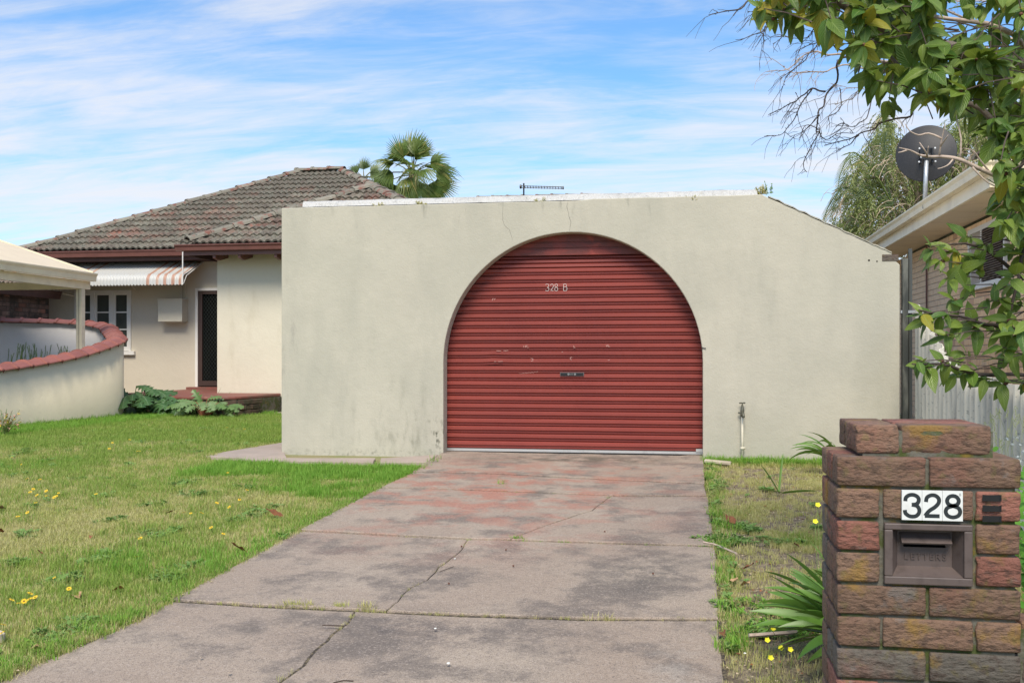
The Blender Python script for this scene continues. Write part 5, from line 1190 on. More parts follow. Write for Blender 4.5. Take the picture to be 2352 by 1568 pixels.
for c, out, n_, L_, yel in whorls:
    out = out.normalized()
    for i in range(n_):
        a = 2 * math.pi * i / n_ + rr.uniform(-.4, .4); sd_ = out.orthogonal().normalized(); e = sd_ * math.cos(a) + out.cross(sd_) * math.sin(a)
        d = (out * rr.uniform(.15, .8) + e * rr.uniform(.6, 1.1) + Vector((0, 0, -.30))).normalized()
        up_ = Vector((rr.uniform(-.6, .3), rr.uniform(-1.0, -.1), rr.uniform(.2, 1.1)))
        sc_ = L_ * rr.uniform(.5, 1.3); ki = 5 if rr.random() < yel else rr.randint(0, 4)
        leaves.append((c + out * rr.uniform(-.03, .02), orient(d, up_, rr.uniform(-.4, .4)), sc_, ki))
def inframe(p):
    x, y, D = proj(p); return -20 < x < 2370 and -25 < y < 1590
leaves.sort(key=lambda q_: (not inframe(q_[0]), (q_[0] - EYE).length / q_[2]))
pw = Vector(tree['_w']); rest = MB(); geo = [(np.array([v.co[:] for v in m.vertices]), [tuple(p.vertices) for p in m.polygons]) for m in LV]
uvs0 = leaf_mesh(1, .26, None, build=False, k=7)[2]
restY = MB()
for i, (p, M3, s_, ki) in enumerate(leaves):
    if i < 300:
        o = bpy.data.objects.new('leaf', LV[ki]); COL.objects.link(o); o.parent = tree; o.matrix_local = Matrix.Translation(p - pw) @ M3.to_4x4() @ Matrix.Scale(s_, 4)
    else:
        vv, ff = geo[ki]; A_ = vv * s_ @ np.array(M3).T + np.array(p); (restY if ki == 5 else rest).add([tuple(q_) for q_ in A_], ff, 0, uvs0, rr.random())
o = rest.build('leaves', G_BIG, tree, True); o['kind'] = 'stuff'; o = restY.build('leaves', G_BIGY, tree, True); o['kind'] = 'stuff'
m_ = MB()
for c, out, n_, L_, yel in whorls:   # the shoots that carry the leaf clusters
    if True:
        b0 = c - out.normalized() * .16 + Vector((.05, .03, .0)); m_.tube([b0, (b0 + c) / 2 + Vector((0, 0, .01)), c + out.normalized() * .01], [.0035, .003, .002], 4)
o = m_.build('shoots', M_TWIGD, tree); o['kind'] = 'stuff'
m_ = MB()
for i in range(0, len(whorls), 5): m_.lathe([(0, -.009), (.008, -.005), (.009, 0), (.007, .006), (0, .009)], whorls[i][0], 8)
o = m_.build('fruits', M_PODS, tree, True); o['kind'] = 'stuff'

# ------------------------------------------------------------------ bare twiggy tree reaching over the driveway
bare = thing('bare_tree', 'leafless twiggy branches hanging in the sky left of the leafy tree', 'tree', (2.9, 6.3, g(6)))
D0 = 5.4
m_ = MB(); m_.tube(smoothpath([Vector((2.9, 6.3, g(6) - .1)), Vector((2.85, 6.25, 1.0)), Vector((2.6, 6.0, 2.4)), Vector((2.3, 5.8, 3.3)), Vector((1.9, 5.7, 4.0))], 5), list(np.linspace(.08, .035, 21)), 9); m_.build('trunk', M_BARK, bare, True)
mains = [
 ([(3400, 500), (2500, 620), (2000, 600), (1640, 690), (1580, 790), (1400, 825), (1330, 870), (1230, 915), (1150, 945), (990, 995)], .008, .0022, 0),
 ([(2400, 450), (1700, 380), (1300, 390), (1130, 400), (1090, 440), (1080, 560), (1010, 630), (1000, 700), (950, 780), (940, 870), (950, 905), (900, 1000), (855, 1100), (880, 1170)], .0075, .0018, 0),
 ([(1010, 615), (920, 605), (870, 640), (780, 690), (700, 745), (620, 775)], .005, .0015, 0),
 ([(920, 607), (880, 650), (830, 720), (810, 790), (760, 860), (690, 915), (590, 930)], .004, .0013, 0),
 ([(2400, 520), (1800, 440), (1420, 420), (1200, 370), (1060, 370), (920, 355), (830, 400), (720, 470), (610, 487)], .009, .0013, 1),
 ([(1430, 490), (1180, 445), (1060, 470), (960, 495), (860, 500), (780, 490), (715, 460), (720, 440)], .005, .0013, 1),
 ([(1420, 470), (1290, 540), (1200, 640), (1150, 690), (1070, 718)], .0045, .0013, 1),
 ([(1400, 480), (1340, 600), (1300, 760), (1240, 840), (1170, 860), (1100, 800)], .004, .0012, 0),
 ([(1100, 600), (1110, 700), (1080, 750), (1030, 790)], .003, .0012, 0),
 ([(2100, 330), (1700, 300), (1480, 300), (1380, 150), (1250, 50), (1100, 35), (960, 50)], .008, .0016, 1),
 ([(1900, 200), (1480, 160), (1150, 340), (1000, 250), (930, 200), (880, 260), (720, 250)], .006, .0012, 0),
 ([(1030, 130), (960, 230), (930, 320), (860, 400), (780, 480), (730, 540), (710, 600)], .004, .0012, 0),
 ([(1060, 150), (1020, 260), (930, 290), (820, 340), (800, 380)], .004, .0012, 0),
 ([(1300, -60), (900, -90), (560, -40), (430, 60), (330, 85), (215, 92)], .008, .0015, 0),
 ([(900, -90), (640, -10), (600, 50), (530, 80), (480, 75)], .004, .0012, 0),
 ([(1000, 20), (720, 120), (600, 190), (580, 225), (490, 240), (400, 272)], .005, .0012, 0),
 ([(600, 190), (585, 260), (600, 295)], .002, .001, 0), ([(700, 230), (690, 260), (650, 305)], .002, .001, 0), ([(950, 880), (1000, 950), (1090, 905), (1210, 905)], .003, .0014, 0),
 ([(1230, 915), (1180, 980), (1080, 1033)], .004, .0012, 0), ([(950, 880), (880, 860), (820, 940)], .003, .001, 0), ([(950, 780), (860, 870), (770, 935)], .003, .001, 0), ([(1330, 640), (1280, 610), (1180, 590), (1040, 575)], .003, .001, 1),
 ([(3000, 420), (2352, 300), (2050, 160), (1850, 80), (1740, -10)], .010, .004, 1), ([(2200, 10), (1950, 15), (1800, -10)], .004, .002, 1), ([(1560, 380), (1570, 180), (1550, 10)], .003, .002, 1), ([(1470, 360), (1430, 240), (1370, 130)], .004, .002, 1)]
rb = random.Random(5)
for pts, r0, r1, pale in mains:
    dd = D0 + rb.uniform(-.25, .25)
    P = limb([(*S8(*p), dd + .12 * math.sin(i * 1.3)) for i, p in enumerate(pts)], r0, r1, M_TWIGL if pale else M_TWIGD, bare, 'branch', 5, 5)
    m_ = MB(); any_ = False
    nt = int(len(P) * .30)
    for q_ in range(nt):
        i = rb.randrange(len(P) // 3, len(P) - 1); p = P[i]; d = (P[min(i + 1, len(P) - 1)] - P[i - 1]).normalized()
        sdv = Vector((rb.uniform(-1, .3), rb.uniform(-.6, .6), rb.uniform(-1, .6))); e = (d * .7 + sdv * .8).normalized(); L_ = rb.uniform(.04, .26); pp = [p]
        for s_ in range(5): e = (e + Vector((rb.uniform(-.35, .35), rb.uniform(-.3, .3), rb.uniform(-.45, .22)))).normalized(); pp.append(pp[-1] + e * L_ / 5)
        m_.tube(pp, list(np.linspace(.0018, .0008, 6)), 4, cap=False); any_ = True
        if rb.random() < .6:
            p2 = pp[2]; e2 = (e + Vector((rb.uniform(-1, 1), rb.uniform(-1, 1), rb.uniform(-1, .5)))).normalized(); m_.tube([p2, p2 + e2 * L_ * .3, p2 + e2 * L_ * .5 + Vector((0, 0, -.01))], [.0013, .001, .0008], 4, cap=False)
    for i in range(2, len(P) - 1, 1):
        if rb.random() < .6: e = Vector((rb.uniform(-1, 1), rb.uniform(-1, 1), rb.uniform(-1, 1))).normalized(); m_.tube([P[i], P[i] + e * .012], [.002, .001], 4, cap=False)
    if any_: o = m_.build('twigs', M_TWIGL if pale else M_TWIGD, bare); o['kind'] = 'stuff'

# ------------------------------------------------------------------ fan palms behind the house
def fan_leaf(L_, spread, nseg, seed, mat, droop=.35):
    r_ = random.Random(seed); m_ = MB(); 
    for i in range(nseg):
        a = R(-spread / 2 + spread * i / (nseg - 1)); le = L_ * (1 - .22 * abs(a) / R(spread / 2)) * r_.uniform(.9, 1.05); d = Vector((math.sin(a), math.cos(a), 0)); sdv = Vector((math.cos(a), -math.sin(a), 0))
        wm = L_ * math.sin(R(spread) / nseg) * .46; vs = []; uv = []
        for t, wf in ((0, .10), (.38, .95), (.55, .70), (.78, .38), (1.0, .04)):
            p = d * le * t; z = -droop * le * max(0, t - .35) ** 1.6 * r_.uniform(.8, 1.5) - .05 * le * abs(a) 
            w_ = wm * wf
            vs += [p - sdv * w_ + Vector((0, 0, z + w_ * .5)), p + Vector((0, 0, z - w_ * .3)), p + sdv * w_ + Vector((0, 0, z + w_ * .5))]; uv += [(t, 0), (t, .5), (t, 1)]
        m_.add(vs, [(3 * q + j, 3 * q + j + 1, 3 * q + j + 4, 3 * q + j + 3) for q in range(4) for j in range(2)], 0, uv, r_.random() * .3)
    return m_.mesh('frond', mat, False)
def fan_palm(name, label, base, ctop, fr, L_, mat):
    t = thing(name, label, 'palm tree', base); top = Vector(ctop)
    m_ = MB(); m_.tube([Vector(base) - UP * .2, (Vector(base) + top) / 2 + Vector((.1, 0, 0)), top], [.20, .15, .13], 10); m_.build('trunk', M_BARK, t, True)
    ms = [fan_leaf(1.0, 140, 26, s_, mat, d) for s_, d in ((1, .45), (2, .8), (3, 1.2), (4, .9))]
    rp_ = random.Random(3)
    for (az, el, pl, sc_) in fr:
        d = Vector((math.cos(R(el)) * math.cos(R(az)), math.cos(R(el)) * math.sin(R(az)), math.sin(R(el)))); 
        end = top + d * pl - UP * .10 * pl * pl; m_ = MB(); m_.tube([top, top + d * pl * .5 + UP * .02, end], [.03, .022, .015], 5); f_ = m_.build('petiole', mat_pet, t)
        dd = (d * 1.0 + Vector((0, 0, -.35 if el < 60 else 0))).normalized()
        o = bpy.data.objects.new('frond', ms[rp_.randrange(4) if el < 20 else rp_.randrange(2)]); COL.objects.link(o); o.parent = t
        o.matrix_local = Matrix.Translation(end - Vector(t['_w'])) @ orient(dd, (UP + Vector((rp_.uniform(-.5, .5), -1.1, 0))).normalized(), rp_.uniform(-.5, .5)).to_4x4() @ Matrix.Scale(sc_, 4)
    return t
mat_pet = M('palm_petiole', (.20, .20, .07), .6)
pc = atD(948, 402, 40)
fr = [(-95, 82, .9, 1.05), (-140, 60, 1.0, .95), (-40, 62, 1.0, 1.0), (-20, 38, 1.1, 1.0), (-160, 32, 1.1, 1.0), (180, 14, 1.1, .9), (0, 12, 1.2, 1.0), (-15, -14, 1.1, 1.05), (-170, -16, 1.0, 1.0), (-60, -35, .9, 1.0), (-120, -38, .9, 1.0), (-85, -50, .9, .9), (60, 40, 1.0, 1.0), (120, 35, 1.0, 1.0), (90, 5, 1.1, 1.0),
      (-80, 38, .8, .8), (-45, 15, 1.0, .95), (-135, 8, 1.0, .9), (-30, -35, 1.0, 1.0), (100, 70, 1.2, 1.0), (-150, -45, .8, 1.0)]
fr += [(-60, 70, .8, .9), (-110, 45, .9, .9), (-70, 10, .8, .9), (-100, -15, .7, .9), (20, -30, 1.0, 1.0), (160, -25, 1.0, .9)]
fan_palm('fan_palm', 'tall fan palm with ragged green fronds rising behind the white roof membrane', (pc.x, pc.y, 0), tuple(pc), [(a + random.uniform(-14, 14), e + random.uniform(-6, 8), p * .80, s_ * random.uniform(.85, 1.12)) for a, e, p, s_ in fr], 1, G_PALM)
pc = atD(836, 412, 46)
fan_palm('fan_palm', 'small dark palm top half hidden by the tiled hip, left of the taller palm', (pc.x, pc.y, 0), tuple(pc), [(a, e, .45, .62) for a, e in ((-90, 80), (180, 50), (0, 50), (180, 20), (0, 20), (-30, 35), (-150, 35), (90, 30))], 1, G_PALMD)

# ------------------------------------------------------------------ distant house roof with television antenna
fh = thing('distant_house', 'far dark tiled roof just showing above the garage parapet', 'house', (-1, 27, 0))
fz = atD(1180, 447, 28).z; fp = atD(1180, 447, 28)
mb = MB(); mb.box(fp.x - 3.5, fp.x + 4, fp.y - 3, fp.y + 5, 0, 3.0); mb.build('wall', M_CREAMD, fh)
mb = MB(); mb.add([(fp.x - 4.2, fp.y - 4, 2.9), (fp.x + 4.6, fp.y - 4, 2.9), (fp.x + 2.2, fp.y, fz - .08), (fp.x - 1.0, fp.y, fz - .08), (fp.x - 4.2, fp.y + 6, 2.9), (fp.x + 4.6, fp.y + 6, 2.9)], [(0, 1, 2, 3), (0, 3, 4), (1, 5, 2), (3, 2, 5, 4), (0, 4, 5, 1)]); mb.build('roof', M_TILE, fh)
caps(fh, (fp.x - 1.0, fp.y, fz - .09), (fp.x + 2.2, fp.y, fz - .09), .42)
an = atD(1203, 430, 26.5); at_ = atD(1204, 421, 26.5)
ant = thing('television_antenna', 'small grey television antenna on thin mast above the garage parapet', 'antenna', (an.x, an.y, fz - .6))
mb = MB(); mb.tube([(an.x, an.y, fz - .9), (an.x, an.y, at_.z)], .02, 8); mb.build('mast', M_BLACK, ant)
b1 = atD(1196, 429, 26.5); b2 = atD(1293, 431.5, 26.3); mb = MB(); mb.tube([b1 + UP * .02, b2 + UP * .02], .010, 5); mb.tube([b1 - UP * .025, b2 - UP * .02], .009, 5); mb.lathe([(0, -.03), (.05, -.02), (.05, .02), (0, .03)], b1, 10, 'x'); mb.lathe([(0, -.01), (.04, -.01), (.04, .02), (0, .02)], b2, 10, 'x'); mb.build('boom', M_BLACK, ant)
for i in range(14):
    p = b1.lerp(b2, .1 + .86 * i / 13); l_ = .16 - .006 * i
    mb = MB(); mb.tube([p + Vector((0, -l_, 0)), p + Vector((0, l_, 0))], .006, 4); mb.tube([p - UP * .04, p + UP * .035], .008, 4); mb.build('element', M_BLACK, ant)

# ------------------------------------------------------------------ weeping tree with palm fronds beside it
wt_ = thing('weeping_tree', 'shaggy weeping tree with dead hanging strands behind the satellite dish', 'tree', (4.6, 25, 0))
rw = random.Random(21)
DW = 24.5; tb = atD(2140, 600, DW)
m_ = MB(); bp = Vector((tb.x, tb.y, 0)); m_.tube([bp - UP * .1, Vector((tb.x, tb.y, 2.4)), atD(2120, 430, DW), atD(2160, 330, DW)], [.26, .22, .16, .07], 9); m_.build('trunk', M_BARK, wt_, True)
wbr = []
for (px, py) in ((1960, 420), (2010, 360), (2060, 330), (2150, 300), (2220, 290), (2290, 270), (2340, 260), (1990, 470), (2080, 400), (2200, 380), (2270, 400), (2350, 330), (2040, 440)):
    e = atD(px, py, DW + rw.uniform(-1.2, 1.5)); s_ = atD(2120 + (px - 2120) * .2, 480, DW); P = smoothpath([s_, s_.lerp(e, .5) + Vector((0, 0, .4)), e], 5)
    m_ = MB(); m_.tube(P, list(np.linspace(.07, .015, len(P))), 6); m_.build('limb', M_TWIGL if rw.random() < .35 else M_BARK, wt_, True); wbr.append(P)
wpoly = [(1930, 530), (1925, 470), (1952, 410), (1985, 360), (2000, 330), (2030, 300), (2022, 262), (2040, 250), (2058, 300), (2090, 320), (2165, 305), (2190, 275), (2230, 262), (2290, 240), (2420, 230), (2420, 600), (1960, 600)]
g_ = MB(); dd_ = MB(); nst = 0
while nst < 7000:
    px, py = rw.uniform(1915, 2420), rw.uniform(235, 575)
    if not inpoly(px, py, wpoly): continue
    nst += 1
    if mnoise.noise((px * .022, py * .022, 3)) < -.38 and py < 460: continue
    D = DW + rw.uniform(-1.6, 2.2) - .8 * mnoise.noise((px * .02, py * .02, 9)); p = atD(px, py, D); L_ = rw.uniform(.25, .75); q = p.copy(); dr = Vector((rw.uniform(-.5, .3), rw.uniform(-.4, .4), .25)).normalized(); tn = rw.random(); ds = .045; n_ = int(L_ / ds)
    deadm = mnoise.noise((px * .03, py * .012, 7)) > .05 and rw.random() < .75
    if deadm:
        P = [q.copy()]
        for i in range(5): dr = (dr + Vector((rw.uniform(-.25, .25), rw.uniform(-.2, .2), -.45))).normalized(); q = q + dr * L_ / 5; P.append(q.copy())
        dd_.tube(P, .006, 3, cap=False); continue
    for i in range(n_):
        dr = (dr + Vector((rw.uniform(-.2, .2), rw.uniform(-.2, .2), -.28))).normalized(); q = q + dr * ds
        for k_ in range(2):
            e = (dr * .7 + Vector((rw.uniform(-1, 1), rw.uniform(-1, 1), rw.uniform(-.9, .1)))).normalized() * rw.uniform(.06, .11); s_ = e.cross(Vector((rw.uniform(-1, 1), rw.uniform(-1, 1), 1))).normalized() * .012
            g_.add([q, q + e * .5 + s_, q + e, q + e * .5 - s_], [(0, 1, 2, 3)], 0, [(0, .5), (.5, 1), (1, .5), (.5, 0)], tn)
o = g_.build('foliage', G_WEEP, wt_); o['kind'] = 'stuff'; o = dd_.build('dead_strands', G_WEEPD, wt_); o['kind'] = 'stuff'
ft = thing('feather_palm', 'feather palm with drooping fronds at the left side of the weeping tree', 'palm tree', (tb.x - .6, tb.y - 1.5, 0))
pbase = atD(2050, 500, DW - .2)
m_ = MB(); m_.tube([Vector((pbase.x, pbase.y, -.1)), pbase], [.16, .12], 9); m_.build('trunk', M_BARK, ft, True)
for pts in ([(2050, 470), (2010, 400), (1960, 350), (1932, 395), (1925, 430)], [(2050, 470), (1990, 445), (1940, 430), (1905, 470), (1893, 505)], [(2050, 470), (2030, 380), (2035, 300), (2040, 262), (2052, 245)], [(2050, 470), (2000, 480), (1965, 500), (1925, 545), (1920, 565)], [(2050, 470), (1985, 420), (1950, 405), (1925, 440), (1912, 480)]):
    P = smoothpath([atD(x, y, DW - 1.2) for x, y in pts], 8); m_ = MB(); m_.tube(P, list(np.linspace(.025, .006, len(P))), 5, cap=False)
    P2 = resample(P, .045)
    for i, p in enumerate(P2):
        t = i / len(P2)
        if t < .3: continue
        d = (P2[min(i + 1, len(P2) - 1)] - P2[i - 1]).normalized()
        for sg in (-1, 1):
            e = (d * .5 + Vector((sg * 1.0 * abs(d.z) - .2, sg * .5, -.5 + .5 * sg * abs(d.x)))).normalized() * .38 * math.sin(math.pi * min(.95, t)) ** .6 * rw.uniform(.8, 1.1); s_ = d * .011
            m_.add([p - s_, p + s_, p + e * .6 + s_ * .8 - UP * .01, p + e - UP * .06, p + e * .6 - s_ * .8 - UP * .01], [(0, 1, 2, 3, 4)], 0, [(0, 0), (0, 1), (.6, 1), (1, .5), (.6, 0)], rw.random() * .5)
    m_.build('frond', G_PALMD if pts[1][0] != 2010 else G_PALM, ft)

#@@GRASS
# ------------------------------------------------------------------ grass
def clump(n_, rad, h0, h1, wd, mat, lean=.5, seed=0, name='tuft'):
    r_ = random.Random(seed); m_ = MB()
    for i in range(n_):
        a = r_.uniform(0, 6.28); rr_ = rad * math.sqrt(r_.random()); x, y = rr_ * math.cos(a), rr_ * math.sin(a); h = r_.uniform(h0, h1); ln = r_.uniform(.1, lean) * h; b = r_.uniform(0, 6.28); dx, dy = math.cos(b) * ln, math.sin(b) * ln; sx, sy = -math.sin(b) * wd, math.cos(b) * wd
        m_.add([(x - sx, y - sy, -.01), (x + sx, y + sy, -.01), (x + dx * .4 + sx * .8, y + dy * .4 + sy * .8, h * .6), (x + dx * .4 - sx * .8, y + dy * .4 - sy * .8, h * .6), (x + dx, y + dy, h)], [(0, 1, 2, 3), (3, 2, 4)], 0, [(0, 0), (0, 1), (.6, 1), (.6, 0), (1, .5)], r_.random() * .35)
    return m_.mesh(name, mat)
def rosette(n_, L_, W_, mat, seed=0, el=(10, 60)):
    r_ = random.Random(seed); m_ = MB(); bvs, bfs, buv = leaf_mesh(1, .3, None, .15, .3, seed, 3, build=False)
    for i in range(n_):
        a = r_.uniform(0, 6.28); e = R(r_.uniform(*el)); s_ = L_ * r_.uniform(.6, 1.2); d = Vector((math.cos(a) * math.cos(e), math.sin(a) * math.cos(e), math.sin(e))); M3 = orient(d, UP); off_ = Vector((r_.uniform(-1, 1), r_.uniform(-1, 1), 0)) * L_ * .6 + UP * r_.uniform(0, .02)
        m_.add([off_ + M3 @ (Vector(v) * s_) for v in bvs], bfs, 0, buv, r_.random())
    return m_.mesh('weed', mat)
kinds = [clump(26, .055, .015, .040, .0014, G_GREEN, .9, 1), clump(24, .055, .02, .070, .0016, G_GREEN, .8, 2), clump(26, .06, .012, .032, .0014, G_DRY, 1.2, 3), clump(26, .06, .015, .040, .0013, G_DRY, 1.0, 4),
         clump(26, .055, .015, .04, .0014, G_MID, .9, 5), clump(24, .055, .03, .075, .0018, G_LUSH, .7, 6), clump(24, .05, .03, .085, .0018, G_LUSH, .8, 7), rosette(14, .035, .01, G_WEED, 1, (5, 50)), clump(30, .05, .02, .06, .0020, G_LUSH, 1.0, 8)]
lawn_poly = [(p.x, p.y) for p in G2([(1005, 1056), (975, 1078), (880, 1074), (700, 1070), (560, 1064), (462, 1054), (520, 1036), (580, 1027), (650, 1016), (652, 952), (600, 952), (520, 948), (400, 951), (270, 946), (200, 962)])]
edge_l = [(p.x, p.y) for p in G2(LE[1:])]
lawn_full = lawn_poly + [(-9.0, 15.2), (-9.0, 10.0), (-9.0, 2.5)] + edge_l[::-1]
def dsee(x, y):
    px, py, D = proj((x, y, g(y))); return D > .6 and -1500 < px < 3000 and py < 3200
rg = np.random.default_rng(3)
pts = []; rots = []; scs = []; idx = []
def addg(x, y, k_, s_, z=0): pts.append((x, y, g(y) - .015 + z)); rots.append((rg.uniform(-.15, .15), rg.uniform(-.15, .15), rg.uniform(0, 6.28))); scs.append(s_); idx.append(k_)
def wallx(y): return -9.0
N_ = 0
for _ in range(150000):
    y = 2.0 + 15.4 * rg.random() ** 1.25; x = -9.2 + 9.3 * rg.random()
    if not dsee(x, y) or not inpoly(x, y, lawn_full): continue
    keep = min(1, 5.5 / max(y, 3)) ** .35
    if rg.random() > keep: continue
    n_1 = mnoise.noise((x * .55, y * .55, 1)) + .5 * mnoise.noise((x * 1.7, y * 1.7, 4)); n_2 = mnoise.noise((x * 1.1, y * 1.1, 12)); n_3 = mnoise.noise((x * 3.5, y * 3.5, 31))
    far = min(1, max(0, (y - 7.5) / 4)); lush = rg.random() < max(0, n_1 - .25) * .35 * (y > 5) or (y > 8.4 and y < 10.2 and x > -4.4 and n_3 > -.3 - .3 * rg.random()) or (x > -3.3 and y > 7.5 and n_3 + .3 * rg.random() > .2 and y < 9.6) or (x < -8.2 and rg.random() < .8)
    dry = .46 - .40 * far + .55 * n_2 - .25 * n_1
    r_ = rg.random()
    if n_3 > .38 and rg.random() < .4: k_ = 7
    elif lush and r_ < .75: k_ = 5 if rg.random() < .5 else 6
    elif r_ < dry: k_ = 2 if rg.random() < .5 else 3
    elif r_ < dry + .35: k_ = 4
    else: k_ = rg.integers(0, 2)
    if n_2 < -.42 and rg.random() < .55 and y < 9: continue
    addg(x, y, k_, rg.uniform(.7, 1.15) * (1.15 if far > .5 else 1))
# thicker fringe where the lawn meets the concrete and the walls
def fringe(line, n_, spread, kk, s0, s1, side=-1):
    P = resample([Vector((p.x, p.y, 0)) for p in line], .05)
    for _ in range(n_):
        p = P[rg.integers(0, len(P))]; addg(p.x + side * abs(rg.normal(0, spread)) , p.y + rg.normal(0, .03), int(rg.choice(kk)), rg.uniform(s0, s1))
fringe(G2(LE[1:]), 1500, .05, [2, 3, 2, 3, 4, 0, 8], .6, 1.1)
fringe(G2([(870, 1076), (970, 1078), (905, 1105)]), 170, .10, [5, 6, 5, 8, 7], .7, 1.2)
fringe(G2([(560, 1067), (700, 1072), (860, 1076)]), 260, .05, [5, 6, 0, 8], .5, .95)
fringe([Vector((-9.0, 15.2, 0)), Vector((-9.0, 9, 0))], 500, .06, [5, 6, 0], 1.0, 1.7, 1)
fringe(G2([(270, 948), (400, 952), (520, 950), (640, 953)]), 320, .08, [5, 6, 0, 8], .8, 1.5)
fringe(G2([(462, 1049), (520, 1036), (580, 1027), (650, 1016)]), 120, .02, [2, 3], .5, .8)
grass = scatter('lawn_grass', pts, rots, scs, idx, kinds, 'patchy green and straw coloured lawn left of the driveway')
grass['kind'] = 'stuff'
# bed on the right: thin dry grass, soil showing
pts = []; rots = []; scs = []; idx = []
bed = [(p.x, p.y) for p in G2(RE)][::-1]; bedp = bed + [(.11, 9.97), (1.86, 9.97), (1.98, 9.9), (1.98, 2.2), (bed[0][0], 2.2)]
for _ in range(30000):
    y = 2.3 + 7.65 * rg.random(); x = -.1 + 2.1 * rg.random()
    if not inpoly(x, y, bedp) or not dsee(x, y): continue
    n_1 = mnoise.noise((x * 1.3, y * 1.3, 8)); n_3 = mnoise.noise((x * 4, y * 4, 3)); gr = n_1 + .35 * (x - .8) - .1
    if y > 8.9: gr -= .5
    if y > 9.7: gr += 1.2
    r_ = rg.random()
    if gr + .5 * n_3 < .05 and r_ > .16: continue
    if gr + .5 * n_3 < .3: k_ = int(rg.choice([2, 3, 4, 2]))
    else: k_ = int(rg.choice([2, 3, 4, 0, 1, 4]))
    if n_3 > .42: k_ = 7
    if y > 9.75 and r_ < .6: k_ = int(rg.choice([5, 6, 8, 7]))
    addg(x, y, k_, rg.uniform(.45, .95) if y < 9.7 else rg.uniform(.7, 1.2))
fringe(G2(RE[:10]), 380, .05, [2, 3, 0, 4, 8, 7], .6, 1.2, 1)
bg_ = scatter('bed_grass', pts, rots, scs, idx, kinds, 'thin dry grass over bare soil beside the garage')
# weeds growing out of the joints
pts = []; rots = []; scs = []; idx = []
wk = [clump(9, .018, .008, .03, .0013, G_DRY, 1.4, 11), clump(10, .02, .008, .04, .0014, G_MID, 1.2, 12), clump(12, .02, .01, .04, .0016, G_LUSH, 1.0, 13)]
def jw(line, n_, kk, s0=.6, s1=1.1):
    P = resample(G2(line), .02)
    for _ in range(n_):
        q_ = rg.integers(0, len(P)); p = P[q_]
        if mnoise.noise((p.x * 5, p.y * 5, 77)) < -.1 and rg.random() < .8: continue
        pts.append((p.x + rg.normal(0, .003), p.y + rg.normal(0, .003), g(p.y) - .012)); rots.append((0, 0, rg.uniform(0, 6.28))); scs.append(rg.uniform(s0, s1)); idx.append(int(rg.choice(kk)))
jw(J4, 110, [0, 0, 0, 1], .35, .8); jw(CA, 70, [0, 1, 0, 2], .4, .9); jw(CB, 60, [0, 0, 1], .4, .8); jw(CC, 26, [0, 1], .5, .9); jw(J3, 50, [0, 0, 1, 2], .4, .8); jw(J2, 70, [1, 2, 0], .4, .8); jw(J1, 40, [0, 1], .4, .7)
jw([(1149, 1094), (1152, 1110), (1147, 1127)], 26, [1, 2], .9, 1.5); jw([(1620, 1240), (1646, 1254)], 10, [2], 1, 1.4)
jw([(655, 1385), (705, 1387)], 18, [1, 1, 0], .9, 1.4); jw([(770, 1389), (800, 1390)], 10, [1], .9, 1.3); jw([(835, 1392), (850, 1395)], 8, [0], 1.2, 2.0); jw([(1350, 1415), (1395, 1416)], 12, [0], .9, 1.5); jw([(1160, 1235), (1200, 1238)], 16, [1, 2], .9, 1.3)
scatter('joint_weeds', pts, rots, scs, idx, wk, 'small weeds growing in the driveway cracks')
# flat leafy weed mats
pts = []; rots = []; scs = []; idx = []
wm = [rosette(18, .022, .01, G_WEED, 21, (5, 45)), rosette(18, .024, .01, G_LUSH, 22, (10, 60)), rosette(14, .034, .01, G_WEED, 23, (5, 50))]
for (px, py, rx, ry, n_, kk) in ((1655, 1238, .16, .14, 120, [0, 0, 2]), (1760, 1240, .14, .10, 50, [0]), (1790, 1440, .16, .14, 90, [1, 2]), (1720, 1390, .18, .16, 60, [0, 1]), (1740, 1050, .16, .08, 80, [1]), (1830, 1055, .3, .06, 120, [1, 0]), (1650, 1062, .10, .05, 40, [1]), (1655, 1110, .08, .18, 50, [0]),
                           (270, 1436, .22, .10, 50, [0, 2]), (60, 1500, .35, .25, 130, [1, 2, 0]), (20, 1555, .3, .2, 120, [1, 0]), (180, 1480, .2, .12, 60, [0, 1]), (760, 1090, .5, .35, 160, [1]), (640, 1110, .4, .3, 70, [1]), (380, 948, .3, .08, 50, [1]), (560, 945, .2, .06, 50, [1]), (860, 1075, .25, .12, 60, [1])):
    c = gp(px, py)
    for _ in range(n_):
        a = rg.uniform(0, 6.28); q_ = math.sqrt(rg.random()); x, y = c.x + rx * q_ * math.cos(a), c.y + ry * q_ * math.sin(a)
        if px < 1000 and not inpoly(x + .05, y, lawn_full): continue
        pts.append((x, y, g(y) - .012)); rots.append((0, 0, rg.uniform(0, 6.28))); scs.append(rg.uniform(.4, 1.0)); idx.append(int(rg.choice(kk)))
scatter('leafy_weeds', pts, rots, scs, idx, wm, 'mats of small leafy weeds in lawn and bed')
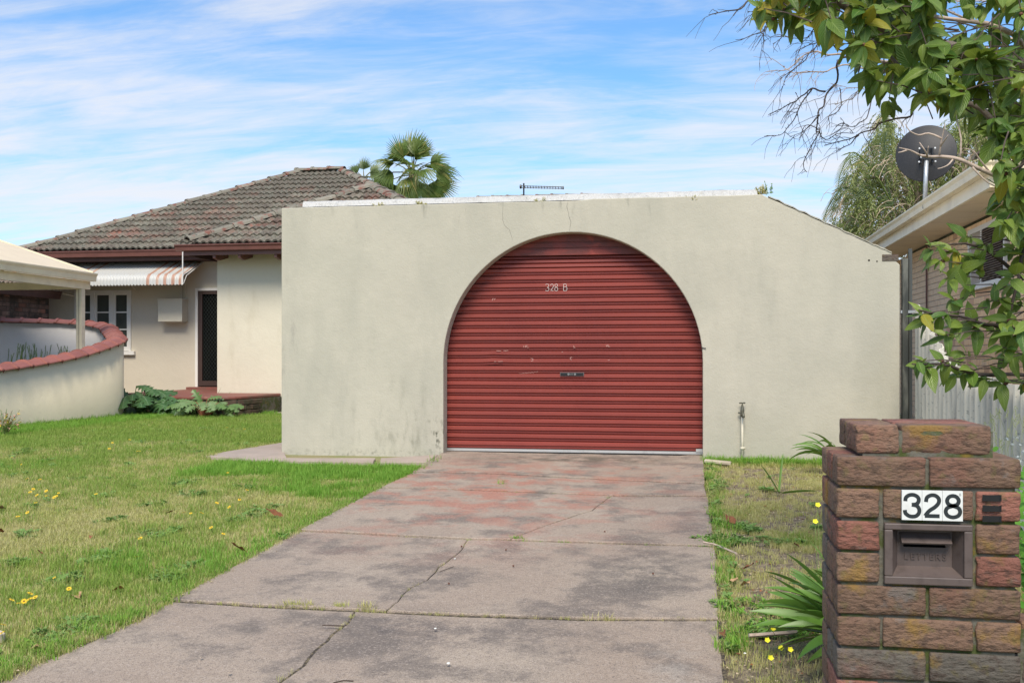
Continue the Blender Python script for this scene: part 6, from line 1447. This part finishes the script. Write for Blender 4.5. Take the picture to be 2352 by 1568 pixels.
# leaf litter and bark crumbs on the bed
pts = []; rots = []; scs = []; idx = []
lit = [leaf_mesh(.022, .3, M_DRYLEAF, .3, .4, 5, 3), leaf_mesh(.016, .25, M('straw_litter', (.50, .40, .26), .9), .2, .2, 6, 2), leaf_mesh(.02, .2, M('grey_litter', (.16, .12, .09), .9), .2, .2, 7, 2)]
for l_ in lit:
    for v in l_.vertices: v.co.x *= .03; v.co.z *= .06
    l_.update()
for _ in range(6500):
    y = 2.6 + 7.3 * rg.random(); x = -.1 + 2.0 * rg.random()
    if not inpoly(x, y, bedp): continue
    pts.append((x, y, g(y) - .018 + rg.uniform(0, .02))); rots.append((rg.uniform(-.3, .3), rg.uniform(-.3, .3), rg.uniform(0, 6.28))); scs.append(rg.uniform(.4, 1.1)); idx.append(int(rg.choice([0, 1, 1, 1, 2, 2, 2])))
P = resample(G2(LE[1:]), .03)
for _ in range(420): p = P[rg.integers(0, len(P))]; x, y = p.x + rg.normal(-.02, .04), p.y; pts.append((x, y, g(y) + .002)); rots.append((rg.uniform(-.4, .4), rg.uniform(-.4, .4), rg.uniform(0, 6.28))); scs.append(rg.uniform(.3, .9)); idx.append(int(rg.choice([1, 1, 2])))
scatter('leaf_litter', pts, rots, scs, idx, lit, 'bits of dry leaf and bark on the soil')

# ------------------------------------------------------------------ single flowers, leaves and oddments
def daisy():
    m_ = MB(); n_ = 12
    for i in range(n_): a = 6.283 * i / n_; c, s_ = math.cos(a), math.sin(a); m_.add([(c * .003, s_ * .003, .001), (c * .012 - s_ * .0035, s_ * .012 + c * .0035, .003), (c * .021, s_ * .021, .001), (c * .012 + s_ * .0035, s_ * .012 - c * .0035, .003)], [(0, 1, 2, 3)])
    return m_.mesh('petals', M_YEL)
dz_ = daisy(); m_ = MB(); m_.lathe([(0, .004), (.005, .003), (.006, 0)], (0, 0, 0), 8); dc_ = m_.mesh('flower_centre', M_YELC); m_ = MB(); m_.tube([(0, 0, -.07), (.004, 0, -.03), (0, 0, 0)], .0012, 4); ds_ = m_.mesh('stem', G_WEEDS if False else M('daisy_stem', (.16, .24, .06), .7))
def put_daisy(px, py, s_=1.0, h=.05):
    p = gp(px, py); ar_ = ('yellow daisy in the loose bunch at the lower left corner of the lawn', 'yellow daisies at the lower left corner') if px < 120 and py > 1350 else \
        ('yellow daisy on the left half of the open lawn', 'yellow daisies on the left half of the lawn') if px < 300 and py > 1080 else \
        ('yellow daisy on the lawn close to the driveway edge', 'yellow daisies beside the driveway') if py > 1080 else ('tiny yellow daisy on the far lawn near the curved wall and porch', 'yellow daisies on the far lawn')
    t = thing('yellow_daisy', ar_[0], 'flower', (p.x, p.y, g(p.y) + h), ar_[1])
    rx_ = (R(random.uniform(-20, 45)), R(random.uniform(-25, 25)), 0)
    for nm, me in (('petals', dz_), ('flower_centre', dc_)):
        o = bpy.data.objects.new(nm, me); COL.objects.link(o); o.parent = t; o.rotation_euler = rx_; o.scale = (s_, s_, s_)
    o = bpy.data.objects.new('stem', ds_); COL.objects.link(o); o.parent = t
for px, py in ((79, 1369), (70, 1361), (106, 1368), (125, 1369), (132, 1374), (142, 1378), (130, 1385), (88, 1379), (100, 1384), (205, 1290), (218, 1291), (265, 1383), (392, 1258), (322, 1037), (308, 1038), (365, 1057), (45, 1110), (110, 1150), (76, 1192), (118, 1190), (55, 1150), (20, 1115)): pass
D2 = [(zx * .2827, 1126 + zy * .2827) for zx, zy in ((270, 22), (245, 30), (375, 38), (475, 36), (460, 65), (440, 92), (375, 75), (300, 75), (290, 112), (780, 68), (1950, 103), (1762, 135), (1862, 150), (2185, 112), (1495, 205), (1640, 213), (1550, 228), (1715, 327), (1815, 390), (1140, 412), (1113, 598), (440, 768), (245, 880), (195, 935), (240, 935), (285, 940), (95, 952), (150, 950), (560, 868), (25, 1158), (15, 1225), (2230, 290), (145, 232), (222, 207))]
D1 = [(zx * .2851, 712 + zy * .2851) for zx, zy in ((1045, 1058), (905, 1080), (880, 1135), (1105, 1145), (1125, 1140), (1208, 1130), (1970, 970), (1830, 955), (1655, 970), (370, 1200), (172, 1262), (95, 1192), (220, 1388), (322, 1388), (1095, 1300), (992, 1315), (1835, 1335), (1935, 1325), (1930, 1555), (1990, 1462), (2180, 970))]
for p_ in D2 + D1: put_daisy(p_[0], p_[1] + 6, random.uniform(.5, .85), random.uniform(.03, .055))
dl_ = [leaf_mesh(1, .26, M_DRYLEAF, .7, .5, 3, 6, wave=.04), leaf_mesh(1, .28, M_DRYLEAF, .3, -.3, 4, 6, wave=.06)]
for px, py, s_, lb_ in ((567, 1271, .10, 'curled brown leaf lying on the left edge of the driveway'), (182, 1379, .11, 'orange brown dead leaf standing in the grass near the lower left'), (380, 1182, .06, 'small dark dead leaf on the lawn west of the slab joint'), (650, 1188, .12, 'long dry leaf on the lawn beside the driveway edge'),
    (15, 1172, .10, 'dead leaf lying at the far left of the lawn'), (5, 1226, .07, 'reddish dead leaf at the left edge of frame'), (1689, 1205, .11, 'large shiny brown leaf on the bed beside the driveway'), (1702, 1311, .09, 'orange brown curled leaf on the bed above a pale one'), (1682, 1334, .09, 'pale yellow dead leaf flat on the bed'),
    (1722, 1345, .07, 'small red brown leaf right of the pale yellow leaf'), (1822, 1253, .06, 'pale dry leaf on the grass of the bed'), (1664, 1466, .07, 'dark curled leaf on the driveway right edge'), (285, 1357, .07, 'pinkish dead leaf on the lawn beside the lower driveway'), (70, 1496, .10, 'brown leaf under the leafy weeds at lower left'),
    (1742, 1045, .09, 'brown leaf against the garage base among weeds'), (1785, 1048, .08, 'second brown leaf against the garage base, right of the first'), (100, 1276, .06, 'pinkish dry scrap on the open lawn'), (210, 1235, .05, 'pale dry scrap on the open lawn')):
    p = gp(px, py); o = bpy.data.objects.new('fallen_leaf', random.choice(dl_)); COL.objects.link(o); o.location = (p.x, p.y, g(p.y) + .012); o.rotation_euler = (R(random.uniform(-10, 25)), R(random.uniform(-30, 30)), random.uniform(0, 6.28)); o.scale = (s_,) * 3; tag(o, lb_, 'leaf')
m_ = MB(); m_.lathe([(0, -.005), (.004, -.004), (.006, 0), (.004, .004), (0, .005)], (0, 0, 0), 8); pod = m_.mesh('seed_pod', M_PODS, True)
for px, py, lb_ in ((1389, 1223, 'brown seed pod on the slab right of the diagonal crack'), (1162, 1265, 'brown seed pod just below the diagonal crack end'), (1179, 1302, 'seed pod in the middle of the second nearest slab'), (1031, 1343, 'seed pod right of the fine crack on the second nearest slab'),
    (1647, 1276, 'seed pod on the right driveway edge by the pale twig'), (1060, 1257, 'seed pod sitting on top of the fine crack'), (1241, 1131, 'seed pod on the joint nearest the garage'), (1500, 1320, 'seed pod on the dark stain right of centre')):
    p = gp(px, py); o = bpy.data.objects.new('seed_pod', pod); COL.objects.link(o); o.location = (p.x, p.y, g(p.y) + .008); tag(o, lb_, 'seed pod', 'seed pods on the driveway')
def stick(pts_, r_, mat, label, name='twig', cat='twig'):
    m_ = MB(); m_.tube([Vector((*gp(*q_).xy, g(gp(*q_).y) + r_ + .002 + h_)) for q_, h_ in pts_], r_, 5); o = m_.build(name, mat); origin_base(o); tag(o, label, cat); return o
stick([((1615, 1255), .02), ((1640, 1256), .01), ((1665, 1262), 0), ((1692, 1274), 0)], .006, M_TWIGL, 'pale bent twig lying across the right driveway edge')
stick([((766, 1570), .0), ((790, 1567), .004), ((812, 1566), .0)], .003, M_TWIGD, 'thin dark twig on the nearest slab by the bottom edge')
stick([((740, 1437), 0), ((790, 1439), 0)], .003, M_TWIGD, 'short dark twig on the slab left of the long crack'); stick([((1010, 1214 + 100), 0), ((1042, 1302), 0)], .002, M_TWIGD, 'fine curved twig on the middle slab')
stick([((1720, 1470), .01), ((1830, 1462), .01)], .009, M_TWIGL, 'dry stick under the strap leaves by the pillar')
p = gp(1648, 1064); m_ = MB(); m_.box(-.12, .12, -.035, .035, 0, .03); o = m_.build('timber_offcut', M_WOOD); o.location = (p.x, p.y - .02, g(p.y) + .0); o.rotation_euler = (R(3), R(4), R(-8)); b_ = o.modifiers.new('worn', 'BEVEL'); b_.width = .006; tag(o, 'pale timber offcut on the ground at the garage corner', 'timber')
p = gp(15, 1470); m_ = MB(); m_.box(-.35, .10, -.045, .045, -.03, .045); o = m_.build('timber_sleeper', M_WOOD); o.location = (p.x - .1, p.y, g(p.y)); o.rotation_euler = (0, R(2), R(-32)); b_ = o.modifiers.new('worn', 'BEVEL'); b_.width = .008; tag(o, 'weathered pale timber end in the weeds at lower left', 'timber')
for px, py, s_, lb_ in ((1030, 1523, .012, 'pale chip at the middle of the nearest slab'), (462, 1509, .010, 'dark pebble on the nearest slab at left'), (527, 1544, .011, 'dark pebble on the nearest slab nearer the bottom edge'), (1000, 1443, .01, 'white chip just below the widest joint'),
    (1083, 1126, .014, 'pale chip near the joint by the garage'), (1045, 1283, .01, 'pale chip beside the fine crack'), (1711, 1500, .01, 'white chip in the bed left of the strap leaves')):
    p = gp(px, py); m_ = MB(); m_.lathe([(0, 0), (1, .1), (.7, .5), (0, .6)], (0, 0, 0), 6); o = m_.build('pebble', M_CONC if py > 1500 and px < 900 else M_WPET); o.location = (p.x, p.y, g(p.y) + .001); o.scale = (s_ * .6, s_, s_ * .5); tag(o, lb_, 'pebble', 'chips and pebbles on the driveway')

# ------------------------------------------------------------------ strap-leaved plants
def strap_plant(name, label, base, specs, mat=G_STRAP, cat='plant', wmul=1.0):
    t = thing(name, label, cat, base); b0 = Vector(base)
    for (az, L_, el, dr, W_) in specs:
        d = Vector((math.cos(R(az)), math.sin(R(az)), 0)); k = 9; vs = []; uv = []; p = b0 + Vector((random.uniform(-.03, .03), random.uniform(-.03, .03), 0)); e = R(el); ro = R(random.uniform(-75, 75)); sdv = (Vector((-d.y, d.x, 0)) * math.cos(ro) + UP * math.sin(ro))
        for i in range(k + 1):
            u_ = i / k; w_ = W_ * wmul * (min(1, u_ * 5 + .5)) * (1 - max(0, (u_ - .55) / .45) ** 1.8) + .001
            vs += [p - sdv * w_ + UP * w_ * .35, p.copy(), p + sdv * w_ + UP * w_ * .35]; uv += [(u_, 0), (u_, .5), (u_, 1)]
            p = p + (d * math.cos(e) + UP * math.sin(e)) * (L_ / k); e -= R(dr) / k
        m_ = MB(); m_.add(vs, [(3 * i + j, 3 * i + j + 1, 3 * i + j + 4, 3 * i + j + 3) for i in range(k) for j in range(2)], 0, uv, random.random()); m_.build('leaf', mat, t, True)
    return t
random.seed(31)
sp_ = [(random.uniform(125, 235), random.uniform(.28, .50), random.uniform(10, 78), random.uniform(15, 65), random.uniform(.014, .021)) for _ in range(64)]
bs = (.66, 4.25, g(4.15) + .06); strap_plant('strap_leaf_plant', 'clump of long dark green strap leaves left of the letterbox pillar', bs, sp_)
sp_ = [(random.uniform(110, 250), random.uniform(.2, .34), random.uniform(15, 60), random.uniform(40, 100), random.uniform(.011, .016)) for _ in range(20)]
strap_plant('strap_leaf_plant', 'lower clump of strap leaves close to the pillar base', (.50, 3.42, g(3.42)), sp_)
b = gp(1915, 1075); sp_ = [(random.uniform(90, 270), random.uniform(.38, .55), random.uniform(60, 85), random.uniform(70, 150), random.uniform(.012, .018)) for _ in range(14)]
strap_plant('strap_leaf_plant', 'strap-leaved plant showing behind the top of the pillar against the garage wall', (b.x, min(b.y, 9.3), g(9.3)), sp_)
b = gp(1793, 1133); strap_plant('strap_leaf_plant', 'small sprout of four strap leaves standing in the bed', (b.x, b.y, g(b.y)), [(70, .32, 72, 10, .012), (150, .26, 58, 10, .013), (182, .26, 18, 30, .014), (5, .26, 8, 8, .009), (200, .12, 30, 30, .01)], wmul=1.1)
b = gp(495, 946); strap_plant('grass_tuft', 'upright tuft of light green grass against the porch bricks', (b.x, b.y, 0), [(random.uniform(0, 360), random.uniform(.3, .5), random.uniform(62, 85), random.uniform(20, 90), .009) for _ in range(13)], G_FATS, 'grass')

# ------------------------------------------------------------------ lobed-leaf plants by the porch
def lobed(L_, nl, depth, mat, seed=0):
    m_ = MB(); r_ = random.Random(seed); k = nl * 4; vs = []; uv = []
    for i in range(k + 1):
        t = i / k; env = math.sin(math.pi * min(1, t * .95 + .03)) ** .7 * .36; w_ = env * (1 - depth * (.5 + .5 * math.cos(t * nl * 2 * math.pi))) + .004
        z = -.45 * t * t * L_; fw = -.10 * w_ * 2
        vs += [(-w_ * L_, (t + .12 * w_) * L_, z - w_ * L_ * .35), (0, t * L_, z), (w_ * L_, (t + .12 * w_) * L_, z - w_ * L_ * .35)]; uv += [(t, 0), (t, .5), (t, 1)]
    m_.add(vs, [(3 * i + j, 3 * i + j + 1, 3 * i + j + 4, 3 * i + j + 3) for i in range(k) for j in range(2)], 0, uv, 0); return m_.mesh('leaf', mat, False)
def lobed_plant(name, label, c, w_, h, n_, L_, mat, stalk, depth=.62, seed=1, flat=False):
    t = thing(name, label, 'plant', c); ms = [lobed(1, 5, depth, mat, s_) for s_ in range(3)]; r_ = random.Random(seed); c = Vector(c)
    for i in range(n_):
        a = r_.uniform(0, 6.28); q_ = math.sqrt(r_.random()); top = c + Vector((w_ * q_ * math.cos(a), .4 * w_ * q_ * math.sin(a), h * (r_.uniform(.55, 1.0) * (1 - .3 * q_ * q_) if flat else r_.uniform(.25, 1.0) * (1 - .35 * q_ * q_))))
        m_ = MB(); m_.tube([c + Vector((r_.uniform(-.05, .05), 0, 0)), c.lerp(top, .6) + UP * .05, top], [.009, .007, .005], 5); m_.build('stalk', stalk, t)
        d = Vector((math.cos(a) + .2, math.sin(a) * .5 - .55, r_.uniform(-.25, .45))); o = bpy.data.objects.new('leaf', ms[i % 3]); COL.objects.link(o); o.parent = t; o.matrix_local = Matrix.Translation(top - c) @ orient(d, Vector((r_.uniform(-.3, .3), -.5, 1))).to_4x4() @ Matrix.Scale(L_ * r_.uniform(.7, 1.2), 4)
b = gp(335, 951); lobed_plant('lobed_leaf_plant', 'large dark green plant with deeply lobed leaves beside the porch slab', (b.x - .0, b.y - .42, 0), .62, .50, 60, .40, G_ACAN, M('green_stalk', (.09, .16, .04), .6))
b = gp(556, 948); lobed_plant('lobed_leaf_plant', 'paler cut-leaved plant on reddish stalks in front of the wing wall plinth', (b.x, min(p.y for p in fl) - .10, 0), .44, .32, 40, .25, G_FATS, M('red_stalk', (.30, .10, .05), .6), .75, 3, True)

# rosemary bush inside the curved wall
rsb = thing('rosemary_bush', 'rosemary bush with upright sprigs inside the curved wall', 'bush', (-9.9, 14.9, 0)); rs = random.Random(8)
for i in range(46):
    px = rs.choice([rs.gauss(60, 28), rs.gauss(90, 22), rs.gauss(40, 15), rs.gauss(145, 8)]); px = max(12, min(162, px)); X_ = rs.uniform(-10.15, -9.65); top = onX(px, 800 + rs.uniform(-14, 22) + (12 if px < 30 else 0), X_); L_ = rs.uniform(.28, .5); b0 = Vector((top.x + rs.uniform(-.1, .1), top.y + rs.uniform(-.12, .05), top.z - L_)); m_ = MB()
    P = smoothpath([b0, b0.lerp(top, .5) + Vector((rs.uniform(-.03, .03), rs.uniform(-.03, .03), 0)), top], 6); m_.tube(P, .004, 4)
    for p in resample(P, .011):
        for k_ in range(4): a = rs.uniform(0, 6.28); e = Vector((math.cos(a), math.sin(a), .9)).normalized() * .026; s_ = Vector((-math.sin(a), math.cos(a), 0)) * .0022; m_.add([p - s_, p + s_, p + e], [(0, 1, 2)], 0, [(0, 0), (0, 1), (1, .5)], rs.random() * .3)
    m_.build('sprig', G_ROSE, rsb)
m_ = MB()
for i in range(900): p = Vector((rs.uniform(-10.3, -9.5), rs.uniform(13.6, 15.2), rs.uniform(.15, .78))); a = rs.uniform(0, 6.28); e = Vector((math.cos(a), math.sin(a), rs.uniform(0, 1))).normalized() * .05; s_ = e.cross(UP) * .12; m_.add([p - s_, p + s_, p + e], [(0, 1, 2)], 0, [(0, 0), (0, 1), (1, .5)], rs.random() * .3)
o = m_.build('foliage', G_ROSE, rsb); o['kind'] = 'stuff'
m_ = MB(); m_.tube([(-9.9, 14.5, -.02), (-9.9, 14.5, .3)], .02, 6); m_.tube([(-9.8, 14.0, -.02), (-9.9, 14.3, .5)], .015, 6); m_.build('stem', M_BARK, rsb)

# dry pinkish flowering plant at the left edge of the lawn
b = gp(12, 1002); fp_ = thing('flowering_weed', 'dry pink and yellow flowering weed at the foot of the curved wall', 'plant', (b.x, b.y, g(b.y))); m_ = MB(); m2 = MB(); m3 = MB(); rf_ = random.Random(4)
for i in range(60):
    a = rf_.uniform(0, 6.28); h = rf_.uniform(.12, .34); q_ = rf_.uniform(.02, .20); p0 = Vector((b.x, b.y, g(b.y))); p1 = p0 + Vector((q_ * math.cos(a), q_ * math.sin(a) * .7, h)); m_.tube([p0, p0.lerp(p1, .5) + UP * .03, p1], .002, 3, cap=False)
    tgt = m2 if rf_.random() < .7 else m3
    for k_ in range(3): e = Vector((rf_.uniform(-1, 1), rf_.uniform(-1, 1), rf_.uniform(-1, .6))).normalized() * .03; pp = p1 - UP * rf_.uniform(0, h * .5 if tgt is m2 else .01); s_ = e.cross(UP).normalized() * .011; tgt.add([pp, pp + e * .5 + s_, pp + e, pp + e * .5 - s_], [(0, 1, 2, 3)])
for nm, mm, mt in (('stems', m_, M('daisy_stem', (.16, .24, .06))), ('dry_petals', m2, M_PINK), ('petals', m3, M_YEL)): o = mm.build(nm, mt, fp_); o['kind'] = 'stuff'

# weeds on the parapet
def sprig_cluster(name, label, c, n_, h, w_, mat, cat='weed', depth=.04):
    t = thing(name, label, cat, c); m_ = MB(); r_ = random.Random(int(abs(c[0]) * 100)); c = Vector(c)
    for i in range(n_):
        p1 = c + Vector((r_.uniform(-w_, w_), r_.uniform(-depth, depth), h * r_.random() ** 1.5)); p0 = c + Vector(((p1.x - c.x) * .5, 0, 0)); m_.tube([p0, p1], .0016, 3, cap=False)
        for k_ in range(5): e = Vector((r_.uniform(-1, 1), r_.uniform(-1, 1), r_.uniform(-.5, 1))).normalized() * .016; s_ = e.orthogonal().normalized() * .005; q_ = p0.lerp(p1, r_.uniform(.4, 1)); m_.add([q_, q_ + e * .5 + s_, q_ + e, q_ + e * .5 - s_], [(0, 1, 2, 3)], 0, [(0, 0)] * 4, r_.random())
    m_.useuv = True
    o = m_.build('sprigs', mat, t); o['kind'] = 'stuff'
c = onY(1748, 446, GY + .08); sprig_cluster('parapet_weed', 'yellowish weed tuft at the right end of the white roof membrane', tuple(c), 70, .09, .06, G_DRY)
c = onY(1768, 444, GY + .08); sprig_cluster('parapet_weed', 'thin taller green sprig just right of the yellowish parapet tuft', tuple(c), 14, .13, .05, G_WEED)
for px, py, lb_ in ((1590, 458, 'small dry weed on the parapet above the right half of the arch'), (965, 470, 'tiny dry weed on the parapet above the left pier'), (870, 474, 'tiny dry weed on the parapet left of the palm'), (1240, 463, 'small dry weed on the parapet below the antenna')):
    c = onY(px, py, GY + .01); sprig_cluster('parapet_weed', lb_, tuple(c), 12, .045, .07, G_DRY, 'weed', .01)

# bright bush and flowering grasses between the pillar and the fence
gb = thing('green_bush', 'bright green round-leaved bush between pillar and fence at right edge', 'bush', (1.35, 3.9, g(3.9))); m_ = MB(); rn = random.Random(14); bvs, bfs, buv = leaf_mesh(1, .45, None, .1, .15, 2, 4, build=False)
for i in range(1500):
    a, b_2 = rn.uniform(0, 6.28), rn.uniform(-.2, 1); q_ = rn.random() ** .33; p = Vector((1.42 + .38 * q_ * math.cos(a), 3.95 + .55 * q_ * math.sin(a), g(3.9) + .42 + .42 * q_ * b_2)); d = Vector((rn.uniform(-1, 1), rn.uniform(-1, .4), rn.uniform(-.6, .5))); s_ = rn.uniform(.025, .045); M3 = orient(d, Vector((rn.uniform(-.5, .5), -.6, 1))); m_.add([p + M3 @ (Vector(v) * s_) for v in bvs], bfs, 0, buv, rn.random())
o = m_.build('foliage', G_BUSH, gb); o['kind'] = 'stuff'
m_ = MB()
for i in range(14): m_.tube([(1.42 + rn.uniform(-.1, .1), 3.95, g(3.9)), (1.42 + rn.uniform(-.3, .3), 3.95 + rn.uniform(-.3, .3), g(3.9) + rn.uniform(.4, .7))], .004, 4)
o = m_.build('stems', M('daisy_stem', (.16, .24, .06)), gb); o['kind'] = 'stuff'
wf = thing('white_flowers', 'small white flower heads and seeding grass stems in front of the fence', 'plant', (1.45, 4.5, g(4.5)))
for (px, py) in ((2310, 1010), (2335, 1005), (2345, 1022), (2325, 1020), (2342, 1060), (2330, 1075), (2348, 1085), (2352, 1040), (2338, 1050)):
    p = atD(px, py, 4.6); m_ = MB(); 
    for k_ in range(16): e = Vector((rn.uniform(-1, 1), rn.uniform(-1, 1), rn.uniform(-.3, 1))).normalized(); q_ = p + e * rn.uniform(0, .016); s_ = e.orthogonal().normalized() * .005; e2 = e.cross(s_).normalized() * .005; m_.add([q_ + s_, q_ + e2, q_ - s_, q_ - e2], [(0, 1, 2, 3)])
    o = m_.build('flower_head', M_WPET, wf)
m_ = MB()
for i in range(26):
    px = rn.uniform(2235, 2352); p = atD(px, rn.uniform(930, 1010), 4.9 + rn.uniform(-.3, .3)); b0 = Vector((p.x + rn.uniform(-.15, .2), p.y, g(4.9))); P = smoothpath([b0, b0.lerp(p, .6) + Vector((rn.uniform(-.05, .05), 0, .05)), p], 4); m_.tube(P, .0011, 3, cap=False)
    for k_ in range(4): q_ = p - UP * .012 * k_; m_.tube([q_, q_ + Vector((rn.uniform(-.015, .015), 0, -.014))], .002, 3)
o = m_.build('grass_stems', M('seeding_grass', (.42, .45, .22), .8), wf); o['kind'] = 'stuff'
# yellow oxalis by the pillar
for px, py in ((1775, 1470), (1762, 1497), (1793, 1516), (1770, 1540), (1815, 1520), (1878, 1160), (1872, 1198)):
    p = gp(px, py + 14); 
    if px > 1865: p = atD(px, py, 4.2); hh = p.z - g(p.y)
    else: hh = .07
    t = thing('yellow_flower', 'small pale yellow flower near the letterbox pillar', 'flower', (p.x, p.y, g(p.y) + hh), 'yellow flowers near the pillar'); 
    m_ = MB()
    for i in range(5): a = 6.283 * i / 5; c_, s_ = math.cos(a), math.sin(a); m_.add([(0, 0, -.004), (c_ * .012 - s_ * .009, s_ * .012 + c_ * .009, .008), (c_ * .02, s_ * .02, .012), (c_ * .012 + s_ * .009, s_ * .012 - c_ * .009, .008)], [(0, 1, 2, 3)])
    me = m_.mesh('petals', M('pale_yellow_petal', (.85, .80, .05), .6)); o = bpy.data.objects.new('petals', me); COL.objects.link(o); o.parent = t; o.rotation_euler = (.9, .2, 0); o.scale = (.6, .6, .6)
    m_ = MB(); m_.tube([(0, 0, -hh), (.01, .0, -hh * .4), (0, 0, -.004)], .0014, 4); o = bpy.data.objects.new('stem', m_.mesh('stem', M('daisy_stem', (.16, .24, .06)))); COL.objects.link(o); o.parent = t
for o in bpy.data.objects:
    if '_w' in o: del o['_w']
